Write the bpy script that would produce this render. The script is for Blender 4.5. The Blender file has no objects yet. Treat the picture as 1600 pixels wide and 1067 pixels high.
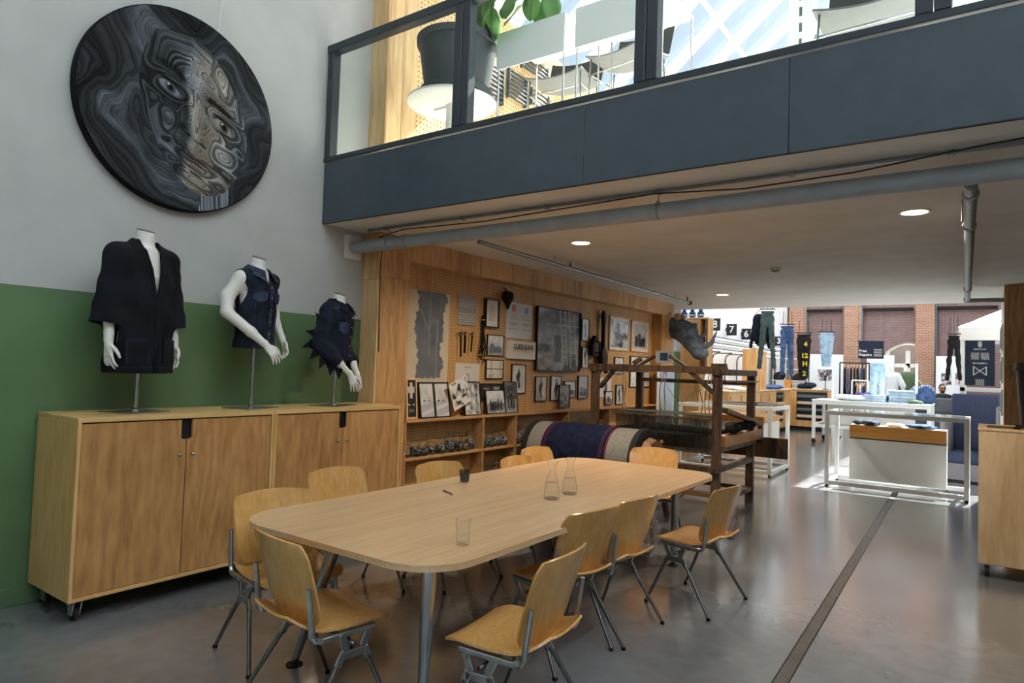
import bpy, math, random
import numpy as np
from mathutils import Vector, Matrix, Euler
random.seed(7); np.random.seed(7)
PI = math.pi
S = bpy.context.scene
COL = S.collection
# ---------------------------------------------------------------- camera
RC = np.array([[0.8139, 0.0048, -0.5810], [0.5800, 0.0507, 0.8130], [0.0333, -0.9987, 0.0385]])
u, _, vt = np.linalg.svd(RC); RC = u @ vt
CAM = np.array([0.0, 0.0, 1.55]); FPX = 1036.0
cd = bpy.data.cameras.new('camera'); cam = bpy.data.objects.new('camera', cd); COL.objects.link(cam)
cd.sensor_fit = 'HORIZONTAL'; cd.sensor_width = 36.0; cd.lens = 36.0 * FPX / 1600.0; cd.clip_end = 200
m3 = np.stack([RC[:, 0], -RC[:, 1], -RC[:, 2]], 1)
cam.matrix_world = Matrix([[*m3[0], CAM[0]], [*m3[1], CAM[1]], [*m3[2], CAM[2]], [0, 0, 0, 1]])
S.camera = cam
def ray(px, py): return RC @ np.array([px - 800.0, py - 533.5, FPX])
def on_x(px, py, x): r = ray(px, py); return CAM + r * (x / r[0])
def on_y(px, py, y): r = ray(px, py); return CAM + r * (y / r[1])
def on_z(px, py, z): r = ray(px, py); return CAM + r * ((z - 1.55) / r[2])
# ---------------------------------------------------------------- sky, sun, exposure
S.view_settings.view_transform = 'Standard'; S.view_settings.look = 'None'
S.view_settings.exposure = 0.3; S.view_settings.gamma = 1.0; S.view_settings.use_curve_mapping = False
W = bpy.data.worlds.new('sky'); S.world = W; W.use_nodes = True
wn = W.node_tree; bg = wn.nodes['Background']
sky = wn.nodes.new('ShaderNodeTexSky'); sky.sky_type = 'NISHITA'; sky.sun_disc = False
sky.sun_elevation = math.radians(52); sky.sun_rotation = math.radians(8); sky.air_density = 1.0; sky.dust_density = 2.0
hz = wn.nodes.new('ShaderNodeMixRGB'); hz.inputs[0].default_value = 0.3; hz.inputs[2].default_value = (6.2, 7.0, 7.8, 1)
wn.links.new(sky.outputs[0], hz.inputs[1]); wn.links.new(hz.outputs[0], bg.inputs[0])
SKY_STRENGTH = 0.13
bg.inputs[1].default_value = SKY_STRENGTH
sl = bpy.data.lights.new('sun', 'SUN'); sl.energy = 24.0; sl.angle = math.radians(0.6); sl.color = (1.0, 0.97, 0.92)
so = bpy.data.objects.new('sun', sl); COL.objects.link(so)
SUN_DIR = Vector((0.10, 0.645, 0.765)).normalized()       # towards the sun
so.rotation_euler = SUN_DIR.to_track_quat('Z', 'Y').to_euler()
so.location = (0, 20, 20)
S.cycles.use_denoising = True
try: S.cycles.denoiser = 'OPENIMAGEDENOISE'
except Exception: pass
S.cycles.max_bounces = 8; S.cycles.diffuse_bounces = 5; S.cycles.glossy_bounces = 3; S.cycles.transmission_bounces = 6; S.cycles.transparent_max_bounces = 24
S.cycles.caustics_reflective = False; S.cycles.caustics_refractive = False
S.cycles.sample_clamp_indirect = 10.0
def portal(name, loc, sx, sy, rot=(0, 0, 0)):
    l = bpy.data.lights.new(name, 'AREA'); l.shape = 'RECTANGLE'; l.size = sx; l.size_y = sy
    l.cycles.is_portal = True
    o = bpy.data.objects.new(name, l); COL.objects.link(o); o.location = loc; o.rotation_euler = rot
    return o
# ---------------------------------------------------------------- mesh builder
class MB:
    def __init__(s): s.v = []; s.f = []; s.m = []; s.M = None
    def add(s, vs, fs, mi=0):
        n = len(s.v); s.v.extend([tuple(map(float, p)) for p in vs]); s.f.extend([tuple(i + n for i in q) for q in fs]); s.m.extend([mi] * len(fs)); return s
    def box(s, c, d, rot=None, b=0.0, mi=0):
        hx, hy, hz_ = d[0] / 2, d[1] / 2, d[2] / 2
        b = min(b, hx * .6, hy * .6, hz_ * .6)
        vs = []; fs = []
        if b <= 0:
            for z in (-1, 1):
                for y in (-1, 1):
                    for x in (-1, 1): vs.append((x * hx, y * hy, z * hz_))
            fs = [(0, 2, 3, 1), (4, 5, 7, 6), (0, 1, 5, 4), (2, 6, 7, 3), (0, 4, 6, 2), (1, 3, 7, 5)]
        else:
            idx = {}
            for sx in (-1, 1):
                for sy in (-1, 1):
                    for sz in (-1, 1):
                        for ax in range(3):
                            p = [sx * (hx - b), sy * (hy - b), sz * (hz_ - b)]
                            p[ax] = (sx * hx, sy * hy, sz * hz_)[ax]
                            idx[(sx, sy, sz, ax)] = len(vs); vs.append(tuple(p))
            def orient(q, n):
                a, b_, c_ = (Vector(vs[i]) for i in q[:3])
                return q if (b_ - a).cross(c_ - a).dot(Vector(n)) > 0 else tuple(reversed(q))
            for ax in range(3):
                o1, o2 = [a for a in range(3) if a != ax]
                for sg in (-1, 1):
                    q = []
                    for (e1, e2) in ((-1, -1), (1, -1), (1, 1), (-1, 1)):
                        k = [0, 0, 0]; k[ax] = sg; k[o1] = e1; k[o2] = e2; q.append(idx[(*k, ax)])
                    n = [0, 0, 0]; n[ax] = sg; fs.append(orient(tuple(q), n))
                for e1 in (-1, 1):
                    for e2 in (-1, 1):
                        k0 = [0, 0, 0]; k0[o1] = e1; k0[o2] = e2; k1 = list(k0); k0[ax] = -1; k1[ax] = 1
                        q = (idx[(*k0, o1)], idx[(*k1, o1)], idx[(*k1, o2)], idx[(*k0, o2)])
                        n = [0, 0, 0]; n[o1] = e1; n[o2] = e2; fs.append(orient(q, n))
            for sx in (-1, 1):
                for sy in (-1, 1):
                    for sz in (-1, 1): fs.append(orient(tuple(idx[(sx, sy, sz, a)] for a in range(3)), (sx, sy, sz)))
        M = Matrix.Translation(Vector([float(t) for t in c]))
        if rot is not None:
            R = rot if isinstance(rot, Matrix) else Euler(rot, 'XYZ').to_matrix()
            M = M @ R.to_4x4()
        return s.add([M @ Vector(p) for p in vs], fs, mi)
    def bb(s, x0, x1, y0, y1, z0, z1, b=0.0, mi=0):
        return s.box(((x0 + x1) / 2, (y0 + y1) / 2, (z0 + z1) / 2), (abs(x1 - x0), abs(y1 - y0), abs(z1 - z0)), None, b, mi)
    def bar(s, p, q, w, h, up=(0, 0, 1), b=0.0, mi=0):
        p = Vector([float(t) for t in p]); q = Vector([float(t) for t in q]); d = q - p; L = d.length; z = d.normalized(); u = Vector(up)
        if abs(z.dot(u)) > .98: u = Vector((0, 1, 0))
        x = u.cross(z).normalized(); y = z.cross(x)
        R = Matrix((x, y, z)).transposed()
        return s.box((p + q) / 2, (w, h, L), R, b, mi)
    def tube(s, pts, r, n=8, cap=True, mi=0):
        P = [Vector([float(t) for t in p]) for p in pts]; k = len(P)
        rs = r if isinstance(r, (list, tuple)) else [r] * k
        vs = []; fs = []; up = None
        for i in range(k):
            t = (P[min(i + 1, k - 1)] - P[max(i - 1, 0)]).normalized()
            if up is None:
                a = Vector((0, 0, 1)) if abs(t.z) < .9 else Vector((1, 0, 0)); up = (a - t * a.dot(t)).normalized()
            else:
                up = (up - t * up.dot(t))
                up = up.normalized() if up.length > 1e-6 else Vector((1, 0, 0))
            sd = t.cross(up)
            for j in range(n):
                a = 2 * PI * j / n; vs.append(P[i] + (up * math.cos(a) + sd * math.sin(a)) * rs[i])
        for i in range(k - 1):
            for j in range(n): fs.append((i * n + j, i * n + (j + 1) % n, (i + 1) * n + (j + 1) % n, (i + 1) * n + j))
        if cap: fs.append(tuple(reversed(range(n)))); fs.append(tuple((k - 1) * n + j for j in range(n)))
        return s.add(vs, fs, mi)
    def lathe(s, prof, n=20, c=(0, 0, 0), axis='z', mi=0, cap=True):
        vs = []; fs = []; k = len(prof)
        for (r, z) in prof:
            for j in range(n):
                a = 2 * PI * j / n; x, y = r * math.cos(a), r * math.sin(a)
                p = (x, y, z) if axis == 'z' else ((z, x, y) if axis == 'x' else (y, z, x))
                vs.append((p[0] + c[0], p[1] + c[1], p[2] + c[2]))
        for i in range(k - 1):
            for j in range(n): fs.append((i * n + j, i * n + (j + 1) % n, (i + 1) * n + (j + 1) % n, (i + 1) * n + j))
        if cap and prof[0][0] > 1e-6: fs.append(tuple(reversed(range(n))))
        if cap and prof[-1][0] > 1e-6: fs.append(tuple((k - 1) * n + j for j in range(n)))
        return s.add(vs, fs, mi)
    def prism(s, poly, a, b, plane='xy', mi=0):
        """extrude a 2-D outline from a to b along the remaining axis"""
        n = len(poly)
        def P(u, v, w): return {'xy': (u, v, w), 'yz': (w, u, v), 'xz': (u, w, v)}[plane]
        vs = [P(u, v, a) for u, v in poly] + [P(u, v, b) for u, v in poly]
        ar = sum(poly[i][0] * poly[(i + 1) % n][1] - poly[(i + 1) % n][0] * poly[i][1] for i in range(n))
        flip = (ar < 0) ^ (b < a) ^ (plane == 'xz')
        fs = [tuple(reversed(range(n))), tuple(range(n, 2 * n))] + [(i, (i + 1) % n, n + (i + 1) % n, n + i) for i in range(n)]
        if flip: fs = [tuple(reversed(q)) for q in fs]
        return s.add(vs, fs, mi)
    def grid(s, fn, nu, nv, t=0.0, mi=0):
        """surface fn(u,v)->point; with thickness t a closed shell"""
        P = np.array([[fn(i / nu, j / nv) for j in range(nv + 1)] for i in range(nu + 1)], float)
        du = np.gradient(P, axis=0); dv = np.gradient(P, axis=1); N = np.cross(du, dv); N /= (np.linalg.norm(N, axis=2, keepdims=True) + 1e-12)
        w = nv + 1
        top = (P + N * t / 2).reshape(-1, 3); fs = []
        for i in range(nu):
            for j in range(nv): fs.append((i * w + j, (i + 1) * w + j, (i + 1) * w + j + 1, i * w + j + 1))
        if t == 0: return s.add(top, fs, mi)
        bot = (P - N * t / 2).reshape(-1, 3); o = len(top)
        f2 = [tuple(o + k for k in reversed(q)) for q in fs]
        loop = [i * w for i in range(nu + 1)] + [nu * w + j for j in range(1, nv + 1)] + [i * w + nv for i in range(nu - 1, -1, -1)] + [j for j in range(nv - 1, 0, -1)]
        sd = [(loop[k], o + loop[k], o + loop[(k + 1) % len(loop)], loop[(k + 1) % len(loop)]) for k in range(len(loop))]
        return s.add(np.concatenate([top, bot]), fs + f2 + sd, mi)
    def build(s, name, mat, parent=None, smooth=False, loc=None, rot=None, auto=None):
        me = bpy.data.meshes.new(name); me.from_pydata(s.v, [], s.f)
        mats = mat if isinstance(mat, (list, tuple)) else [mat]
        for q in mats: me.materials.append(q)
        if len(mats) > 1: me.polygons.foreach_set('material_index', s.m)
        if smooth:
            me.polygons.foreach_set('use_smooth', [True] * len(me.polygons))
            if auto:
                try: me.set_sharp_from_angle(angle=math.radians(auto))
                except Exception: pass
        me.update()
        return link(name, me, parent, loc, rot)
def link(name, me, parent=None, loc=None, rot=None):
    o = bpy.data.objects.new(name, me); COL.objects.link(o)
    if loc is not None: o.location = loc
    if rot is not None: o.rotation_euler = rot
    if parent is not None: o.parent = parent
    return o
def tag(o, label=None, cat=None, group=None, kind=None):
    if label: o['label'] = label
    if cat: o['category'] = cat
    if group: o['group'] = group
    if kind: o['kind'] = kind
    return o
def thing(name, label, cat, loc=(0, 0, 0), rz=0.0, group=None):
    o = bpy.data.objects.new(name, None); COL.objects.link(o); o.empty_display_size = .1
    o.location = loc; o.rotation_euler = (0, 0, rz)
    return tag(o, label, cat, group)
def struct(name, mb, mat, parent=None, smooth=False):
    o = mb.build(name, mat, parent, smooth)
    if parent is None: o['kind'] = 'structure'
    return o
def dup(root, loc=None, rz=None, label=None, group=None):
    def cp(o, par):
        c = o.copy(); COL.objects.link(c); c.parent = par
        for ch in o.children: cp(ch, c)
        return c
    r = cp(root, root.parent)
    if loc is not None: r.location = loc
    if rz is not None: r.rotation_euler = (0, 0, rz)
    if label: r['label'] = label
    if group: r['group'] = group
    return r
def raw(name, vs, fs, mat, parent=None, smooth=True, loc=None, rot=None):
    me = bpy.data.meshes.new(name); me.from_pydata([tuple(p) for p in vs], [], [tuple(q) for q in fs])
    me.materials.append(mat)
    if smooth: me.polygons.foreach_set('use_smooth', [True] * len(me.polygons))
    me.update(); return link(name, me, parent, loc, rot)
# flat print: a grid whose points carry printed colours; fn(u,v)->(n,3) arrays, u right, v up
def print_grid(name, w, h, nx, ny, fn, parent=None, loc=(0, 0, 0), rot=(0, 0, 0), mat=None):
    U, V = np.meshgrid(np.linspace(0, 1, nx + 1), np.linspace(0, 1, ny + 1))
    vs = np.stack([(U.ravel() - .5) * w, np.zeros(U.size), V.ravel() * h], 1)
    k = nx + 1
    i, j = np.meshgrid(np.arange(nx), np.arange(ny)); a = (j * k + i).ravel()
    fs = np.stack([a, a + 1, a + k + 1, a + k], 1)
    me = bpy.data.meshes.new(name); me.from_pydata(vs.tolist(), [], fs.tolist())
    c = np.clip(np.asarray(fn(U.ravel(), V.ravel()), float), 0, 1)
    at = me.color_attributes.new('print', 'FLOAT_COLOR', 'POINT')
    at.data.foreach_set('color', np.concatenate([c, np.ones((len(c), 1))], 1).ravel())
    me.materials.append(mat or M['print']); me.update()
    return link(name, me, parent, loc, rot)
def text_mesh(name, body, size, mat, parent=None, loc=(0, 0, 0), rot=(PI / 2, 0, 0), depth=0.001, align='CENTER', bold=0.0, sx=1.0):
    c = bpy.data.curves.new(name, 'FONT'); c.body = body; c.size = size; c.extrude = depth; c.align_x = align; c.align_y = 'CENTER'; c.offset = bold; c.resolution_u = 3
    t = bpy.data.objects.new(name, c); COL.objects.link(t)
    dg = bpy.context.evaluated_depsgraph_get(); me = bpy.data.meshes.new_from_object(t.evaluated_get(dg))
    bpy.data.objects.remove(t); bpy.data.curves.remove(c)
    me.materials.clear(); me.materials.append(mat); me.name = name
    o = link(name, me, parent, loc, rot); o.scale = (sx, 1, 1); return o
# smooth value noise for prints and cloth
def vnoise(x, y, seed=0):
    rs = np.random.RandomState(seed); T = rs.rand(64, 64)
    xi = np.floor(x).astype(int); yi = np.floor(y).astype(int); fx = x - xi; fy = y - yi
    fx = fx * fx * (3 - 2 * fx); fy = fy * fy * (3 - 2 * fy)
    g = lambda a, b: T[a % 64, b % 64]
    return (g(xi, yi) * (1 - fx) + g(xi + 1, yi) * fx) * (1 - fy) + (g(xi, yi + 1) * (1 - fx) + g(xi + 1, yi + 1) * fx) * fy
def fbm(x, y, seed=0, o=4):
    r = 0; a = .5
    for k in range(o): r = r + a * vnoise(x * 2 ** k, y * 2 ** k, seed + k); a *= .5
    return r
# ---------------------------------------------------------------- implicit surfaces for bodies, cloth and folds
class SDF:
    def __init__(s, lo, hi, h):
        s.lo = np.array(lo, float); s.h = h; s.n = np.ceil((np.array(hi) - s.lo) / h).astype(int) + 1
        s.ax = [s.lo[i] + np.arange(s.n[i]) * h for i in range(3)]
        s.F = np.full(s.n, 1.0, np.float32)
    def _sub(s, lo, hi):
        a = np.clip(np.floor((np.array(lo) - s.lo) / s.h).astype(int), 0, s.n); b = np.clip(np.ceil((np.array(hi) - s.lo) / s.h).astype(int) + 1, 0, s.n)
        sl = tuple(slice(x, y) for x, y in zip(a, b))
        return sl, np.meshgrid(*[s.ax[i][sl[i]] for i in range(3)], indexing='ij', sparse=True)
    def _put(s, sl, d, k):
        f = s.F[sl]
        if k > 0:
            q = np.maximum(k - np.abs(f - d), 0) / k; s.F[sl] = np.minimum(f, d) - q * q * k * .25
        else: s.F[sl] = np.minimum(f, d)
    def cap(s, a, b, ra, rb=None, k=0.0):
        rb = ra if rb is None else rb; a = np.array(a, float); b = np.array(b, float); m = max(ra, rb) + k + 3 * s.h + .02
        sl, (X, Y, Z) = s._sub(np.minimum(a, b) - m, np.maximum(a, b) + m)
        if s.F[sl].size == 0: return s
        d = b - a; L = d @ d + 1e-12
        t = np.clip(((X - a[0]) * d[0] + (Y - a[1]) * d[1] + (Z - a[2]) * d[2]) / L, 0, 1)
        D = np.sqrt((X - a[0] - t * d[0]) ** 2 + (Y - a[1] - t * d[1]) ** 2 + (Z - a[2] - t * d[2]) ** 2) - (ra + (rb - ra) * t)
        s._put(sl, D, k); return s
    def chain(s, pts, rs, k=0.0):
        for i in range(len(pts) - 1): s.cap(pts[i], pts[i + 1], rs[i], rs[i + 1], k)
        return s
    def ell(s, c, r, k=0.0, rot=None):
        c = np.array(c, float); r = np.array(r, float); m = r.max() + k + 3 * s.h + .02
        sl, (X, Y, Z) = s._sub(c - m, c + m)
        if s.F[sl].size == 0: return s
        x, y, z = X - c[0], Y - c[1], Z - c[2]
        if rot is not None:
            R = np.array(Euler(rot).to_matrix()).T
            x, y, z = R[0, 0] * x + R[0, 1] * y + R[0, 2] * z, R[1, 0] * x + R[1, 1] * y + R[1, 2] * z, R[2, 0] * x + R[2, 1] * y + R[2, 2] * z
        k0 = np.sqrt((x / r[0]) ** 2 + (y / r[1]) ** 2 + (z / r[2]) ** 2); k1 = np.sqrt((x / r[0] ** 2) ** 2 + (y / r[1] ** 2) ** 2 + (z / r[2] ** 2) ** 2)
        s._put(sl, k0 * (k0 - 1) / (k1 + 1e-9), k); return s
    def xyz(s): return np.meshgrid(*s.ax, indexing='ij', sparse=True)
    def mesh(s):
        F = s.F.copy(); n = F.shape
        F[0] = F[-1] = 1; F[:, 0] = F[:, -1] = 1; F[:, :, 0] = F[:, :, -1] = 1
        I = F < 0
        c = [I[i:n[0] - 1 + i, j:n[1] - 1 + j, k:n[2] - 1 + k] for i in (0, 1) for j in (0, 1) for k in (0, 1)]
        cnt = sum(q.astype(np.int8) for q in c); act = (cnt > 0) & (cnt < 8)
        idx = -np.ones(act.shape, int); ai = np.argwhere(act); idx[act] = np.arange(len(ai))
        acc = np.zeros((len(ai), 3)); num = np.zeros(len(ai))
        offs = [(i, j, k) for i in (0, 1) for j in (0, 1) for k in (0, 1)]
        for a in range(8):
            for b in range(a + 1, 8):
                oa, ob = np.array(offs[a]), np.array(offs[b])
                if np.abs(oa - ob).sum() != 1: continue
                fa = F[tuple((ai + oa).T)]; fb = F[tuple((ai + ob).T)]; x = (fa < 0) != (fb < 0)
                t = np.where(x, fa / (fa - fb + 1e-20), 0)[:, None]
                acc += np.where(x[:, None], oa + t * (ob - oa), 0); num += x
        V = s.lo + (ai + acc / num[:, None]) * s.h
        Q = []
        for ax in range(3):
            o1, o2 = [(1, 2), (2, 0), (0, 1)][ax]
            A = np.take(I, range(0, n[ax] - 1), ax); B = np.take(I, range(1, n[ax]), ax)
            for sgn in (0, 1):
                e = np.argwhere((A & ~B) if sgn == 0 else (~A & B))
                e = e[(e[:, o1] > 0) & (e[:, o2] > 0)]
                if len(e) == 0: continue
                d1 = np.zeros(3, int); d1[o1] = 1; d2 = np.zeros(3, int); d2[o2] = 1
                q = np.stack([idx[tuple(e.T)], idx[tuple((e - d1).T)], idx[tuple((e - d1 - d2).T)], idx[tuple((e - d2).T)]], 1)
                Q.append(q if sgn == 0 else q[:, ::-1])
        return V, np.concatenate(Q)
    def build(s, name, mat, parent=None, loc=None, rot=None):
        V, Q = s.mesh(); return raw(name, V.tolist(), Q.tolist(), mat, parent, True, loc, rot)
# ---------------------------------------------------------------- materials
M = {}
def nodes(name):
    m = bpy.data.materials.new(name); m.use_nodes = True; nt = m.node_tree; M[name] = m
    return m, nt, nt.nodes['Principled BSDF'], nt.links
def setp(b, **k):
    for a, v in k.items(): b.inputs[a.replace('_', ' ')].default_value = v
def srgb(r, g, b): return tuple((((c / 255) + .055) / 1.055) ** 2.4 if c > 10 else c / 255 / 12.92 for c in (r, g, b)) + (1,)
def flat(name, col, rough=.5, metal=0.0, nscale=0.0, namt=0.08, bump=0.0, **k):
    m, nt, b, L = nodes(name); setp(b, Base_Color=col, Roughness=rough, Metallic=metal, **k)
    if nscale:
        tc = nt.nodes.new('ShaderNodeTexCoord'); n = nt.nodes.new('ShaderNodeTexNoise'); n.inputs['Scale'].default_value = nscale; n.inputs['Detail'].default_value = 5
        L.new(tc.outputs['Object'], n.inputs['Vector'])
        r = nt.nodes.new('ShaderNodeValToRGB'); r.color_ramp.elements[0].position = .3; r.color_ramp.elements[1].position = .7
        r.color_ramp.elements[0].color = tuple(c * (1 - namt * 2) for c in col[:3]) + (1,); r.color_ramp.elements[1].color = tuple(min(1, c * (1 + namt * 2)) for c in col[:3]) + (1,)
        L.new(n.outputs['Fac'], r.inputs[0]); L.new(r.outputs[0], b.inputs['Base Color'])
        if bump:
            bp = nt.nodes.new('ShaderNodeBump'); bp.inputs['Strength'].default_value = bump; bp.inputs['Distance'].default_value = .004
            L.new(n.outputs['Fac'], bp.inputs['Height']); L.new(bp.outputs[0], b.inputs['Normal'])
    return m
def wood(name, c1, c2, axis='z', scale=1.0, rough=.45, var=.0, dist=2.2, coat=0.0, fig=.55, run=.55, bands=14.0):
    """plain-sawn grain along one axis; var gives each object its own tone"""
    m, nt, b, L = nodes(name); N = nt.nodes
    tc = N.new('ShaderNodeTexCoord'); mp = N.new('ShaderNodeMapping'); L.new(tc.outputs['Object'], mp.inputs['Vector'])
    oi = N.new('ShaderNodeObjectInfo'); cb = N.new('ShaderNodeMath'); cb.operation = 'MULTIPLY'; cb.inputs[1].default_value = 37.0; L.new(oi.outputs['Random'], cb.inputs[0])
    L.new(cb.outputs[0], mp.inputs['Location'])
    sc = [4.0 * scale] * 3; sc['xyz'.index(axis)] = run * scale; mp.inputs['Scale'].default_value = sc
    n1 = N.new('ShaderNodeTexNoise'); n1.inputs['Scale'].default_value = 1.2; n1.inputs['Detail'].default_value = 3; n1.inputs['Distortion'].default_value = dist * .3; L.new(mp.outputs[0], n1.inputs['Vector'])
    wv = N.new('ShaderNodeMath'); wv.operation = 'MULTIPLY'; wv.inputs[1].default_value = bands; L.new(n1.outputs['Fac'], wv.inputs[0])
    sn = N.new('ShaderNodeMath'); sn.operation = 'SINE'; L.new(wv.outputs[0], sn.inputs[0])
    n2 = N.new('ShaderNodeTexNoise'); n2.inputs['Scale'].default_value = 12; n2.inputs['Detail'].default_value = 6; L.new(mp.outputs[0], n2.inputs['Vector'])
    a = N.new('ShaderNodeMath'); a.operation = 'MULTIPLY_ADD'; a.inputs[1].default_value = .22 * fig / .55; a.inputs[2].default_value = .0; L.new(sn.outputs[0], a.inputs[0])
    s2 = N.new('ShaderNodeMath'); s2.operation = 'ADD'; L.new(a.outputs[0], s2.inputs[0]); L.new(n2.outputs['Fac'], s2.inputs[1])
    r = N.new('ShaderNodeValToRGB'); e = r.color_ramp.elements; e[0].position = .2; e[1].position = .8; e[0].color = c1; e[1].color = c2; L.new(s2.outputs[0], r.inputs[0])
    out = r.outputs[0]
    if var:
        hs = N.new('ShaderNodeHueSaturation'); mr = N.new('ShaderNodeMapRange'); mr.inputs['To Min'].default_value = 1 - var; mr.inputs['To Max'].default_value = 1 + var
        L.new(oi.outputs['Random'], mr.inputs['Value']); L.new(mr.outputs[0], hs.inputs['Value']); L.new(out, hs.inputs['Color']); out = hs.outputs[0]
    L.new(out, b.inputs['Base Color']); setp(b, Roughness=rough)
    if coat: setp(b, Coat_Weight=coat, Coat_Roughness=.12)
    bp = N.new('ShaderNodeBump'); bp.inputs['Strength'].default_value = .06; bp.inputs['Distance'].default_value = .002; L.new(n2.outputs['Fac'], bp.inputs['Height']); L.new(bp.outputs[0], b.inputs['Normal'])
    return m
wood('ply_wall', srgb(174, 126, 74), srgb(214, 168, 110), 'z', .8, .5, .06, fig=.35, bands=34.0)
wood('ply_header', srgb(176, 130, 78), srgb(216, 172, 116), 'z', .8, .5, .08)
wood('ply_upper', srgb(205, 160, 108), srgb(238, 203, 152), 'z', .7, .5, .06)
wood('cabinet_side', srgb(204, 160, 96), srgb(226, 186, 126), 'z', .7, .4, .03, dist=1.0, fig=.3, run=.6, bands=44.0)
wood('cabinet_top', srgb(196, 156, 96), srgb(222, 186, 126), 'y', .8, .38, .03)
wood('cabinet_door', srgb(166, 118, 70), srgb(204, 156, 102), 'z', .62, .3, .06, dist=1.2, fig=.30, run=.8, bands=52.0)
wood('table_oak', srgb(188, 150, 108), srgb(220, 186, 145), 'y', 2.4, .28, 0, dist=.6, fig=.3, run=.12)
wood('table_edge', srgb(196, 158, 116), srgb(222, 188, 146), 'y', 1.6, .35, 0, dist=1.0, fig=.2)
wood('chair_ply', srgb(190, 140, 76), srgb(214, 167, 102), 'z', 1.0, .24, .14, dist=1.0, coat=.3, fig=.3)
wood('shelf_ply', srgb(166, 122, 76), srgb(196, 152, 102), 'y', .9, .5, .04)
wood('loom_wood', srgb(58, 42, 32), srgb(106, 80, 58), 'z', 2.2, .55, .15, fig=.8)
wood('loom_wood_light', srgb(110, 78, 50), srgb(150, 112, 76), 'x', 2.0, .55, .1)
wood('ply_pale', srgb(196, 164, 122), srgb(224, 196, 156), 'z', .8, .45, .03)
wood('orange_wood', srgb(196, 132, 60), srgb(220, 158, 84), 'x', .9, .35, .03)
wood('counter_wood', srgb(196, 140, 80), srgb(224, 174, 112), 'z', .9, .4, .04)
wood('frame_oak', srgb(206, 164, 112), srgb(232, 196, 148), 'z', 1.5, .4, .03)
flat('wall_grey', srgb(183, 184, 182), .85, 0, 3.0, .03, bump=.05)
flat('wall_green', srgb(90, 119, 82), .7, 0, 3.0, .05, bump=.05)
flat('ceiling_paint', srgb(226, 222, 215), .8, 0, 2.5, .03)
flat('white_paint', srgb(236, 237, 236), .5, 0, 2.0, .01)
flat('white_panel', srgb(226, 226, 220), .45, 0, 3.0, .015)
flat('steel_blue', srgb(70, 82, 92), .36, 0, 6.0, .04)
flat('steel_blue_frame', srgb(48, 57, 66), .42, 0, 6.0, .04)
flat('dark_gap', srgb(14, 15, 17), .7, 0, 5, .05)
flat('black', srgb(22, 22, 24), .45, 0, 8, .08)
flat('black_cloth', srgb(26, 27, 31), .9, 0, 60, .15, bump=.3)
flat('rubber', srgb(28, 28, 29), .75, 0, 8, .08)
flat('chrome', srgb(190, 192, 196), .22, 1.0, 8, .04)
flat('alu', srgb(172, 174, 176), .34, 1.0, 25, .06)
flat('leg_steel', srgb(120, 121, 122), .36, 1.0, 25, .06)
flat('galv', srgb(148, 152, 156), .42, .75, 12, .08)
flat('grey_pipe', srgb(158, 164, 170), .4, .1, 10, .05)
flat('brass', srgb(150, 128, 96), .35, 1.0, 10, .08)
flat('plaster_white', srgb(228, 226, 220), .42, 0, 4, .015)
flat('paper', srgb(226, 222, 214), .7, 0, 6, .02)
flat('pot_grey', srgb(66, 72, 78), .6, 0, 8, .05)
flat('leaf', srgb(78, 128, 52), .5, 0, 5, .2)
flat('stem', srgb(92, 74, 54), .7, 0, 9, .15)
flat('booth_blue', srgb(64, 74, 104), .9, 0, 40, .1, bump=.2)
flat('booth_grey', srgb(150, 148, 158), .9, 0, 40, .06, bump=.2)
flat('navy', srgb(28, 38, 62), .85, 0, 40, .12, bump=.2)
flat('navy_sign', srgb(44, 84, 130), .7, 0, 10, .06)
flat('seat_grey', srgb(120, 122, 124), .6, 0, 10, .04)
flat('kraft', srgb(206, 184, 152), .8, 0, 10, .05)
flat('twine', srgb(186, 170, 140), .9, 0, 30, .1)
flat('skin', srgb(176, 128, 100), .55, 0, 8, .05)
flat('hair', srgb(28, 22, 20), .7, 0, 30, .1)
flat('iron', srgb(40, 38, 36), .5, .8, 14, .1)
flat('card_white', srgb(240, 240, 238), .6, 0, 3, .01)
flat('grout_mortar', srgb(150, 140, 130), .9, 0, 6, .06)
flat('stone_pale', srgb(200, 190, 176), .8, 0, 5, .05)
flat('yellow', srgb(236, 204, 30), .7, 0, 8, .03)
flat('yarn_cream', srgb(128, 125, 118), .9, 0, 60, .10, bump=.4)
flat('yarn_black', srgb(28, 28, 30), .9, 0, 60, .12, bump=.4)
flat('yarn_red', srgb(140, 52, 72), .9, 0, 60, .12, bump=.4)
flat('heddle_green', srgb(128, 132, 120), .7, 0, 20, .1)
flat('screen_blue', srgb(54, 70, 96), .3, 0, 3, .03)
flat('box_white', srgb(206, 214, 222), .5, 0, 6, .03)
flat('purple', srgb(92, 60, 124), .8, 0, 20, .08)
flat('olive', srgb(84, 104, 76), .85, 0, 30, .08)
flat('pen_blue', srgb(50, 60, 190), .4)
flat('red_ink', srgb(190, 70, 70), .6)
flat('blue_ink', srgb(70, 90, 180), .6)
flat('ink', srgb(30, 30, 32), .6)
flat('rack_grey', srgb(96, 104, 108), .5, .3, 10, .05)
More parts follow.
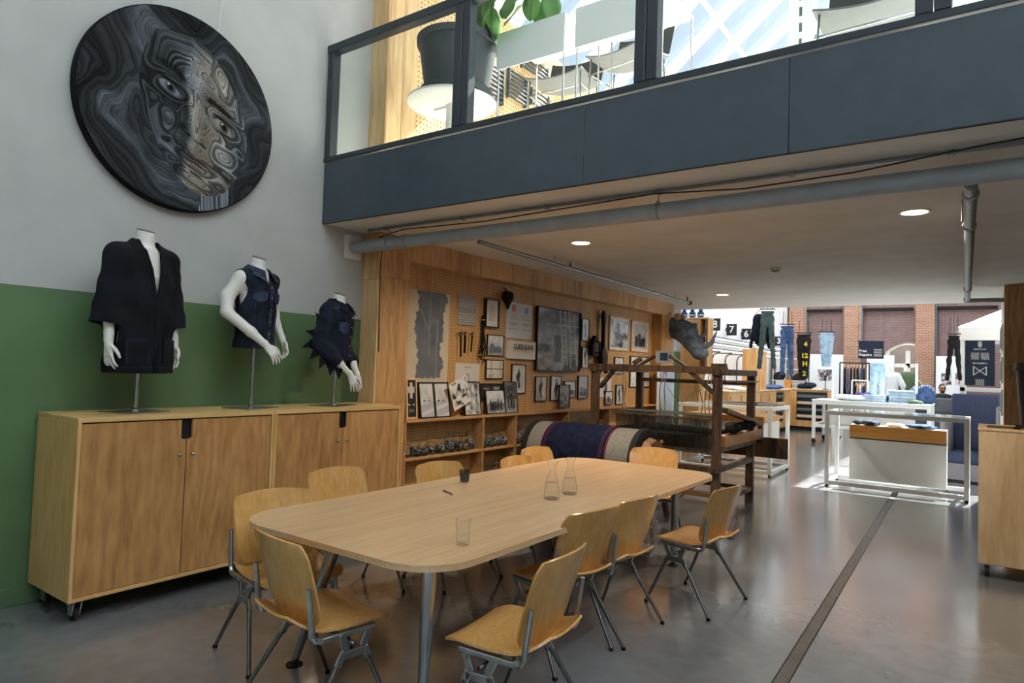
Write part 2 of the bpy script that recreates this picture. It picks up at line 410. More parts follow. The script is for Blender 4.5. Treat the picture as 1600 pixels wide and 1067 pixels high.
def denim(name, c1, c2, sc=7.0):
    m, nt, b, L = nodes(name); N = nt.nodes; tc = N.new('ShaderNodeTexCoord')
    n = N.new('ShaderNodeTexNoise'); n.inputs['Scale'].default_value = sc; n.inputs['Detail'].default_value = 8; n.inputs['Roughness'].default_value = .65
    L.new(tc.outputs['Object'], n.inputs['Vector'])
    r = N.new('ShaderNodeValToRGB'); e = r.color_ramp.elements; e[0].position = .36; e[1].position = .68; e[0].color = c1; e[1].color = c2
    L.new(n.outputs['Fac'], r.inputs[0]); L.new(r.outputs[0], b.inputs['Base Color']); setp(b, Roughness=.95, Specular_IOR_Level=.25)
    bp = N.new('ShaderNodeBump'); bp.inputs['Strength'].default_value = .35; bp.inputs['Distance'].default_value = .004; L.new(n.outputs['Fac'], bp.inputs['Height']); L.new(bp.outputs[0], b.inputs['Normal'])
denim('denim_black', srgb(13, 14, 19), srgb(25, 28, 37))
denim('denim_dark', srgb(18, 22, 32), srgb(38, 46, 64), 9)
denim('denim_dark_worn', srgb(30, 37, 54), srgb(68, 79, 103), 12)
denim('denim_mid', srgb(44, 66, 108), srgb(96, 122, 164), 9)
denim('denim_light', srgb(132, 168, 200), srgb(190, 212, 228), 6)
denim('denim_pale', srgb(176, 200, 220), srgb(222, 232, 240), 6)
denim('denim_green', srgb(62, 80, 82), srgb(92, 110, 108), 6)
denim('rhino_denim', srgb(56, 70, 88), srgb(116, 130, 146), 7)
denim('cloth_white', srgb(208, 210, 212), srgb(238, 238, 238), 6)
denim('cloth_tan', srgb(176, 150, 120), srgb(206, 184, 156), 8)
# stacked stitched denim strips of the portrait and every other flat print use their own colours
def print_mat(name, rough, spec=.5):
    m, nt, b, L = nodes(name); a = nt.nodes.new('ShaderNodeAttribute'); a.attribute_name = 'print'
    L.new(a.outputs['Color'], b.inputs['Base Color']); setp(b, Roughness=rough, Specular_IOR_Level=spec)
print_mat('print', .45); print_mat('print_cloth', .92, .2)
# thin clear glass: mirror reflection by angle over see-through
def glass(name, tint=(.97, .99, .98, 1), ior=1.45, gain=1.0, edge=1.0):
    m, nt, b, L = nodes(name); N = nt.nodes; N.remove(b)
    t = N.new('ShaderNodeBsdfTransparent'); t.inputs[0].default_value = tint
    lw = N.new('ShaderNodeLayerWeight'); lw.inputs[0].default_value = .5; er = N.new('ShaderNodeValToRGB'); er.color_ramp.elements[0].color = tint; er.color_ramp.elements[0].position = edge; er.color_ramp.elements[1].color = tuple(c * .72 for c in tint[:3]) + (1,); er.color_ramp.elements[1].position = 1.0
    if edge < 1: L.new(lw.outputs['Facing'], er.inputs[0]); L.new(er.outputs[0], t.inputs[0])
    g = N.new('ShaderNodeBsdfGlossy'); g.inputs['Roughness'].default_value = .02
    f = N.new('ShaderNodeLayerWeight'); f.inputs[0].default_value = .5
    pw = N.new('ShaderNodeMath'); pw.operation = 'POWER'; pw.inputs[1].default_value = 5.0; L.new(f.outputs['Facing'], pw.inputs[0])
    ml = N.new('ShaderNodeMath'); ml.operation = 'MULTIPLY_ADD'; ml.inputs[1].default_value = .5 * gain; ml.inputs[2].default_value = ((ior - 1) / (ior + 1)) ** 2 * gain * .45; ml.use_clamp = True; L.new(pw.outputs[0], ml.inputs[0])
    x = N.new('ShaderNodeMixShader'); L.new(ml.outputs[0], x.inputs[0]); L.new(t.outputs[0], x.inputs[1]); L.new(g.outputs[0], x.inputs[2])
    L.new(x.outputs[0], N['Material Output'].inputs[0])
glass('pane', (.95, .98, .97, 1)); glass('jar_glass', (.97, .98, .98, 1), 1.5, 1.5, .7); glass('ware', (.992, .996, .996, 1), 1.5, 1.9, .62); glass('frame_glass', (1, 1, 1, 1), 1.5, 1.0); glass('smoked', (.62, .64, .67, 1), 1.5, 1.4); glass('water', (.985, .99, .99, 1), 1.33, .9, .6)
# floor: sealed grey screed
m, nt, b, L = nodes('screed'); N = nt.nodes; tc = N.new('ShaderNodeTexCoord')
n1 = N.new('ShaderNodeTexNoise'); n1.inputs['Scale'].default_value = .8; n1.inputs['Detail'].default_value = 6; n1.inputs['Distortion'].default_value = .15; L.new(tc.outputs['Object'], n1.inputs['Vector'])
n2 = N.new('ShaderNodeTexNoise'); n2.inputs['Scale'].default_value = 9; n2.inputs['Detail'].default_value = 8; L.new(tc.outputs['Object'], n2.inputs['Vector'])
mx = N.new('ShaderNodeMath'); mx.operation = 'MULTIPLY_ADD'; mx.inputs[1].default_value = .35; L.new(n2.outputs['Fac'], mx.inputs[0]); L.new(n1.outputs['Fac'], mx.inputs[2])
r = N.new('ShaderNodeValToRGB'); e = r.color_ramp.elements; e[0].position = .42; e[1].position = .9; e[0].color = srgb(90, 94, 97); e[1].color = srgb(128, 132, 136); L.new(mx.outputs[0], r.inputs[0]); L.new(r.outputs[0], b.inputs['Base Color'])
mr = N.new('ShaderNodeMapRange'); mr.inputs['From Min'].default_value = .3; mr.inputs['From Max'].default_value = .8; mr.inputs['To Min'].default_value = .13; mr.inputs['To Max'].default_value = .22; L.new(n1.outputs['Fac'], mr.inputs['Value']); L.new(mr.outputs[0], b.inputs['Roughness'])
setp(b, Specular_IOR_Level=.75, Coat_Weight=.8, Coat_Roughness=.2, Coat_IOR=1.6)
# pegboard: ply with a grid of drilled holes
def pegboard(name, c1, c2, pitch=.032, plane='yz', hole=.0048, flatc=False):
    wood(name, c1, c2, 'z', .7, .55, .03, fig=.35); m = M[name]; nt = m.node_tree; N = nt.nodes; L = nt.links; b = N['Principled BSDF']
    geo = N.new('ShaderNodeTexCoord'); sp = N.new('ShaderNodeSeparateXYZ'); L.new(geo.outputs['Object'], sp.inputs[0])
    ds = []
    for ax in plane:
        o = sp.outputs['xyz'.index(ax)]; p = N.new('ShaderNodeMath'); p.operation = 'PINGPONG'; p.inputs[1].default_value = pitch / 2; L.new(o, p.inputs[0])
        q = N.new('ShaderNodeMath'); q.operation = 'POWER'; q.inputs[1].default_value = 2; L.new(p.outputs[0], q.inputs[0]); ds.append(q)
    a = N.new('ShaderNodeMath'); L.new(ds[0].outputs[0], a.inputs[0]); L.new(ds[1].outputs[0], a.inputs[1])
    lt = N.new('ShaderNodeMath'); lt.operation = 'LESS_THAN'; lt.inputs[1].default_value = hole ** 2; L.new(a.outputs[0], lt.inputs[0])
    old = b.inputs['Base Color'].links[0].from_socket; mix = N.new('ShaderNodeMixRGB'); L.new(lt.outputs[0], mix.inputs[0]); L.new(old, mix.inputs[1]); mix.inputs[2].default_value = srgb(60, 40, 22); L.new(mix.outputs[0], b.inputs['Base Color'])
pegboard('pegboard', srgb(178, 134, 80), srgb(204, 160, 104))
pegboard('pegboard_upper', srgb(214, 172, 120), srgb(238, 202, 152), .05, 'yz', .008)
# far brickwork
def brick(name, c1, c2, mortar, plane):
    m, nt, b, L = nodes(name); N = nt.nodes; tc = N.new('ShaderNodeTexCoord'); mp = N.new('ShaderNodeMapping'); L.new(tc.outputs['Object'], mp.inputs['Vector'])
    mp.inputs['Rotation'].default_value = (PI / 2, 0, 0) if plane == 'xz' else (PI / 2, 0, PI / 2)
    t = N.new('ShaderNodeTexBrick'); t.inputs['Color1'].default_value = c1; t.inputs['Color2'].default_value = c2; t.inputs['Mortar'].default_value = mortar
    t.inputs['Scale'].default_value = 1; t.inputs['Brick Width'].default_value = .16; t.inputs['Row Height'].default_value = .052; t.inputs['Mortar Size'].default_value = .007
    L.new(mp.outputs[0], t.inputs['Vector']); L.new(t.outputs['Color'], b.inputs['Base Color']); setp(b, Roughness=.9)
brick('brick_dull', srgb(132, 103, 99), srgb(116, 90, 89), srgb(146, 128, 123), 'xz')
brick('brick_orange', srgb(166, 118, 94), srgb(148, 102, 82), srgb(188, 164, 146), 'xz')
def emit(name, col, st):
    m, nt, b, L = nodes(name); setp(b, Base_Color=col, Emission_Color=col, Emission_Strength=st)
emit('lamp_warm', (1.0, .72, .42, 1), 12.0); emit('lamp_white', (1.0, .97, .92, 1), 6.0)

m, nt, b, L = nodes('added_roof_sheet'); N = nt.nodes; N.remove(b)      # unseen milky roof sheeting, made translucent to brighten the shop
t = N.new('ShaderNodeBsdfTranslucent'); t.inputs[0].default_value = (.91, .95, .99, 1); d = N.new('ShaderNodeBsdfDiffuse'); d.inputs[0].default_value = (.8, .8, .8, 1)
x = N.new('ShaderNodeMixShader'); x.inputs[0].default_value = .15; L.new(t.outputs[0], x.inputs[1]); L.new(d.outputs[0], x.inputs[2]); L.new(x.outputs[0], N['Material Output'].inputs[0])

m, nt, b, L = nodes('hall_light_sheet'); N = nt.nodes; N.remove(b)      # cooler milky sheet, added out of view to brighten the hall
t = N.new('ShaderNodeBsdfTranslucent'); t.inputs[0].default_value = (.74, .79, .83, 1); d = N.new('ShaderNodeBsdfDiffuse'); d.inputs[0].default_value = (.8, .8, .8, 1)
x = N.new('ShaderNodeMixShader'); x.inputs[0].default_value = .15; L.new(t.outputs[0], x.inputs[1]); L.new(d.outputs[0], x.inputs[2]); L.new(x.outputs[0], N['Material Output'].inputs[0])
flat('added_facade', srgb(176, 168, 158), .9, 0, 2.0, .08)
# ---------------------------------------------------------------- the setting
XW = -4.81            # hall's left wall
XP = -4.588           # face of the plywood lining
YF = 3.76             # balcony front
ZC = 2.77             # underside of the balcony
YE = 12.35            # far edge of the balcony
XS = -5.5             # shop's left wall
YB = 24.0             # brick end wall
mb = MB(); mb.bb(-5.6, 4.6, -4.2, YB + .2, -.2, 0); struct('floor', mb, M['screed'])
wl = MB(); wl.bb(XW - .2, XW, -4.2, YE, 1.95, 5.75); wl.bb(XW - .2, XW, -4.2, YE, 0, 1.95, mi=1); struct('wall_left', wl, [M['wall_grey'], M['wall_green']])
mb = MB(); mb.bb(XW, XW + .018, -4.2, 4.27, 0, .11, .003); struct('baseboard_left', mb, M['wall_green'])
mb = MB(); mb.bb(4.5, 4.7, -4.2, 10.2, 0, 5.75); struct('wall_right', mb, M['wall_grey'])
mb = MB(); mb.bb(-5.0, 4.7, -4.4, -4.2, 0, 9.6); struct('wall_back', mb, M['wall_grey'])
mb = MB(); mb.bb(XW, 4.5, YF + .03, YE, ZC, 3.1); struct('ceiling', mb, M['ceiling_paint'])
# gabled roof along the hall: ridge over X = RXM, eaves at ZE; unseen closed boards near the front, shaped to keep sun off the left wall, glazing further on
RXM, ZE, PIT = -.15, 5.6, math.tan(math.radians(39.7))
def rz(x): return ZE + PIT * (x + 4.81 if x <= RXM else 4.51 - x)
mb = MB()
def sheet(mb, xa, xb, ya, yb):
    mb.add([(x, y, rz(x) + dz) for dz in (0, .12) for x, y in ((xa, ya), (xb, ya), (xb, yb), (xa, yb))], [(3, 2, 1, 0), (4, 5, 6, 7), (0, 1, 5, 4), (1, 2, 6, 5), (2, 3, 7, 6), (3, 0, 4, 7)])
GY = 6.3
sheet(mb, -5.0, RXM, -4.4, GY); sheet(mb, RXM, 4.7, 4.2, GY); sheet(mb, RXM, 4.7, -4.4, -3.4); sheet(mb, RXM, .5, -3.4, 4.2); sheet(mb, 4.2, 4.7, -3.4, 4.2)
struct('ceiling_hall', mb, M['white_paint'])
mb = MB(); sheet(mb, .5, 4.2, -3.4, 4.2); struct('window_added_rooflight', mb, M['hall_light_sheet'])  # added rooflight out of view, a sunlit sheet to light the hall
w2m = MB(); w2m.bar((RXM, GY, rz(RXM) - .1), (RXM, 14.6, rz(RXM) - .1), .16, .3); w2 = struct('window_2', w2m, M['white_paint'])
ry = [GY + .05 + .83 * k for k in range(11)]
for xa, xb in ((-4.9, RXM), (4.6, RXM)):
    for y in ry:
        q = MB(); q.bar((xa, y, rz(xa) + .02), (xb, y, rz(RXM) + .02), .2, .08); q.build('rafter', M['white_paint'], w2)
    for k in (.33, .66):
        x = xa + (xb - xa) * k; q = MB(); q.bar((x, GY, rz(x) + .08), (x, 14.6, rz(x) + .08), .05, .06); q.build('purlin', M['white_paint'], w2)
    for ya, yb in zip(ry[:-1], ry[1:]):
        q = MB(); q.add([(x, y, rz(x) + .13 + dz) for dz in (0, .01) for x, y in ((xa, ya + .04), (xb, ya + .04), (xb, yb - .04), (xa, yb - .04))], [(3, 2, 1, 0), (4, 5, 6, 7), (0, 1, 5, 4), (1, 2, 6, 5), (2, 3, 7, 6), (3, 0, 4, 7)]); q.build('glass_pane', M['pane'], w2)
portal('portal_slope_left', (-2.5, 10.4, rz(-2.5) + .2), 4.7 / math.cos(math.radians(39.7)), 8.3, (0, -math.radians(39.7), 0))
portal('portal_slope_right', (2.2, 10.4, rz(2.2) + .2), 4.7 / math.cos(math.radians(39.7)), 8.3, (0, math.radians(39.7), 0))
# shop shell
mb = MB(); mb.bb(XS - .2, XS, YE, YB, 0, 7.2); mb.bb(XS, XW, YE - .2, YE, 0, 7.2); struct('wall_shop_left', mb, M['white_paint'])
mb = MB(); mb.bb(1.6, 1.8, 10.2, YB, 0, 7.2); struct('wall_shop_right', mb, M['white_paint'])
SX0, SX1, SY0, SY1 = -1.25, 1.15, 15.3, 23.6
mb = MB(); mb.bb(XS - .2, SX0, 14.6, YB + .2, 7.2, 7.21); mb.bb(SX1, 1.8, 14.6, YB + .2, 7.2, 7.21); mb.bb(SX0, SX1, SY1, YB + .2, 7.2, 7.21)
struct('ceiling_shop', mb, M['added_roof_sheet'])  # unseen roof, its open strip placed so the sun patch lands
portal('portal_shop', ((SX0 + SX1) / 2, (14.6 + SY1) / 2, 7.22), SX1 - SX0, SY1 - 14.6)
# brick end wall with pilasters, dark recess panels, arched doorway
wb = MB(); AX = on_y(1418, 560, YB)[0]; AW = .62; AH = 2.75
wb.bb(XS, AX - AW, YB, YB + .3, 0, 7.2); wb.bb(AX + AW, 1.8, YB, YB + .3, 0, 7.2)
arc = [(AX - AW + 2 * AW * k / 12, AH - .3 + .3 * math.sin(PI * k / 12)) for k in range(13)]
wb.prism([(AX - AW, 7.2)] + arc + [(AX + AW, 7.2)], YB, YB + .3, 'xz')
struct('wall_far', wb, M['brick_dull'])
for i, (a, b_) in enumerate(((1232, 1258), (1318, 1345), (1430, 1460))):
    x0 = on_y(a, 560, YB - .2)[0]; x1 = on_y(b_, 560, YB - .2)[0]
    p = MB(); p.bb(x0, x1, YB - .22, YB - .001, 0, 7.2); o = struct('trim_pilaster_%d' % (i + 1), p, M['brick_orange'])
    q = MB(); q.bb(x0 - .02, x1 + .02, YB - .25, YB - .22, 0, 1.35, .01); q.build('stone_base', M['stone_pale'], o)
for i, (a, b_) in enumerate(((1258, 1318), (1345, 1430), (1460, 1562))):
    x0 = on_y(a, 560, YB)[0] + .05; x1 = on_y(b_, 560, YB)[0] - .05
    p = MB(); p.bb(x0, x1, YB - .16, YB - .06, 3.72, 3.82, .01); struct('trim_beam_%d' % (i + 1), p, M['iron'])
    q = MB(); q.tube([(x0 - .02, YB - .12, 0), (x0 - .02, YB - .12, 4.6)], .05, 8); struct('trim_downpipe_%d' % (i + 1), q, M['rack_grey'], smooth=True)
# arched doorway joinery
d = MB(); f = .06
for x in (AX - AW + f, AX, AX + AW - f): d.bb(x - f, x + f, YB + .08, YB + .16, 0, AH - .28)
d.bb(AX - AW, AX + AW, YB + .08, YB + .16, 1.95, 2.07); d.bb(AX - AW, AX + AW, YB + .08, YB + .16, 0, .5)
d.tube([(x, YB + .12, z - .03) for x, z in arc], .06, 6)
o = struct('door_1', d, M['white_panel'])
mb = MB(); mb.bb(-9, 6, 31, 31.3, 0, 5.5); mb.bb(-9, 6, YB + .3, 31, -.05, 0); struct('wall_added_facade', mb, M['added_facade'])  # facade added so the view through the doorway is not blown out
for x0, x1, z0, z1 in ((AX - AW + .1, AX - .06, .5, 1.95), (AX + .06, AX + AW - .1, .5, 1.95), (AX - AW + .1, AX - .06, 2.07, 2.5), (AX + .06, AX + AW - .1, 2.07, 2.5)):
    q = MB(); q.bb(x0, x1, YB + .115, YB + .125, z0, z1); q.build('glass_pane', M['pane'], o)
# plywood lining of the left wall under the balcony
L0, L1 = 4.274, 11.45
R0, R1, RZ = 4.68, 10.9, 2.553      # the recess: from, to, top
XPEG = -4.76
core = MB(); core.bb(XW, XPEG - .012, L0, L1, 0, ZC)
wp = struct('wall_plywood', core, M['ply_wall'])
def board(par, x0, x1, y0, y1, z0, z1, mat, name='panel', b=.0025):
    m_ = MB(); c = ((x0 + x1) / 2, (y0 + y1) / 2, (z0 + z1) / 2); m_.box((0, 0, 0), (abs(x1 - x0), abs(y1 - y0), abs(z1 - z0)), None, b)
    return m_.build(name, mat, par, loc=c)
# end face of the lining: three boards one above the other
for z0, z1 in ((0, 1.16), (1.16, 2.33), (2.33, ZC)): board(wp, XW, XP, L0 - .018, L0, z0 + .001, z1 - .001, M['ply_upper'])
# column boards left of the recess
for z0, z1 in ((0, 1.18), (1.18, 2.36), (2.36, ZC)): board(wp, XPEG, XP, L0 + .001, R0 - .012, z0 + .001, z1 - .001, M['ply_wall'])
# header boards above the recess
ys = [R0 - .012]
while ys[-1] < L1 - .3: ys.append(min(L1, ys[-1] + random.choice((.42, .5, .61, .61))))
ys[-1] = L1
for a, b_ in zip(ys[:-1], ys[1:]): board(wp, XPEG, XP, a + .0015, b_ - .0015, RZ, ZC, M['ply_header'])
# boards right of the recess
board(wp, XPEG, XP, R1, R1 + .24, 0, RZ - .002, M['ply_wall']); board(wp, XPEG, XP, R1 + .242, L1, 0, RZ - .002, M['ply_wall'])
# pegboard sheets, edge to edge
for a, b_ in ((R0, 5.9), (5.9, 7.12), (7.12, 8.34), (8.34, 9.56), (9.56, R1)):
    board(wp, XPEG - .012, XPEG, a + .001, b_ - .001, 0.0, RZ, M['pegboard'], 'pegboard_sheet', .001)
# balcony front: painted steel fascia in panels
fz = MB(); fz.bb(XW, 4.5, YF + .018, YF + .03, ZC - .005, 3.3); tr = struct('trim_fascia', fz, M['dark_gap'])
xs = [XW, -2.16, -.88, 1.4, 4.5]
for a, b_ in zip(xs[:-1], xs[1:]): board(tr, a + .0015, b_ - .0015, YF, YF + .018, ZC - .005, 3.30, M['steel_blue'], 'panel', .002)
# balustrade: posts, rails and panes
bl = MB(); bl.bb(XW, 4.5, YF - .012, YF + .06, 3.312, 3.355, .003); w1 = struct('window_1', bl, M['steel_blue_frame'])
q = MB(); q.bb(XW, 4.5, YF - .02, YF + .07, 4.30, 4.37, .004); q.build('top_rail', M['steel_blue_frame'], w1)
px = [XW + .05, -3.235, -1.73, -.215, 1.30, 2.81, 4.3]
for i, x in enumerate(px):
    for s_ in ((1,) if i == 0 else (-1, 1)):
        c = x if i == 0 else x + s_ * .04
        q = MB(); q.bb(c - .037, c + .037, YF - .016, YF + .066, 3.355, 4.30, .004); q.build('post', M['steel_blue_frame'], w1)
for a, b_ in zip(px[:-1], px[1:]):
    q = MB(); q.bb(a + .075, b_ - .075, YF + .02, YF + .03, 3.35, 4.31); q.build('glass_pane', M['pane'], w1)
# upper floor lining
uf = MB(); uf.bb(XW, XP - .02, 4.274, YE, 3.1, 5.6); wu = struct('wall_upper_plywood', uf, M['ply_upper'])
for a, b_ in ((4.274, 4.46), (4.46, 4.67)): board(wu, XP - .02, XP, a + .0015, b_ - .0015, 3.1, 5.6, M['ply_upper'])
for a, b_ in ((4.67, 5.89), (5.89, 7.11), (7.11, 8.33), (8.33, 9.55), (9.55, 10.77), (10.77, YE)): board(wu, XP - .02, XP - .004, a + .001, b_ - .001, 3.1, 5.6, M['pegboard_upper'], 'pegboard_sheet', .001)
board(wu, XW, XP, 4.256, 4.274, 3.1, 5.6, M['ply_upper'])
mb = MB(); mb.bb(4.5, 4.7, 10.2, 14.6, 3.1, ZE + .1); struct('wall_upper_right', mb, M['white_paint'])
# plywood cross wall under the balcony on the right, white return towards the shop
mb = MB(); mb.bb(.19, 4.5, 10.2, 10.4, 0, ZC); mb.bb(.19, .39, 10.4, YE, 0, ZC, mi=1)
wr = struct('wall_right_plywood', mb, [M['ply_wall'], M['white_paint']])
for a, b_ in ((.19, .48), (.48, 1.7), (1.7, 2.92), (2.92, 4.5)): board(wr, a + .002, b_ - .002, 10.18, 10.2, 0, ZC, M['ply_wall'])
# ---------------------------------------------------------------- cabinets along the left wall
def cabinet(name, label, y0, y1, extra):
    x0, x1, z0, z1 = -4.78, -4.2, .13, 1.17; t = .022; ym = (y0 + y1) / 2
    o = thing(name, label, 'cabinet', ((x0 + x1) / 2, ym, 0)); X0, X1, Y0, Y1 = x0 - (x0 + x1) / 2, x1 - (x0 + x1) / 2, y0 - ym, y1 - ym
    q = MB(); q.bb(X0, X1, Y0, Y0 + t, z0, z1 - .022, .002); q.build('side_panel', M['cabinet_side'], o)
    q = MB(); q.bb(X0, X1, Y1 - t, Y1, z0, z1 - .022, .002); q.build('side_panel', M['cabinet_side'], o)
    q = MB(); q.bb(X0, X1, Y0, Y1, z1 - .022, z1 + .006, .002); q.build('top_panel', M['cabinet_top'], o)
    q = MB(); q.bb(X0, X1, Y0 + t, Y1 - t, z0, z0 + t, .002); q.build('bottom_panel', M['cabinet_side'], o)
    q = MB(); q.bb(X0, X0 + .012, Y0 + t, Y1 - t, z0 + t, z1 - .022); q.build('back_panel', M['dark_gap'], o)
    zt = z1 - .03; zb = z0 + t + .004
    for s_ in (-1, 1):      # doors meet in the middle, a finger slot cut from the upper inner corner
        a, b_ = (Y0 + t + .004, -.003) if s_ < 0 else (.003, Y1 - t - .004)
        sl = .035; sh = .125
        if s_ < 0: poly = [(a, zb), (b_, zb), (b_, zt - sh), (b_ - sl + .012, zt - sh), (b_ - sl, zt - sh + .012), (b_ - sl, zt), (a, zt)]
        else: poly = [(a, zb), (b_, zb), (b_, zt), (a + sl, zt), (a + sl, zt - sh + .012), (a + sl - .012, zt - sh), (a, zt - sh)]
        q = MB(); q.prism(poly, X1 - .028, X1 - .008, 'yz'); d = q.build('door', M['cabinet_door'], o)
        q = MB(); q.lathe([(0, .012), (.009, .012), (.011, .006), (.011, 0)], 12, (X1 - .008, s_ * .045, zt - .225), 'x'); q.build('lock', M['chrome'], d, True)
    q = MB(); q.bb(X1 - .06, X1 - .034, -.04, .04, zb, zt); q.build('inner_divider', M['dark_gap'], o)
    for cx in (X0 + .1, X1 - .09):
        for cy in (Y0 + .07, Y1 - .07):
            c = MB(); c.bb(cx - .045, cx + .045, cy - .03, cy + .03, z0 - .012, z0)
            c.prism([(cx - .05, z0 - .008), (cx + .05, z0 - .008), (cx + .022, .035), (cx - .022, .035)], cy - .024, cy - .018, 'xz'); c.prism([(cx - .05, z0 - .008), (cx + .05, z0 - .008), (cx + .022, .035), (cx - .022, .035)], cy + .018, cy + .024, 'xz')
            k = c.build('castor', M['alu'], o)
            w = MB(); w.lathe([(.008, -.013), (.042, -.013), (.046, -.008), (.046, .008), (.042, .013), (.008, .013)], 18, (cx + .0, cy, .046), 'y'); w.build('wheel', M['rubber'], k, True, auto=40)
    return o
cabinet('storage_cabinet', 'plywood two-door cabinet on castors nearest the viewer, side panel showing', 1.66, 2.945, True)
cabinet('storage_cabinet', 'plywood two-door cabinet behind the table, between its twin and the framed pictures', 2.949, 4.225, False)
# ---------------------------------------------------------------- long table
def rounded(x0, x1, y0, y1, r, n=8, bow=0.0):
    P = []
    for cx, cy, a0 in ((x1 - r, y1 - r, 0), (x0 + r, y1 - r, 90), (x0 + r, y0 + r, 180), (x1 - r, y0 + r, 270)):
        for k in range(n + 1): a = math.radians(a0 + 90 * k / n); P.append((cx + r * math.cos(a), cy + r * math.sin(a)))
    if bow:
        ym = (y0 + y1) / 2; P = [(x, y + (bow if y > ym else -bow) * (1 - (2 * (x - (x0 + x1) / 2) / (x1 - x0)) ** 2)) for x, y in P]
    return P
tb = thing('meeting_table', 'long oak meeting table with rounded corners and slim steel legs', 'table', (-2.435, 3.685, 0))
TX0, TX1, TY0, TY1 = -.695, .695, -1.735, 1.735
out = rounded(TX0, TX1, TY0, TY1, .26, 10)
q = MB(); q.prism(out, .733, .74, 'xy'); q.build('table_top', M['table_oak'], tb)
q = MB(); q.prism([(x * .9985, y * .9994) for x, y in out], .712, .733, 'xy'); q.build('edge_band', M['table_edge'], tb)
for (a, b_) in (((.52, -1.55), (.46, -1.50)), ((-.1, -1.52), (-.42, -1.50)), ((.5, 1.25), (.40, 1.49)), ((-.5, 1.25), (-.42, 1.48))):
    q = MB(); q.tube([(a[0], a[1], .712), (a[0] * .4 + b_[0] * .6, a[1] * .4 + b_[1] * .6, .3), (b_[0], b_[1], .02)], [.034, .027, .018], 14); lg = q.build('leg', M['chrome'], tb, True, auto=50)
    q = MB(); q.lathe([(0, .0), (.04, .0), (.042, .006), (.016, .014), (.014, .03), (0, .03)], 18, (b_[0], b_[1], 0)); q.build('foot_disc', M['rubber'], lg, True, auto=40)
q = MB(); q.bb(-.3, .3, -1.3, -1.24, .68, .712); q.build('cross_rail', M['leg_steel'], tb)
q = MB(); q.bb(-.3, .3, 1.24, 1.3, .68, .712); q.build('cross_rail', M['leg_steel'], tb)
# ---------------------------------------------------------------- plywood chairs (facing +y in local space, back at -y)
def make_chair():
    o = thing('plywood_chair', 'x', 'chair', group='plywood chairs around the long table')
    def seat(u, v):
        s_ = (u - .5) * 2; w = .226 + .012 * math.sin(PI * v)
        if v < .24: w *= math.sqrt(max(0, 1 - ((.24 - v) / .24) ** 2 * .58))
        if v > .86: w *= math.sqrt(max(0, 1 - ((v - .86) / .14) ** 2 * .22))
        y = -.228 + .463 * v
        z = .436 + .016 * (abs(s_) ** 2.2) * (1 - v * .5) - .012 * math.sin(PI * v) + (.050 * ((.3 - v) / .3) ** 2 if v < .3 else 0) - (.030 * ((v - .78) / .22) ** 2 if v > .78 else 0)
        return (s_ * w, y, z)
    q = MB(); q.grid(seat, 14, 16, .011); q.build('seat', M['chair_ply'], o, True, auto=50)
    def back(u, v):
        s_ = (u - .5) * 2; w = .222 + .016 * v
        if v > .8: w *= math.sqrt(max(0, 1 - ((v - .8) / .2) ** 2 * .28))
        if v < .25: w *= math.sqrt(max(0, 1 - ((.25 - v) / .25) ** 2 * .34))
        z = .455 + .345 * v + .012 * (1 - s_ * s_) * (1 if v > .5 else -1) * abs(2 * v - 1)
        y = -.150 - .10 * v + .045 * (s_ * s_) - .03 * max(0, v - .6) ** 1.5
        return (s_ * w, y, z)
    q = MB(); q.grid(back, 14, 12, .011); q.build('backrest', M['chair_ply'], o, True, auto=50)
    for s_ in (-1, 1):
        x = s_ * .240
        c = MB()   # cast bracket: a plate with a trapezoid window under the seat, running up into the back arm
        T = .014
        # top bar
        c.bar((x, .135, .413), (x, -.135, .408), T + .008, .022, b=.003)
        # lower web with window
        for p, r_ in (((x, .105, .40), (x, .075, .335)), ((x, -.03, .405), (x, .0, .335)), ((x, .10, .318), (x, -.028, .318))): c.bar(p, r_, .034, T, up=(1, 0, 0), b=.003)
        c.bar((x, .085, .335), (x, .108, .28), .034, T, up=(1, 0, 0), b=.003); c.bar((x, -.012, .335), (x, -.045, .28), .034, T, up=(1, 0, 0), b=.003)
        c.tube([(x, -.12, .41), (x, -.15, .414), (x, -.165, .435), (x, -.168, .48), (x, -.188, .63)], [.014, .0145, .0145, .0135, .0105], 8)
        br = c.build('bracket', M['alu'], o)
        for y, z in ((.10, .398), (-.032, .402)):
            p = MB(); p.tube([(x - s_ * .004, y, z), (x + s_ * .016, y, z)], .012, 10); p.build('pivot', M['alu'], br, True, auto=40)
        for a, b_ in (((x, .102, .295), (x + s_ * .035, .225, 0)), ((x, -.038, .295), (x + s_ * .04, -.225, 0))):
            p = MB(); p.tube([a, (b_[0], b_[1], .012)], [.0115, .0095], 10); lg = p.build('leg', M['leg_steel'], o, True, auto=50)
            p = MB(); p.lathe([(.012, 0), (.014, .004), (.012, .018), (0, .018)], 10, (b_[0], b_[1], 0)); p.build('foot', M['rubber'], lg, True, auto=40)
    q = MB(); q.tube([(-.24, .035, .355), (.24, .035, .355)], .011, 8); q.build('cross_tube', M['leg_steel'], o, True)
    return o
ch0 = make_chair()
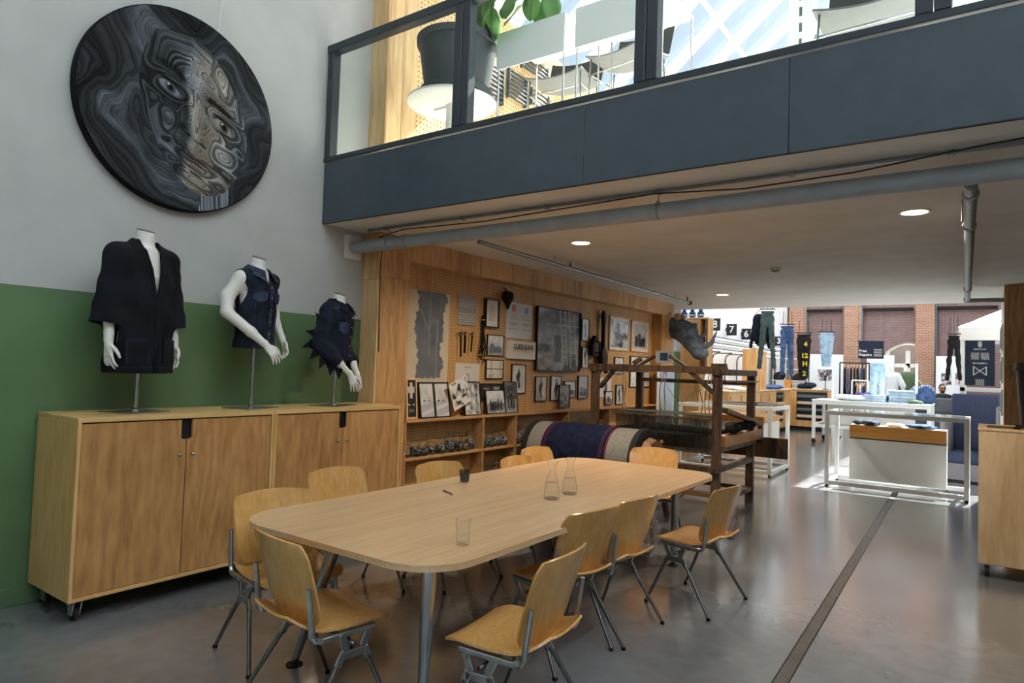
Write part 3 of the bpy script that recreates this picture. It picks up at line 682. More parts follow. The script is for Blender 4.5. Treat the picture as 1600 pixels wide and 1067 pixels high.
CH = [((380, 827), (464, 865), 1, 'plywood chair at the near left end of the table, its back towards the viewer'),
      ((366, 777), (478, 765), -1, 'plywood chair with a worn pale backrest in front of the nearer cabinet'),
      ((475, 741), (562, 731), -1, 'orange-brown plywood chair in front of the further cabinet'),
      ((644, 730), (714.5, 722.5), -1, 'plywood chair in front of the jar shelves behind the dark glass'),
      ((771.5, 722), (828, 713), -1, 'plywood chair behind the table, left of the two carafes'),
      ((813, 704.5), (850, 700), -1, 'plywood chair set back beside the yarn drum, half hidden by another chair'),
      ((986, 702), (1060.6, 704.5), -1, 'plywood chair at the far end of the table in front of the loom'),
      ((1120, 773), (1171, 759.5), 1, 'plywood chair pulled out alone at the far right of the table'),
      ((972, 789), (1024.4, 776.5), 1, 'plywood chair tucked in on the right, between the pulled-out one and the orange one'),
      ((888, 810), (962.6, 795), 1, 'orange-brown plywood chair tucked under the right side behind the nearest one'),
      ((854, 894), (933.6, 850), 1, 'large pale plywood chair nearest the viewer on the right side')]
for i, (a, b_, sd, lab) in enumerate(CH):
    p, q_ = on_z(*a, .785), on_z(*b_, .785); mid = (p + q_) / 2; d = q_ - p; ang = math.atan2(d[1], d[0])
    # d points along the back; sd=1: seat lies to its left (+90), sd=-1: to its right
    if i == 6: ang = math.radians(14)
    fx = ang + (PI / 2 if sd > 0 else -PI / 2); rz = fx - PI / 2
    f = np.array([math.cos(fx), math.sin(fx)]); base = mid[:2] + f * .25 - (f * .04 if i in (8, 9) else 0)
    if i == 0: c = ch0; c.location = (base[0], base[1], 0); c.rotation_euler = (0, 0, rz); c['label'] = lab
    else: dup(ch0, (base[0], base[1], 0), rz, lab)
# ---------------------------------------------------------------- portrait of stitched denim strips, in relief
def portrait(u, v):
    """u,v in -1..1 on the disc (right, up) -> height field and colour; every edge is a strip of cloth"""
    X = (u - .11) / .93; Y = v - .085 + .37 * X                 # the head leans: eyes at X = +-.31, Y = 0
    wx = .20 * (fbm(X * 2.1 + 3, Y * 2.1 + 5, 81, 3) - .45) + .07 * (fbm(X * 6 + 3, Y * 6, 83, 2) - .4); wy = .20 * (fbm(X * 2.1 + 13, Y * 2.1 + 1, 82, 3) - .45) + .07 * (fbm(X * 6, Y * 6 + 7, 84, 2) - .4)
    XS_, YS_ = X + wx, Y + wy                                   # strips meander
    X, Y = X + wx * .22, Y + wy * .22
    face = np.sqrt((X / .62) ** 2 + ((Y + .10) / .78) ** 2) - 1 + .22 * np.clip(-Y - .2, 0, 1) * (X / .5) ** 2 + .25 * wx
    light = np.clip((X + .11 + .06 * np.sin(Y * 6 + 1) - .16 * np.clip(.1 - Y, 0, .12) * (Y > -.2) + .5 * wx) / .07 + .5, 0, 1)
    n4 = fbm(X * 3.2 + 4, Y * 3.2 + 9, 15, 3); n5 = fbm(XS_ * 5, YS_ * 5, 17, 2)
    def spot(cx, cy, rx, ry, amp): return amp * np.exp(-(((X - cx) / rx) ** 2 + ((Y - cy) / ry) ** 2))
    shade = spot(.5, -.1, .12, .5, -.10) + spot(.12, .12, .10, .08, -.06) + spot(.2, -.52, .2, .06, -.06) + spot(-.05, .62, .3, .1, -.06) + spot(.35, -.62, .2, .2, -.06)
    tone = .030 + .035 * n4 + light * (.06 + .26 * n5 + shade)
    tone += spot(-.03, -.14, .05, .2, .14) + spot(.28, .40, .09, .1, .12) + spot(.3, -.30, .12, .1, .11) + spot(.02, .3, .07, .09, .08) + spot(.08, -.76, .12, .05, .08) + spot(-.29, -.28, .05, .035, .12) + spot(-.27, -.42, .09, .035, .08) + spot(-.28, -.62, .1, .04, .06) + spot(-.12, .45, .12, .08, .06)
    tone = np.clip(tone, .02, 1)
    warm = light * np.clip(.9 - np.abs(X - .08) * 1.6, 0, 1) * np.clip(fbm(X * 3 + 3, Y * 3, 21, 3) * 3.4 - 1.0, 0, 1)
    phase = face * 13 + 9 * fbm(XS_ * 1.9 + 4, YS_ * 1.9, 11, 2) + 5 * np.abs(XS_ + .05)
    def blob(cx, cy, rx, ry): return np.sqrt(((XS_ - cx) / rx) ** 2 + ((YS_ - cy) / ry) ** 2)
    for cx, cy, rx, ry, amp in ((.33, -.32, .13, .11, 3.6), (.32, .44, .08, .12, 3), (-.30, -.32, .09, .14, 3.4), (.05, -.78, .16, .05, 3), (-.31, .0, .18, .10, 4), (.31, .0, .18, .09, 4), (.03, -.6, .22, .07, 3.5), (-.03, -.12, .05, .26, 2.5), (.12, .3, .1, .06, 2.5)):
        b_ = blob(cx, cy, rx, ry); w = np.clip((2.2 - b_) * .9, 0, 1); w = w * w * (3 - 2 * w); phase = phase * (1 - w) + (b_ * amp + 2) * w
    neck = (X > .10 + .12 * (Y + .9)) & (X < .42) & (face > 0) & (Y < -.55)
    hair = (face > 0) & ~neck
    sw = fbm(XS_ * 1.5 + 8, YS_ * 1.5 + 2, 31, 2)
    hp = 10 * sw + 9 * np.sqrt((XS_ * .9) ** 2 + (YS_ + .05) ** 2) + 2.6 * np.sin(YS_ * 4 + 6 * sw)
    phase = np.where(hair, hp * 1.3, phase); phase = np.where(neck, X * 30 + 3 * Y, phase) * 2.0
    tone = np.where(hair, .016 + .014 * np.clip(np.sin(hp * 1.1), 0, 1) + .05 * np.clip(np.sin(hp * .6 + 1 + 3 * n4), 0, 1) ** 6, tone); tone = np.where(neck, .17 + .1 * n5, tone)
    warm = np.where(hair | neck, .5 * np.clip(np.sin(hp * .4 + 1), 0, 1) * (X > .45), warm)
    # features
    eye_mask = np.zeros_like(X)
    def dark(cx, cy, rx, ry, rot, val, soft=.25, keep=False):
        nonlocal tone, eye_mask
        c, s_ = math.cos(rot), math.sin(rot); xx = ((X - cx) * c + (Y - cy) * s_) / rx; yy = (-(X - cx) * s_ + (Y - cy) * c) / ry
        w = np.clip((1 - np.sqrt(xx * xx + yy * yy)) / soft, 0, 1); tone = tone * (1 - w) + val * w
        if keep: eye_mask = np.maximum(eye_mask, w)
    dark(-.34, .205, .22, .05, .16, .012, .6); dark(-.2, .19, .1, .05, -.3, .012, .6); dark(.30, .165, .2, .042, -.04, .012, .5); dark(.16, .16, .08, .05, .2, .014, .6); dark(.44, .09, .1, .03, -.3, .16, .6)
    dark(-.31, .02, .22, .13, 0, .03, .7); dark(.31, .0, .21, .11, 0, .07, .7)
    for ex, ey, lit in ((-.31, .0, .19), (.31, .0, .27)):
        dark(ex, ey + .062, .17, .022, -.04, .008, .5); dark(ex, ey - .008, .135, .058, -.06, lit, .3, True); dark(ex + .01, ey, .062, .060, 0, .075, .2, True); dark(ex + .01, ey, .034, .034, 0, .004, .2, True); dark(ex - .012, ey + .022, .013, .013, 0, .6, .3, True); dark(ex, ey - .080, .15, .016, .03, .02, .6); dark(ex, ey + .10, .15, .012, -.04, .1, .6)
    dark(-.14, -.30, .07, .05, .7, .01, .7); dark(-.08, -.345, .05, .022, .1, .010, .6); dark(.09, -.35, .055, .022, -.2, .012, .6); dark(.02, -.36, .06, .012, 0, .03, .6); dark(-.13, -.06, .04, .24, .08, .022, .8)
    dark(-.04, -.43, .06, .05, 0, .20, .7)
    dark(.0, -.545, .19, .04, .06, .06, .6); dark(.02, -.583, .26, .014, .03, .008, .6); dark(.03, -.635, .18, .036, 0, .11, .6); dark(.03, -.69, .14, .016, 0, .02, .6)
    fr = phase - np.floor(phase); rdg = np.abs(fr - .5) * 2
    k = np.floor(phase); rnd = np.abs(np.sin(k * 12.9898) * 43758.5453) % 1.0
    st = (.28 + 1.45 * rnd) * (1.1 - .6 * rdg ** 2); st = st * (1 - eye_mask) + eye_mask
    thread = np.clip((rdg - .70) / .2, 0, 1) * (rnd > .62) * (1 - eye_mask)
    t = tone * st * 1.15 + thread * (.026 + .36 * tone)
    col = np.stack([t * (.86 + .44 * warm), t * (.98 + .10 * warm), t * (1.14 - .36 * warm)], -1)
    h = .012 + .0035 * (1 - rdg ** 2) + .0015 * rnd
    return h, col
PN = 520
g = np.linspace(-1, 1, PN); UU, VV = np.meshgrid(g, g); RR = np.sqrt(UU ** 2 + VV ** 2)
hh, cc = portrait(UU, VV)
inside = RR <= 1.0
idx = -np.ones(UU.shape, int); idx[inside] = np.arange(inside.sum()); RAD = .715
vs = np.stack([.055 + hh[inside], UU[inside] * RAD, VV[inside] * RAD], 1)      # local: x out of the wall, y right, z up
aa = idx[:-1, :-1]; bb_ = idx[:-1, 1:]; cc_ = idx[1:, 1:]; dd = idx[1:, :-1]; ok = (aa >= 0) & (bb_ >= 0) & (cc_ >= 0) & (dd >= 0)
fs = np.stack([aa[ok], bb_[ok], cc_[ok], dd[ok]], 1)
pt = thing('denim_portrait', 'large round portrait of a face made of stitched denim strips, hanging on the grey wall', 'artwork', (XW + .004, 2.455, 3.325))
me = bpy.data.meshes.new('strip_relief'); me.from_pydata(vs.tolist(), [], fs.tolist())
at = me.color_attributes.new('print', 'FLOAT_COLOR', 'POINT'); at.data.foreach_set('color', np.concatenate([np.clip(cc[inside], 0, 1), np.ones((inside.sum(), 1))], 1).ravel())
me.materials.append(M['print_cloth']); me.update(); link('strip_relief', me, pt)
q = MB(); q.lathe([(0, 0), (RAD + .004, 0), (RAD + .008, .004), (RAD + .008, .06), (RAD - .01, .064)], 96, (0, 0, 0), 'x'); q.build('backing_disc', M['denim_black'], pt, True, auto=40)
for a, b_ in (((.01, -.25, .66), (.01, -.22, 1.5)), ((.01, .25, .66), (.01, .31, 1.5))):
    q = MB(); q.tube([a, b_], .0012, 5); q.build('hanging_wire', M['chrome'], pt)
# ---------------------------------------------------------------- bodies for the mannequins
def vn(a): a = np.array(a, float); return a / np.linalg.norm(a)
def add_hand(sd, wrist, d, side, nrm, L=.17, curl=.35, k=.008):
    """wrist point, direction to the fingertips, side = towards the thumb, nrm = palm normal (fingers curl that way)"""
    w = np.array(wrist, float); d = vn(d); side = vn(np.array(side) - d * np.dot(side, d)); nrm = vn(np.cross(d, side)) * np.sign(np.dot(np.cross(d, side), nrm) or 1)
    s_ = L / .17
    for t in (-.024, -.008, .008, .024): sd.cap(w + d * .02 * s_ + side * t * .7 * s_, w + d * .078 * s_ + side * t * s_, .0135 * s_, .0115 * s_, .010)
    sd.cap(w - d * .02, w + d * .03 * s_, .024 * s_, .018 * s_, .015)
    for t, ln, sp in ((.0285, .070, .20), (.0095, .080, .06), (-.0095, .074, -.08), (-.0285, .060, -.23)):
        p = w + d * .082 * s_ + side * t * s_; a = 0.0
        for seg, fr, r0, r1 in ((0, .45, .0086, .0078), (1, .30, .0078, .0070), (2, .25, .0070, .0056)):
            a += curl * (1.0 if seg else .6)
            dd = vn((d + side * sp) * math.cos(a) + nrm * math.sin(a)); q = p + dd * ln * fr * s_
            sd.cap(p, q, r0 * s_, r1 * s_, .0008); p = q
    p = w + d * .025 * s_ + side * .026 * s_
    for dd, ln, r0, r1 in ((d * .7 + side * .7 + nrm * .25, .034, .0125, .0105), (d * .9 + side * .35 + nrm * .35, .028, .0105, .0092), (d * 1.0 + side * .1 + nrm * .4, .022, .0092, .007)):
        q = p + vn(dd) * ln * s_; sd.cap(p, q, r0 * s_, r1 * s_, .004); p = q
def ring_sdf(X, Y, Z, zs, A, B, cx=None):
    """stack of ellipses: half width A (y) and half depth B (x) at heights zs, centre shift cx"""
    a = np.interp(Z, zs, A); b = np.interp(Z, zs, B); c = np.interp(Z, zs, cx) if cx is not None else 0
    k = np.sqrt(((X - c) / b) ** 2 + (Y / a) ** 2); return (k - 1) * np.minimum(a, b) * .9
def capsdf(X, Y, Z, a, b, ra, rb):
    a = np.array(a, float); d = np.array(b, float) - a; t = np.clip(((X - a[0]) * d[0] + (Y - a[1]) * d[1] + (Z - a[2]) * d[2]) / (d @ d), 0, 1)
    return np.sqrt((X - a[0] - t * d[0]) ** 2 + (Y - a[1] - t * d[1]) ** 2 + (Z - a[2] - t * d[2]) ** 2) - (ra + (rb - ra) * t)
def smin(a, b, k): q = np.maximum(k - np.abs(a - b), 0) / k; return np.minimum(a, b) - q * q * k * .25
HH = .0045
def stand(o, top, sx=.32, sy=.26):
    q = MB(); q.box((0, 0, .003), (sy, sx, .006), None, .001); q.build('base_plate', M['alu'], o)
    q = MB(); q.tube([(0, 0, .006), (0, 0, top)], .0125, 14); p = q.build('pole', M['chrome'], o, True, auto=50)
    q = MB(); q.lathe([(.022, .006), (.022, .02), (.0125, .028)], 16); q.build('collar', M['chrome'], p, True, auto=40)
def neck_cap(o, c, r, tilt):
    q = MB(); q.lathe([(0, 0), (r, 0), (r, .006), (r - .004, .008), (0, .008)], 28); q.build('neck_cap', M['alu'], o, True, loc=c, rot=(0, tilt, 0), auto=40)
def surf_patch(o, name, mat, ring, y0, y1, z0, z1, off=.006, t=.004, shape=None, ny=10, nz=8):
    zs, A, B, cx = ring
    def f(u, v):
        y = y0 + (y1 - y0) * u; zz0 = z0; zz1 = z1
        if shape: zz0 = shape(u, z0, z1)
        z = zz0 + (zz1 - zz0) * v; a = np.interp(z, zs, A); b = np.interp(z, zs, B); c = np.interp(z, zs, cx)
        return (c + b * math.sqrt(max(.02, 1 - (y / a) ** 2)) + off, y, z)
    q = MB(); q.grid(f, ny, nz, t); return q.build(name, mat, o, True, auto=40)
def torso(sd, zs, A, B, cx, shoulders, neck0, neck1, rn, k=.05):
    X, Y, Z = sd.xyz(); d = ring_sdf(X, Y, Z, zs, A, B, cx); d = np.maximum(d, zs[0] - Z); d = np.maximum(d, Z - zs[-1]); sd.F = np.minimum(sd.F, d.astype(np.float32))
    for s_ in (-1, 1): sd.cap((shoulders[0], 0, shoulders[2] + .02), (shoulders[0], s_ * shoulders[1], shoulders[2]), .055, .058, k)
    sd.cap(neck0, neck1, rn * 1.12, rn, .04)
    # neck ends in a flat, slightly tilted cut
    n = vn((.25, 0, 1)); sd.F = np.maximum(sd.F, ((X - neck1[0]) * n[0] + (Z - neck1[2]) * n[2]).astype(np.float32) + 0 * Y)
# --- first: long open kimono-like jacket, arms hanging
def mannequin_coat(loc, rz):
    o = thing('mannequin', 'white headless mannequin torso on a pole wearing the long black open jacket', 'mannequin', loc, rz)
    zs = [.36, .45, .60, .75, .88, 1.0, 1.05]; A = [.13, .145, .13, .145, .165, .15, .09]; B = [.085, .095, .085, .095, .105, .085, .06]; cx = [0, 0, 0, .005, .01, 0, -.01]
    sd = SDF((-.2, -.36, .18), (.24, .36, 1.24), HH); torso(sd, zs, A, B, cx, (0, .165, 1.0), (-.005, 0, 1.0), (.005, 0, 1.185), .055)
    for s_ in (-1, 1):
        sd.chain([(0, s_ * .185, .99), (-.01, s_ * .215, .74), (.03, s_ * .232, .50)], [.05, .042, .028], .03); sd.cap((.03, s_ * .232, .50), (.035, s_ * .234, .45), .026, .024, .015)
        add_hand(sd, (.035, s_ * .234, .445), (.10, s_ * .02, -1), (1, 0, .1), (0, -s_, 0), .18, .28)
    sd.build('body', M['plaster_white'], o); neck_cap(o, (.004, 0, 1.183), .055, math.radians(14)); stand(o, .42)
    # jacket: outer and inner surfaces
    c = SDF((-.26, -.42, .22), (.27, .42, 1.17), HH); X, Y, Z = c.xyz()
    Zs = [.2, .255, .45, .65, .85, .98, 1.04, 1.085, 1.14]; AA = [.225, .222, .214, .206, .20, .20, .17, .095, .068]; BB = [.165, .163, .158, .15, .14, .122, .108, .09, .072]; CX = [.0, 0, 0, 0, 0, -.005, -.012, -.015, -.02]
    fold = .006 * np.sin(Y * 38 + 2 * np.sin(Z * 7)) * np.clip((1.0 - Z) / .5, 0, 1) + .004 * np.sin(Z * 26 + Y * 14)
    O = ring_sdf(X, Y, Z, Zs, AA, BB, CX); O = smin(O, np.minimum(capsdf(X, Y, Z, (-.005, 0, 1.055), (-.005, .17, 1.005), .075, .078), capsdf(X, Y, Z, (-.005, 0, 1.055), (-.005, -.17, 1.005), .075, .078)), .04) + fold; I = O + .013
    for s_ in (-1, 1):
        a, b_ = (-.005, s_ * .178, .995), (.0, s_ * .238, .56); ax = vn(np.array(b_) - np.array(a))
        dd = capsdf(X, Y, Z, a, np.array(b_) + ax * .2, .074, .098) + .003 * np.sin(Z * 45 + X * 20)
        end = (X - b_[0]) * ax[0] + (Y - b_[1]) * ax[1] + (Z - b_[2]) * ax[2]
        O = smin(O, np.maximum(dd, end), .035); I = np.minimum(I, dd + .013)
    vw = np.interp(Z, [.70, .72, 1.06, 1.2], [0, .004, .058, .07])            # V opening
    cloth = np.maximum(np.maximum(O, -I), np.maximum(.255 - Z, Z - 1.12))
    cloth = np.maximum(cloth, -np.maximum(np.abs(Y) - vw, -(X - .01)))
    slit = np.maximum(np.abs(Y + .002) - .0035, -(X - .05)); cloth = np.maximum(cloth, -np.maximum(slit, Z - .72))
    c.F = (cloth + 0 * X).astype(np.float32); c.build('jacket', M['denim_black'], o)
    ring = (Zs, AA, BB, CX)
    for s_ in (-1, 1):
        p = surf_patch(o, 'patch_pocket', M['denim_black'], ring, s_ * .05, s_ * .175, .315, .475, .012, .005)
        for (ya, yb, za, zb) in ((.055, .170, .466, .469), (.055, .170, .455, .4575), (.055, .0575, .32, .47), (.1675, .170, .32, .47)): surf_patch(p, 'stitching', M['denim_dark_worn'], ring, s_ * ya, s_ * yb, za, zb, .0165, .001, None, 6, 1)
    for s_ in (-1, 1):   # front band along the V
        q = MB(); q.tube([(.150, s_ * .004, .30), (.156, s_ * .006, .50), (.150, s_ * .010, .72), (.132, s_ * .040, .92), (.095, s_ * .062, 1.04), (.02, s_ * .075, 1.10), (-.06, s_ * .045, 1.125), (-.085, 0, 1.13)], .0115, 8); q.build('front_band', M['denim_black'], o, True)
    for a_ in (0, 1): surf_patch(o, 'hem_stitching', M['denim_dark_worn'], ring, -.2 + a_ * .21, -.01 + a_ * .21, .293, .2955, .010, .001, None, 12, 1)
    return o
def collar_pt(u, v, s_, r, z0):
    th = PI * (1 - .9 * u); rr = r * (1 + .02 * u) + v * (.030 + .022 * u) + .018 * u * u * u
    return (-.006 + rr * math.cos(th) * 1.05 + .018 * u, s_ * rr * math.sin(th) * (1 - .0 * u) + s_ * .012 * u * v, z0 - .055 * u * u - v * (.036 + .050 * u * u))
# --- second: sleeveless vest, right arm bent across
def mannequin_vest(loc, rz):
    o = thing('mannequin', 'white headless mannequin torso wearing the dark denim vest, one bare arm bent', 'mannequin', loc, rz)
    zs = [.475, .52, .62, .76, .88, .97, 1.02]; A = [.125, .135, .125, .14, .155, .14, .09]; B = [.082, .09, .082, .095, .105, .085, .06]; cx = [0, 0, 0, .005, .01, 0, -.01]
    sd = SDF((-.26, -.36, .28), (.36, .36, 1.2), HH); torso(sd, zs, A, B, cx, (0, .15, .965), (-.005, 0, .97), (.01, 0, 1.135), .054)
    # viewer's left arm: elbow out and back, forearm to the front
    sd.chain([(0, -.165, .955), (-.05, -.235, .82), (-.02, -.262, .70)], [.055, .048, .042], .03); sd.chain([(-.02, -.262, .70), (.12, -.165, .565), (.20, -.10, .475)], [.042, .036, .024], .02)
    add_hand(sd, (.205, -.096, .470), (.55, .35, -.72), (.1, .8, .5), (-.6, 0, -.4), .175, .38)
    sd.chain([(0, .165, .955), (-.02, .215, .72), (.06, .235, .53)], [.052, .042, .025], .03)
    add_hand(sd, (.062, .236, .525), (.35, .05, -.9), (.8, -.3, .3), (-.2, -1, 0), .175, .45)
    sd.build('body', M['plaster_white'], o); neck_cap(o, (.012, 0, 1.133), .054, math.radians(16)); stand(o, .46)
    c = SDF((-.2, -.24, .40), (.22, .24, 1.1), HH); X, Y, Z = c.xyz()
    Zs = [.42, .46, .55, .70, .86, .95, .995, 1.03, 1.08]; AA = [.168, .165, .158, .165, .176, .178, .13, .075, .066]; BB = [.125, .122, .116, .12, .128, .112, .088, .072, .066]; CX = [0, 0, 0, .004, .008, 0, -.008, -.012, -.015]
    O = ring_sdf(X, Y, Z, Zs, AA, BB, CX); O = smin(O, np.minimum(capsdf(X, Y, Z, (0, 0, .99), (0, .15, .965), .07, .072), capsdf(X, Y, Z, (0, 0, .99), (0, -.15, .965), .07, .072)), .03) + .004 * np.sin(Y * 44 + Z * 9) * np.clip((.9 - Z) / .3, 0, 1) + .003 * np.sin(Z * 40 + Y * 12); I = O + .011; O = np.maximum(O, np.abs(Y) - .178)
    cl = np.maximum(np.maximum(O, -I), np.maximum(.452 - Z, Z - 1.045))
    for s_ in (-1, 1):   # armholes
        hole = np.sqrt(((X + .005) / .062) ** 2 + ((Z - .875) / .11) ** 2) - 1; cl = np.maximum(cl, -np.maximum(hole * .06, .14 - s_ * Y))
    vw = np.interp(Z, [.93, .94, 1.05], [0, .006, .05]); cl = np.maximum(cl, -np.maximum(np.abs(Y - .01) - vw, -(X - .01)))
    c.F = (cl + 0 * X).astype(np.float32); c.build('vest', M['denim_dark'], o)
    ring = (Zs, AA, BB, CX)
    for s_ in (-1, 1):
        q = MB(); q.grid(lambda u, v: collar_pt(u, v, s_, .066, 1.085), 14, 7, .007); q.build('collar', M['denim_dark_worn'], o, True, auto=50)
        f = surf_patch(o, 'pocket_flap', M['denim_dark_worn'], ring, s_ * .035, s_ * .135, .79, .865, .010, .005, lambda u, a, b_: a + .022 * abs(2 * u - 1) ** 1.5)
        surf_patch(o, 'yoke_seam', M['denim_dark_worn'], ring, s_ * .022, s_ * .168, .868, .873, .0075, .002, None, 12, 1)
        surf_patch(o, 'front_seam', M['denim_dark_worn'], ring, s_ * .072, s_ * .0755, .47, .79, .006, .002, None, 1, 12)
        surf_patch(o, 'front_seam', M['denim_dark_worn'], ring, s_ * .112, s_ * .1155, .47, .79, .006, .002, None, 1, 12)
    surf_patch(o, 'button_placket', M['denim_dark_worn'], ring, -.006, .028, .46, .93, .0075, .004, None, 3, 14)
    surf_patch(o, 'waistband', M['denim_dark_worn'], ring, -.15, .15, .455, .492, .0085, .004, None, 20, 2)
    for z in (.475, .56, .65, .74, .83, .91):
        b_ = np.interp(z, Zs, BB) + np.interp(z, Zs, CX); q = MB(); q.lathe([(0, .005), (.006, .005), (.008, .002), (.008, 0)], 12, (b_ + .011, .011, z), 'x'); q.build('button', M['brass'], o, True, auto=40)
    return o
# --- third: cropped jacket with spiked sleeves, hands folded in front
def mannequin_spikes(loc, rz):
    o = thing('mannequin', 'white headless mannequin torso wearing the dark jacket with spiky sleeves', 'mannequin', loc, rz)
    zs = [.33, .40, .50, .62, .73, .80, .84]; A = [.115, .122, .112, .125, .138, .125, .08]; B = [.075, .082, .075, .085, .095, .078, .055]; cx = [0, 0, 0, .005, .01, 0, -.01]
    sd = SDF((-.2, -.3, .04), (.36, .3, 1.0), HH); torso(sd, zs, A, B, cx, (0, .14, .79), (-.005, 0, .80), (.012, 0, .94), .05)
    for s_ in (-1, 1):
        sd.chain([(0, s_ * .15, .78), (-.04, s_ * .20, .52), (.10, s_ * .12, .36), (.17, s_ * .065, .27)], [.045, .038, .030, .021], .025)
        add_hand(sd, (.175, s_ * .06, .262), (.35, -s_ * .12, -.92), (.7, -s_ * .5, .2), (-.5, -s_ * .6, -.2), .16, .32)
    sd.build('body', M['plaster_white'], o); neck_cap(o, (.013, 0, .938), .05, math.radians(16)); stand(o, .36)
    c = SDF((-.22, -.34, .22), (.28, .34, .95), HH); X, Y, Z = c.xyz()
    Zs = [.3, .38, .50, .62, .73, .79, .83, .87, .92]; AA = [.158, .15, .148, .155, .16, .152, .11, .068, .062]; BB = [.122, .112, .108, .112, .118, .102, .082, .066, .062]; CX = [0, 0, 0, .004, .008, 0, -.006, -.01, -.01]
    SH = np.minimum(capsdf(X, Y, Z, (0, 0, .815), (0, .14, .79), .07, .07), capsdf(X, Y, Z, (0, 0, .815), (0, -.14, .79), .07, .07)); B0 = smin(ring_sdf(X, Y, Z, Zs, AA, BB, CX), SH, .03); O = B0 + .005 * np.sin(Y * 40 + Z * 12) + .003 * np.sin(Z * 50); O = np.maximum(O, .345 + .05 * np.cos(Y * 30) * (X > 0) - Z); I = B0 + .016
    for s_ in (-1, 1):
        p = [(-.005, s_ * .15, .775), (-.05, s_ * .208, .51), (.105, s_ * .125, .355)]; ax = vn(np.array(p[2]) - np.array(p[1]))
        d1 = capsdf(X, Y, Z, p[0], p[1], .068, .06); d2 = capsdf(X, Y, Z, p[1], np.array(p[2]) + ax * .2, .06, .05); dd = smin(d1, d2, .03) + .004 * np.sin(Z * 60 + Y * 30)
        end = (X - p[2][0]) * ax[0] + (Y - p[2][1]) * ax[1] + (Z - p[2][2]) * ax[2]
        O = smin(O, np.maximum(dd, np.minimum(end, 1)), .03); I = np.minimum(I, np.maximum(dd, -end - .12) + .012)
    cl = np.maximum(np.maximum(O, -I), Z - .90); vw = np.interp(Z, [.82, .83, .95], [0, .004, .06]); cl = np.maximum(cl, -np.maximum(np.abs(Y) - vw, -(X - .01)))
    c.F = (cl + 0 * X).astype(np.float32); c.build('jacket', M['denim_dark'], o)
    for s_ in (-1, 1):   # row of fabric spikes down the back edge of each sleeve
        path = [np.array((-.05, s_ * .20, .72)), np.array((-.085, s_ * .245, .60)), np.array((-.10, s_ * .262, .50)), np.array((-.055, s_ * .255, .42)), np.array((.0, s_ * .22, .36)), np.array((.06, s_ * .18, .31)), np.array((.11, s_ * .14, .285))]
        for i, p in enumerate(path):
            cen = np.array((-.02, s_ * .15, .56)); d = vn(vn((p - cen) * np.array((1, 1, 1.0))) + np.array((-.25, s_ * .25, -.12))); t = vn(np.cross(d, (s_ * .6, .8, 0.1)))
            q = MB(); w = .036; n = vn(np.cross(d, t)) * .004
            b1, b2, tip = p - d * .03 - t * w, p - d * .03 + t * w, p + d * .062
            q.add([b1 + n, b2 + n, tip + n * .3, b1 - n, b2 - n, tip - n * .3], [(0, 1, 2), (5, 4, 3), (0, 3, 4, 1), (1, 4, 5, 2), (2, 5, 3, 0)]); q.build('sleeve_spike', M['denim_black'], o)
        q = MB(); q.grid(lambda u, v: collar_pt(u, v, s_, .062, .905), 14, 7, .007); q.build('collar', M['denim_dark'], o, True, auto=50)
        surf_patch(o, 'chest_pocket', M['denim_dark_worn'], (Zs, AA, BB, CX), s_ * .035, s_ * .125, .60, .70, .011, .005, lambda u, a, b_: a + .03 * abs(2 * u - 1))
        surf_patch(o, 'front_seam', M['denim_dark_worn'], (Zs, AA, BB, CX), s_ * .06, s_ * .063, .42, .60, .010, .002, None, 1, 8)
        q = MB(); q.bar((-.03, s_ * .13, .845), (.05, s_ * .15, .815), .045, .008, b=.002); st_ = q.build('shoulder_strap', M['denim_black'], o)
        fr = MB()
        for a, b_ in (((.03, .115, .832), (.03, .175, .812)), ((.075, .12, .818), (.075, .18, .795)), ((.03, .115, .832), (.075, .12, .818)), ((.03, .175, .812), (.075, .18, .795))): fr.tube([(a[0], s_ * a[1], a[2] + .008), (b_[0], s_ * b_[1], b_[2] + .008)], .003, 6)
        fr.build('buckle', M['chrome'], st_)
    for z in (.42, .50, .58, .66, .74): q = MB(); q.lathe([(0, .005), (.006, .005), (.008, 0)], 10, (np.interp(z, Zs, BB) + np.interp(z, Zs, CX) + .008, .012, z), 'x'); q.build('button', M['chrome'], o, True)
    surf_patch(o, 'waistband', M['denim_black'], (Zs, AA, BB, CX), -.14, .14, .385, .415, .013, .005, None, 16, 2)
    return o
ZT = 1.1765
mannequin_coat((-4.50, 2.11, ZT), math.radians(12)); mannequin_vest((-4.50, 2.945, ZT), math.radians(14)); mannequin_spikes((-4.47, 3.70, ZT), math.radians(22))
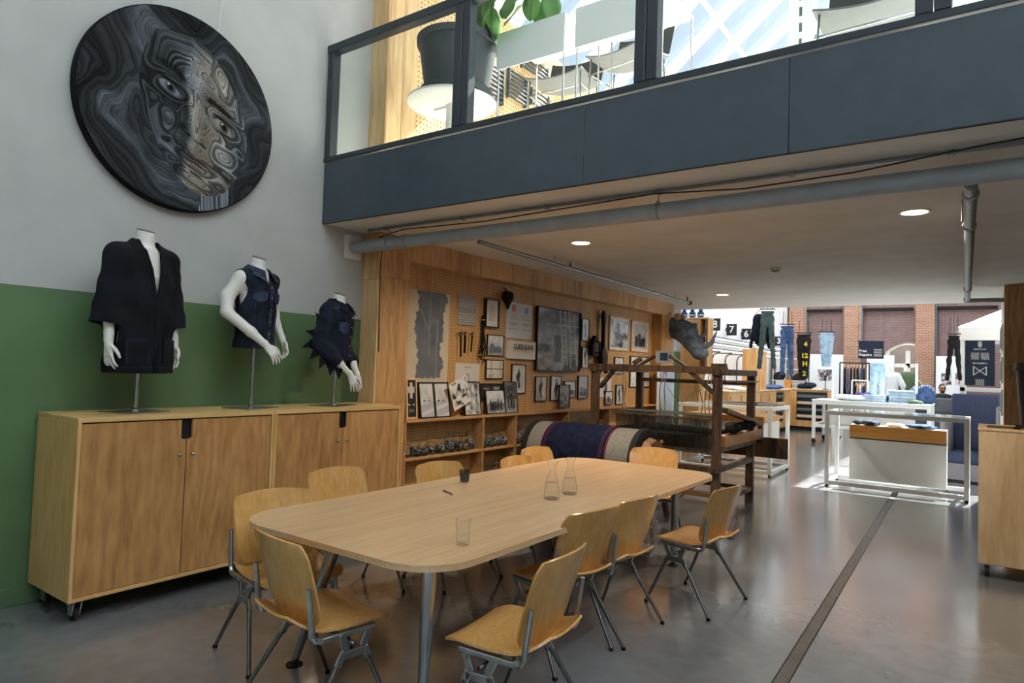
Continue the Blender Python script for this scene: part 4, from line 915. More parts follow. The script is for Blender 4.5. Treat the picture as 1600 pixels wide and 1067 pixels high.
# ---------------------------------------------------------------- shelves in the recess
def speckle(name, cols, scale):
    m, nt, b, L = nodes(name); N = nt.nodes; tc = N.new('ShaderNodeTexCoord'); v = N.new('ShaderNodeTexVoronoi'); v.inputs['Scale'].default_value = scale; L.new(tc.outputs['Object'], v.inputs['Vector'])
    oi = N.new('ShaderNodeObjectInfo'); ad = N.new('ShaderNodeVectorMath'); L.new(tc.outputs['Object'], ad.inputs[0]); L.new(oi.outputs['Random'], ad.inputs[1]); L.new(ad.outputs[0], v.inputs['Vector'])
    sp = N.new('ShaderNodeSeparateColor'); L.new(v.outputs['Color'], sp.inputs[0]); r = N.new('ShaderNodeValToRGB'); r.color_ramp.interpolation = 'CONSTANT'
    e = r.color_ramp.elements; e[0].color = cols[0]; e[0].position = 0; e[1].color = cols[1]; e[1].position = .35
    for i, c in enumerate(cols[2:]): q = e.new(.6 + .18 * i); q.color = c
    L.new(sp.outputs[0], r.inputs[0]); L.new(r.outputs[0], b.inputs['Base Color']); setp(b, Roughness=.6)
    bp = N.new('ShaderNodeBump'); bp.inputs['Distance'].default_value = .01; L.new(v.outputs['Distance'], bp.inputs['Height']); L.new(bp.outputs[0], b.inputs['Normal'])
speckle('scraps_dark', [srgb(30, 32, 38), srgb(54, 58, 68), srgb(96, 100, 108), srgb(170, 172, 174)], 90)
speckle('scraps_rust', [srgb(70, 50, 42), srgb(110, 84, 68), srgb(150, 120, 96), srgb(190, 180, 170)], 90)
speckle('scraps_mixed', [srgb(44, 48, 58), srgb(92, 84, 84), srgb(150, 130, 124), srgb(200, 198, 194)], 80)
sh = thing('wall_shelf', 'long open plywood shelf unit with two tiers under the pegboard', 'shelf', (XPEG, 7.79, 0))
def shb(name, y0, y1, z0, z1, x0=.002, x1=XP - XPEG):
    q = MB(); q.box((0, 0, 0), (x1 - x0, y1 - y0, z1 - z0), None, .002); return q.build(name, M['shelf_ply'], sh, loc=((x0 + x1) / 2, (y0 + y1) / 2 - 7.79, (z0 + z1) / 2))
SZ = (.992, .617, .24)
for z in SZ: shb('shelf_board', R0 + .022, R1 - .005, z - .022, z)
for y in (R0, 5.92, 6.56, 7.80, 9.0, 10.1): shb('divider', y, y + .021, .0, SZ[0] - .0225)
def make_jar(r, h, fill, mat, label, grp, loc):
    o = thing('glass_jar', label, 'jar', loc, random.random() * 6, grp)
    q = MB(); q.lathe([(0, .002), (r * .92, .002), (r, .012), (r, h * .82), (r * .86, h * .9), (r * .86, h * .95), (r * .82, h * .95), (r * .82, h * .9), (r * .95, h * .81), (r * .95, .015), (0, .008)], 20); q.build('jar_body', M['jar_glass'], o, True, auto=60)
    q = MB(); q.lathe([(0, h * .955), (r * .9, h * .955), (r * .92, h * .975), (r * .88, h), (0, h)], 20); q.build('lid', M['jar_glass'], o, True, auto=40)
    q = MB(); q.lathe([(0, .01), (r * .93, .012), (r * .94, h * fill * .9), (r * .7, h * fill), (r * .3, h * fill * .94), (0, h * fill)], 14); q.build('contents', mat, o, True)
    q = MB(); q.tube([(r * .9 * math.cos(a), r * .9 * math.sin(a), h * .93) for a in np.linspace(0, 2 * PI, 17)], .0018, 4, False); q.build('wire_bail', M['alu'], o)
    return o
JX = (XPEG + XP) / 2
def jar_row(y0, y1, n, zs, label, grp, mats, hs):
    for i in range(n):
        y = y0 + (y1 - y0) * (i + .5) / n; r = min(.056, (y1 - y0) / n * .46)
        make_jar(r, random.choice(hs), random.uniform(.45, .72), M[random.choice(mats)], ('first', 'second', 'third', 'fourth', 'fifth', 'sixth', 'seventh', 'eighth', 'ninth')[i] + ' ' + label + ', from the left', grp, (JX + random.uniform(-.02, .02), y, zs + .0005))
jar_row(4.73, 5.88, 9, SZ[1], 'lidded glass jar of denim scraps in the leftmost shelf bay', 'jars in the leftmost bay', ['scraps_dark', 'scraps_dark', 'scraps_rust', 'scraps_mixed'], (.13, .16, .19, .21))
jar_row(5.97, 6.52, 4, SZ[1], 'lidded glass jar of mixed scraps in the narrow middle bay', 'jars in the narrow middle bay', ['scraps_mixed', 'scraps_dark'], (.15, .18, .22))
jar_row(6.6, 7.77, 7, SZ[1], 'lidded glass jar beside the drum of yarn', 'jars in the bay beside the drum', ['scraps_dark', 'scraps_rust', 'scraps_mixed'], (.17, .2, .22))
jar_row(7.85, 8.95, 6, SZ[1], 'lidded glass jar half hidden behind the loom', 'jars behind the loom', ['scraps_mixed', 'scraps_dark'], (.17, .2, .24))
jar_row(5.3, 5.7, 2, SZ[2], 'lidded glass jar on the lowest tier behind the dark tumbler', 'jars on the lowest tier', ['scraps_rust', 'scraps_mixed'], (.17, .2))
jar_row(5.97, 6.4, 3, SZ[2], 'lidded glass jar on the lowest tier of the middle bay', 'jars on the lowest tier, middle bay', ['scraps_rust', 'scraps_mixed'], (.17, .2))
# ---------------------------------------------------------------- pictures on the pegboard
def g3(t, tint=(1, .99, .96)):
    t = np.clip((t - .16) * 1.75 + .07, .008, .72); return np.stack([t * tint[0], t * tint[1], t * tint[2]], -1)
def ph_group(seed, n=5, sky=.6, ground=.3, tint=(1, .99, .96)):
    rs = np.random.RandomState(seed); P = [(.15 + .7 * (k + .5) / n + rs.uniform(-.03, .03), rs.uniform(.5, .72), rs.uniform(.03, .22)) for k in range(n)]
    def f(u, v):
        t = np.where(v > .42, sky * (.7 + .6 * fbm(u * 4, v * 4, seed)), ground * (.6 + .9 * fbm(u * 9, v * 9, seed + 3)))
        for x, h, c in P:
            w = .055 + .02 * (v < h - .15); body = (np.abs(u - x) < w * (5 / n) ** .5) & (v < h - .07) & (v > .1); head = ((u - x) / .038) ** 2 + ((v - h) / .05) ** 2 < 1
            t = np.where(body, c * (.6 + fbm(u * 12, v * 12, seed + 7)), t); t = np.where(head, .42, t)
        return g3(t * .8, tint)
    return f
def ph_one(seed, bg=.5, fg=.12, tint=(1, .99, .97)):
    def f(u, v):
        t = bg * (.6 + .8 * fbm(u * 3, v * 4, seed)); x = .5 + .06 * np.sin(v * 9 + seed)
        w = .16 - .07 * np.abs(v - .62) / .4 + .05 * np.sin(v * 14 + seed) * .5
        t = np.where((np.abs(u - x) < w) & (v > .1) & (v < .78), fg * (.5 + 1.2 * fbm(u * 9, v * 9, seed + 2)), t)
        t = np.where(((u - .5) / .09) ** 2 + ((v - .84) / .075) ** 2 < 1, fg * 1.6, t)
        return g3(t, tint)
    return f
def ph_arch(seed):
    def f(u, v):
        t = .5 + .25 * fbm(u * 3, v * 3, seed); t = np.where(np.abs(v - .52) < .035, .08, t); t = np.where((np.abs(np.sin(u * 11)) < .12) & (v > .3), .15, t); t = np.where(v < .25, .6 * fbm(u * 8, v * 8, seed + 1) + .2, t); return g3(t, (1, .93, .78))
    return f
def ph_noise(seed, lo=.08, hi=.7, tint=(1, 1, 1), sc=5):
    return lambda u, v: g3(lo + (hi - lo) * np.clip(fbm(u * sc, v * sc, seed, 5) * 1.9 - .45, 0, 1), tint)
WALLF = M['black']
def picture(name, label, cat, box, fn, frame=.012, fmat='black', depth=.022, mat_w=0.0, lean=None, roll=0.0, res=34, glass_=True, x0=None, mount='paper', grp=None):
    """box = pixel box (x0,y0,x1,y1) read on the plane it hangs in; hung flat, or leaning on the shelf"""
    xx = XPEG + .002 if x0 is None else x0; xb_ = xx; xx = xx + (depth if lean is None else depth + .03)
    cxp, cyp = (box[0] + box[2]) / 2, (box[1] + box[3]) / 2
    ya, yb = on_x(box[0], cyp, xx)[1], on_x(box[2], cyp, xx)[1]; zt, zb = on_x(cxp, box[1], xx)[2], on_x(cxp, box[3], xx)[2]
    w, h = yb - ya, zt - zb; yc = (ya + yb) / 2
    tilt = 0.0
    if lean is not None: zb = SZ[0] + .0005; tilt = lean
    o = thing(name, label, cat, (xb_ + depth / 2 if lean is None else xb_ + depth + h * math.sin(tilt) * 1.0 + .004, yc, zb if not roll else (zb + zt) / 2), 0, grp)
    o.rotation_euler = Euler((0, 0, 0)); R = Matrix.Rotation(-tilt, 4, 'Y') @ Matrix.Rotation(-roll, 4, 'X')
    o.matrix_world = Matrix.Translation(o.location) @ R
    z0 = 0 if not roll else -h / 2
    if frame > 0:
        for (c, d) in (((0, -w / 2 + frame / 2, z0 + h / 2), (depth, frame, h)), ((0, w / 2 - frame / 2, z0 + h / 2), (depth, frame, h)), ((0, 0, z0 + frame / 2), (depth, w - 2 * frame, frame)), ((0, 0, z0 + h - frame / 2), (depth, w - 2 * frame, frame))):
            q = MB(); q.box(c, d, None, .0015); q.build('frame_rail', M[fmat], o)
    q = MB(); q.box((-depth * .2, 0, z0 + h / 2), (depth * .5, w - 2 * frame, h - 2 * frame)); q.build('mount', M[mount], o)
    iw, ih = w - 2 * frame - 2 * mat_w, h - 2 * frame - 2 * mat_w
    p = print_grid('print', iw, ih, res, max(4, int(res * ih / iw)), fn, o, (depth * .05 + .0012, 0, z0 + frame + mat_w), (0, 0, PI / 2))
    if glass_ and frame > 0:
        q = MB(); q.bb(depth * .25, depth * .25 + .002, -w / 2 + frame, w / 2 - frame, z0 + frame, z0 + h - frame); q.build('glazing', M['frame_glass'], o)
    return o
def canvas(u, v):
    e = .04 + .26 * fbm(v * 7 + 1, v * 0 + 3, 51, 3) + .12 * fbm(v * 34, u * 3, 52); e2 = .66 + .30 * fbm(v * 6 + 9, v * 0 + 1, 53, 3) + .12 * fbm(v * 30, u * 3, 54)
    ins = (u > e) & (u < e2) & (v > .03 + .03 * fbm(u * 20, v, 55)); n = fbm(u * 5, v * 9, 56); base = np.stack([.075 + .12 * n, .088 + .12 * n, .108 + .11 * n], -1)
    ln = (np.abs(u - .52) < .006) & (v > .3) | (np.abs(u - .68 - .05 * fbm(v * 8, v, 57)) < .012) & (v < .7) | (np.abs(u - .30 - (0.78 - v) * .9) < .01) & (v > .5) & (v < .8); base = np.where(ln[:, None], base + .16, base)
    return np.where(ins[:, None], base, np.array([.60, .50, .36]) * (.9 + .2 * fbm(u * 6, v * 6, 58))[:, None])
picture('painted_canvas', 'tall cream canvas painted with a ragged blue-grey band, leftmost on the pegboard', 'painting', (637, 455, 702, 597), canvas, 0, depth=.02, res=60, mount='paper')
def dots(u, v):
    r_ = np.floor(v * 12); m = (np.hypot((u * 6 + .5 * (r_ % 2)) % 1 - .5, ((v * 12) % 1 - .5)) < .3) & ((v > .6) | (v < .42)); return np.where(m[:, None], .55, .24) * np.array([1, .98, .92])
picture('patterned_plaque', 'grey plaque with rows of pale dots above the hanging tools', 'plaque', (718, 462, 745, 508), dots, 0, depth=.03, res=64)
def small_map(u, v): return np.where(((np.abs(u - .5) < .25) & (np.abs(v - .52) < .32))[:, None], np.array([.52, .42, .30]) * (.8 + .4 * fbm(u * 8, v * 8, 3))[:, None], np.array([.70, .64, .52]))
picture('framed_picture', 'deep black frame holding a small sepia print, beside the black heart', 'picture', (760, 467, 781, 512), small_map, .014, depth=.045)
def notice(u, v):
    c = np.tile(np.array([.60, .60, .60]), (len(u), 1)); rd = (np.abs(u - .28) < .075) & (v > .74) & (v < .93); bl = (np.abs(u - .75) < .07) & (v > .72) & (v < .90)
    for cx in (.28, .75):
        for k, vv in enumerate((.64, .61, .58, .55, .49, .46, .43, .40, .36, .26, .23, .20)): c = np.where(((np.abs(v - vv) < .006) & (np.abs(u - cx) < .13 + .05 * math.sin(k * 3)))[:, None], .33, c)
    c = np.where(rd[:, None], np.array([.50, .12, .11]), c); return np.where(bl[:, None], np.array([.15, .20, .50]), c)
picture('notice_sheet', 'white notice sheet with a red and a blue ribbon above columns of small text', 'notice', (791, 474, 832, 529), notice, 0, depth=.008, res=56)
# box sign
o = picture('box_sign', 'cream box sign reading GUESS JEANS beside the large ladder photograph', 'sign', (797, 533, 840, 561), lambda u, v: np.tile(np.array([.66, .62, .54]), (len(u), 1)), 0, depth=.075, res=4)
W_ = on_x(840, 547, XPEG + .075)[1] - on_x(797, 547, XPEG + .075)[1]
text_mesh('lettering', 'GUESS JEANS', W_ * .148, M['ink'], o, (.0435, -W_ * .03, .145), (PI / 2, 0, PI / 2), .001, bold=.0012, sx=.82)
picture('framed_photo', 'black-framed photograph of people in a row, left of the sign', 'photo', (762, 523, 788, 556), ph_group(3, 6), .01, mat_w=.006)
picture('framed_photo', 'black-framed sepia photograph of an interior below the row of people', 'photo', (760, 562, 787, 592), ph_arch(5), .01)
picture('framed_photo', 'tall black-framed photograph with a white mat under the box sign', 'photo', (800, 569, 822, 615), ph_one(6, .55, .1, (1, .92, .82)), .012, mat_w=.025)
def ladder(u, v):
    t = np.clip(.02 + (fbm(u * 4, v * 4, 61, 5) * 2.4 - .75) * .42 * (v > .42) + (v <= .42) * (fbm(u * 7, v * 9, 62, 5) * 2.2 - .7) * .34, .015, .7); c = np.stack([t * .92, t * 1.02, t * 1.1], -1)
    c = np.where((v < .40)[:, None], c * np.array([1.15, 1.0, .85]), c); c = np.where(((v < .42) & (v > .3) & (u < .3))[:, None], c * np.array([.7, .9, .5]), c)
    man = (np.abs(u - .43 - .05 * np.sin(v * 5)) < .075) & (v > .14) & (v < .58); c = np.where(man[:, None], .02, c)
    def line(x0, y0, x1, y1, w, b=.62):
        nonlocal c
        L2 = (x1 - x0) ** 2 + (y1 - y0) ** 2; s_ = np.clip(((u - x0) * (x1 - x0) + (v - y0) * (y1 - y0)) / L2, 0, 1); d = np.hypot(u - x0 - s_ * (x1 - x0), (v - y0 - s_ * (y1 - y0)) * 1.2); c = np.where((d < w)[:, None], c * .3 + b * np.array([.9, 1, 1.02]) * .7, c)
    line(.5, 1, .62, .1, .012); line(.62, 1, .70, .1, .012); line(.72, 1, .80, .05, .012); line(.84, .95, .95, .1, .01); line(.22, .74, .98, .76, .014, .5); line(.42, .72, .3, .25, .01, .45)
    for k in range(8): line(.53 + k * .012, .85 - k * .09, .64 + k * .008, .86 - k * .09, .009); line(.74 + .01 * k, .85 - k * .09, .86 + .01 * k, .84 - k * .09, .008, .5)
    return c
picture('photo_canvas', 'large dark canvas photograph of a man with tall ladders', 'photo', (840, 483, 908, 580), ladder, .008, depth=.05, res=90, glass_=False)
picture('framed_photo', 'small black-framed blue print at the upper right corner of the ladder canvas', 'photo', (910, 498, 921, 533), ph_one(11, .6, .25, (.85, .95, 1.05)), .01, mat_w=.01)
picture('framed_photo', 'small black-framed photograph at the lower right corner of the ladder canvas', 'photo', (910, 542, 920, 575), ph_one(12, .5, .1, (1, .95, .88)), .01, mat_w=.008)
picture('framed_print', 'narrow black-framed anatomical figure, left of the leaning frame', 'print', (837, 588, 855, 627), ph_one(13, .42, .16, (1, .9, .84)), .012)
picture('framed_print', 'narrow black-framed dark figure half behind the leaning frame', 'print', (861, 587, 878, 626), ph_one(14, .45, .05, (1, .95, .92)), .012)
picture('framed_photo', 'black-framed landscape photograph just right of the leaning frame', 'photo', (882, 595, 900, 621), ph_group(15, 3), .012, mat_w=.012)
picture('framed_photo', 'narrow black-framed photograph of walkers, last before the loom post', 'photo', (904, 587, 919, 623), ph_group(16, 3, .42), .01)
picture('framed_photo', 'dark narrow frame reflecting the lamps, hung over two others', 'photo', (874, 601, 891, 637), ph_noise(17, .03, .3, (1, .95, .9)), .012, x0=XPEG + .028)
# leaning on the shelf
def cross(u, v):
    c = np.where(((np.abs(u - .5) < .16) & (v > .50) & (v < .93) | (np.abs(v - .74) < .085) & (np.abs(u - .5) < .38))[:, None], np.array([.62, .55, .48]), np.array([.02, .02, .022])); c = np.where(((np.abs(v - .33) < .025) & (np.abs(np.abs(u - .5) - .27) < .1))[:, None], .5, c)
    for vv in (.2, .17, .14): c = np.where(((np.abs(v - vv) < .006) & (np.abs(u - .5) < .32))[:, None], .3, c)
    return c
picture('cross_poster', 'black poster with a large pale cross standing at the left end of the shelf', 'poster', (635, 591, 652, 655), cross, .02, 'frame_oak', lean=.08, res=40, glass_=False)
def pair(u, v):
    a = ph_group(21, 2, .6, .5)(np.where(u < .5, u * 2, u * 2 - 1), v); st = np.clip(np.sin((v - u * .3) * 20), 0, 1); a = np.where((v < .45)[:, None], .45 + .2 * st[:, None], a); return np.where((np.abs(u - .5) < .035)[:, None], .015, a)
picture('double_frame', 'black double frame with two pale photographs leaning on the shelf', 'photo', (654, 601, 701, 657), pair, .014, lean=.16, res=60)
picture('paper_sheet', 'white sheet of paper pinned behind the tilted photograph', 'paper', (711, 568, 749, 612), lambda u, v: np.where(((np.abs(u - .5) < .06) & (np.abs(v - .5) < .14) & ~((np.abs(u - .5) < .04) & (np.abs(v - .5) < .12)) | (np.abs(v - .3) < .02) & (np.abs(u - .52) < .2) | (np.abs(v - .85) < .015) & (np.abs(u - .5) < .15))[:, None], .25, np.array([.60, .56, .50])), 0, depth=.004, res=40)
picture('framed_photo', 'black-framed photograph on the shelf behind the tilted white-bordered one', 'photo', (724, 600, 750, 653), ph_noise(23, .1, .6), .012, mat_w=.006, lean=.14)
picture('tilted_photo', 'white-bordered black and white photograph hung askew on a clip', 'photo', (705, 592, 733, 636), ph_noise(24, .0, .9, (1, .97, .93), 6), .012, 'paper', .006, roll=-.38, x0=XPEG + .10, res=44, glass_=False)
picture('film_strip_frame', 'low dark frame with two small bright prints behind leaning photographs', 'photo', (752, 599, 785, 625), lambda u, v: np.where(((np.abs(u - .24) < .15) & (np.abs(v - .5) < .3))[:, None], np.array([.25, .22, .14]), np.where(((np.abs(u - .75) < .14) & (np.abs(v - .5) < .34))[:, None], .34, .015)), .012, x0=XPEG + .002)
picture('framed_photo', 'black-framed photograph of a crowd in a field leaning on the shelf', 'photo', (759, 613, 789, 651), ph_group(25, 9, .62, .35), .012, mat_w=.004, lean=.16)
picture('framed_photo', 'tall black-framed photograph of three riders leaning at the right', 'photo', (788, 600, 808, 649), ph_group(26, 3, .2, .35), .012, mat_w=.006, lean=.12)
# oak frames and dark frames beyond the loom post
picture('framed_photo', 'oak-framed photograph of blue machinery, left one of the oak pair', 'photo', (953, 495, 984, 548), ph_noise(31, .05, .75, (.86, .95, 1.05)), .022, 'frame_oak', mat_w=.03, res=40)
picture('framed_photo', 'oak-framed photograph of standing workers, right one of the oak pair', 'photo', (987, 502, 1014, 550), ph_group(32, 5, .55, .5, (1, .95, .93)), .022, 'frame_oak', mat_w=.03, res=40)
picture('framed_photo', 'small black-framed photograph just above the loom beam', 'photo', (961, 558, 975, 584), ph_group(33, 4), .012, mat_w=.008)
picture('framed_photo', 'wide black-framed photograph above the loom beam below the oak frames', 'photo', (985, 557, 1016, 605), ph_arch(34), .014, mat_w=.02)
picture('framed_print', 'pale unframed portrait print seen through the loom', 'print', (936, 590, 955, 620), ph_one(35, .6, .15, (1, .93, .88)), 0, depth=.006)
picture('framed_photo', 'black-framed photograph on the shelf seen through the loom', 'photo', (946, 611, 958, 632), ph_group(36, 3), .012)
picture('framed_photo', 'narrow black-framed photograph seen through the loom', 'photo', (963, 601, 974, 632), ph_one(37, .4, .1), .012)
# ---------------------------------------------------------------- odd objects on hooks
def hook(par, y, z, x=0): q = MB(); q.tube([(x, y, z), (x + .05, y, z), (x + .065, y, z + .02)], .004, 6); q.build('hook', M['iron'], par, True)
def wpt(px, py, dx=0.0): p = on_x(px, py, XPEG + dx); return (p[1], p[2])
y, z = wpt(793, 468, .05); o = thing('heart_ornament', 'black padded heart hanging above the white notice', 'ornament', (XPEG, y, z))
sd = SDF((-.02, -.14, -.2), (.14, .14, .16), .007)
for s_ in (-1, 1): sd.ell((.055, s_ * .036, .045), (.05, .055, .06), .02)
sd.cap((.055, 0, .0), (.055, .005, -.11), .06, .012, .04); sd.build('heart', M['iron'], o)
q = MB(); q.tube([(.05, 0, .09), (.03, -.02, .13), (0.002, -.02, .14)], .006, 6); q.build('loop', M['iron'], o, True)
for i, (px_, py_, ln, nm, lab) in enumerate(((714, 521, .26, 'hand_tool', 'long iron hand tool hanging leftmost of three'), (721, 521, .22, 'hand_tool', 'flat iron hand tool hanging in the middle of three'), (732, 522, .2, 'hand_tool', 'hooked iron hand tool hanging rightmost of three'))):
    y, z = wpt(px_, py_); o = thing(nm, lab, 'tool', (XPEG, y, z), 0, 'iron tools on pegboard hooks'); hook(o, 0, 0)
    q = MB(); q.tube([(.055 + .01 * math.cos(a), .02 * math.sin(a), -.0 + .02 * math.cos(a)) for a in np.linspace(0, 2 * PI, 13)], .005, 6, False); q.build('eye', M['iron'], o, True)
    q = MB(); q.bar((.055, 0, -.02), (.055, -.012 * (i - 1), -ln), .022 + .008 * (i == 1), .008, b=.002); q.build('blade', M['iron'], o)
y, z = wpt(751, 500); o = thing('dried_bundle', 'dark bundle of dried stalks hanging upside down on the pegboard', 'bundle', (XPEG, y, z))
rs = random.Random(4)
for k in range(16):
    a = rs.uniform(-.04, .04); L_ = rs.uniform(.3, .5); q = MB(); q.tube([(.03, a * .3, .05), (.035 + rs.uniform(0, .02), a * .6, -L_ * .5), (.04 + rs.uniform(-.01, .03), a * 1.4, -L_)], [.004, .007, .002], 5); s_ = q.build('stalk', M['iron'], o, True)
    q = MB(); q.lathe([(0, -.016), (.012, -.006), (.012, .008), (0, .016)], 7, (.04, a * 1.4, -L_)); q.build('seed_head', M['iron'], s_, True)
q = MB(); q.tube([(.035 + .02 * math.cos(a), .022 * math.sin(a), .0) for a in np.linspace(0, 2 * PI, 13)], .006, 6, False); q.build('tie', M['twine'], o, True)
y, z = wpt(940, 560, .05); o = thing('carved_paddle', 'tall dark carved wooden paddle with a round head, hung beside the oak frames', 'carving', (XPEG + .004, y, z))
sd = SDF((-.0, -.2, -.25), (.2, .2, .78), .009); sd.ell((.07, 0, .0), (.055, .12, .17), .02); sd.ell((.06, 0, .62), (.035, .06, .11), .02); sd.cap((.065, 0, .1), (.06, 0, .55), .035, .03, .03); sd.cap((.07, -.08, -.12), (.07, -.1, -.2), .03, .03, .02); sd.cap((.07, .08, -.12), (.07, .1, -.2), .03, .03, .02); sd.build('carving', M['iron'], o)
hook(o, 0, .62)
y, z = wpt(928, 541, .05); o = thing('sad_iron', 'black cast pressing iron hung left of the carved paddle', 'iron', (XPEG, y, z))
q = MB(); q.prism([(-.09, -.14), (.09, -.14), (.09, .03), (.0, .16), (-.09, .03)], .02, .09, 'yz'); q.build('sole', M['iron'], o); q = MB(); q.tube([(.09, 0, -.1), (.15, 0, -.09), (.15, 0, .06), (.09, 0, .07)], .014, 8); q.build('handle', M['iron'], o, True)
# mirror added low on the lining in place of a bright opening
o = thing('opening_mirror', 'added white-framed mirror, reflecting the bright shop in place of an opening behind the loom', 'mirror', (XP, 11.08, 1.0))
q = MB(); q.bb(0, .03, -.36, .36, -.6, .62, .004); q.build('frame', M['white_paint'], o); q = MB(); q.bb(.03, .033, -.32, .32, -.56, .58); q.build('mirror_glass', M['chrome'], o)
# ---------------------------------------------------------------- things on the table
TZ = .7402
def carafe(loc, lab):
    o = thing('water_carafe', lab, 'carafe', loc, 0, 'glass carafes on the table')
    pr = [(.0, .0), (.046, .0), (.05, .006), (.05, .02), (.046, .07), (.036, .12), (.023, .165), (.02, .185), (.024, .205), (.034, .232), (.036, .236)]
    inn = [(max(0, r_ - .003), z_ if z_ > .01 else .009) for r_, z_ in pr]; q = MB(); q.lathe(pr + inn[::-1][:-1] + [(0, .009)], 28); q.build('glass_body', M['ware'], o, True, auto=60)
    q = MB(); q.lathe([(0, .0095), (.046, .0095), (.0465, .02), (.0428, .07), (.0365, .105), (0, .105)], 24); q.build('water', M['water'], o, True, auto=40)
carafe((-2.183, 3.531, TZ), 'clear water carafe with a flared neck, the nearer of two'); carafe((-2.188, 3.758, TZ), 'clear water carafe with a flared neck, the farther of two')
o = thing('water_glass', 'tall clear ribbed tumbler alone near the corner of the table', 'glass', (-1.92, 2.355, TZ))
q = MB(); n = 36; pr = [(.0, .0), (.028, .0), (.03, .008), (.031, .075), (.0335, .08), (.0345, .118), (.0325, .118), (.0315, .08), (.029, .075), (.027, .014), (0, .012)]; q.lathe(pr, n); q.build('glass_body', M['ware'], o, True, auto=30)
q = MB(); q.lathe([(.0312, .074), (.0325, .077), (.0312, .08)], 28, cap=False); q.build('rim_band', M['ware'], o, True)
o = thing('smoked_glass', 'small smoked-grey tumbler standing by the far table edge', 'glass', (-2.946, 3.61, TZ))
q = MB(); q.lathe([(0, 0), (.028, 0), (.031, .006), (.04, .085), (.0375, .085), (.029, .01), (0, .01)], 26); q.build('glass_body', M['smoked'], o, True, auto=40); q = MB(); q.lathe([(0, .0105), (.0285, .0105), (.034, .05), (0, .05)], 22); q.build('drink', M['smoked'], o, True, auto=40)
o = thing('ballpoint_pen', 'blue-capped ballpoint pen lying on the table', 'pen', (-2.76, 3.225, TZ + .0045), math.atan2(-.063, .144))
q = MB(); q.tube([(-.072, 0, 0), (-.03, 0, 0)], .0045, 10); q.build('cap', M['pen_blue'], o, True, auto=40); q = MB(); q.tube([(-.03, 0, 0), (.055, 0, 0)], .0036, 8); q.build('barrel', M['ink'], o, True, auto=40); q = MB(); q.tube([(.055, 0, 0), (.072, 0, 0)], [.0036, .0007], 8); q.build('tip', M['brass'], o, True)
# ---------------------------------------------------------------- ceiling services
def downlight(x, y, lab, en):
    o = thing('downlight', lab, 'light', (x, y, ZC), 0, 'warm recessed downlights')
    q = MB(); q.lathe([(.085, -.001), (.105, -.001), (.108, -.006), (.098, -.010), (.085, -.006), (.085, -.001)], 32, cap=False); q.build('trim_ring', M['white_paint'], o, True, auto=40)
    q = MB(); q.lathe([(0, -.004), (.085, -.004), (.085, -.002), (0, -.002)], 32); q.build('diffuser', M['lamp_warm'], o)
    l = bpy.data.lights.new('downlight_lamp', 'AREA'); l.shape = 'DISK'; l.size = .16; l.energy = en; l.color = (1.0, .84, .66); l.spread = math.radians(150)
    lo = bpy.data.objects.new('downlight_lamp', l); COL.objects.link(lo); lo.parent = o; lo.location = (0, 0, -.014)
downlight(-3.177, 5.534, 'round warm downlight over the table near the picture wall', 30); downlight(-.421, 5.55, 'round warm downlight nearest the vertical pipe', 24); downlight(-3.286, 10.109, 'round warm downlight furthest back above the loom', 28)
o = thing('smoke_detector', 'small white smoke detector on the balcony underside', 'detector', (-1.93, 7.766, ZC)); q = MB(); q.lathe([(.055, 0), (.055, -.02), (.045, -.035), (0, -.035)], 24); q.build('housing', M['plaster_white'], o, True, auto=40); q = MB(); q.lathe([(.05, -.036), (.03, -.05), (0, -.05)], 20); q.build('sensor', M['rack_grey'], o, True, auto=40)
# big grey pipe across, from a white wall plate
def strap(par, x, y, z, r, top, axis='x'):
    q = MB(); q.tube([((x if axis == 'x' else x + (r + .004) * math.cos(a)), (y + (r + .004) * math.cos(a) if axis == 'x' else y), z + (r + .004) * math.sin(a)) for a in np.linspace(0, 2 * PI, 21)], .006, 6, False); s_ = q.build('pipe_clip', M['alu'], par, True)
    q = MB(); q.tube([(x, y, z + r), (x, y, top)], .004, 6); q.build('hanger_rod', M['alu'], s_, True)
o = thing('drain_pipe', 'thick grey plastic drain pipe hung across under the balcony front', 'pipe', (0, 4.12, 2.61)); q = MB(); q.tube([(-4.79, 0, 0), (4.5, .02, .035)], .055, 24); q.build('pipe', M['grey_pipe'], o, True, auto=50)
q = MB(); q.box((-4.8, 0, 0), (.018, .2, .22), None, .003); q.build('wall_plate', M['plaster_white'], o)
for x in (-4.35, -4.12): q = MB(); q.tube([(x - .03, 0, .002), (x + .03, 0, .002)], .062, 24); q.build('socket_collar', M['grey_pipe'], o, True, auto=50)
for x in (-4.33, -1.78, .8): strap(o, x, 0, .015, .055, ZC - 2.61)
o = thing('cable_conduit', 'thin metal conduit clipped to the balcony underside in front of the drain pipe', 'conduit', (0, 4.14, 2.755)); q = MB(); q.bb(-4.62, 4.5, -.012, .012, -.006, .012); q.build('rail', M['galv'], o)
for x in (-4.4, -3.5, -2.68, -1.79, -.95, -.15, .7): q = MB(); q.box((x, 0, .0), (.035, .05, .028), None, .004); q.build('clip', M['galv'], o)
o = thing('black_cable', 'loose black cable drooping along the drain pipe', 'cable', (0, 4.06, 2.65)); pts = [(-4.55, .18, -.4), (-4.54, .17, -.2), (-4.5, .14, -.08), (-4.45, .06, .03), (-4.1, .0, .055), (-3.2, .0, .035), (-2.5, .0, .055), (-1.78, .0, .075), (-1.2, -.01, .03), (-.6, -.02, .04), (0, -.04, .09), (.6, -.06, .11)]
q = MB(); q.tube([(-4.55, .2, -1.0)] + pts, .005, 6); q.build('cable', M['black'], o, True)
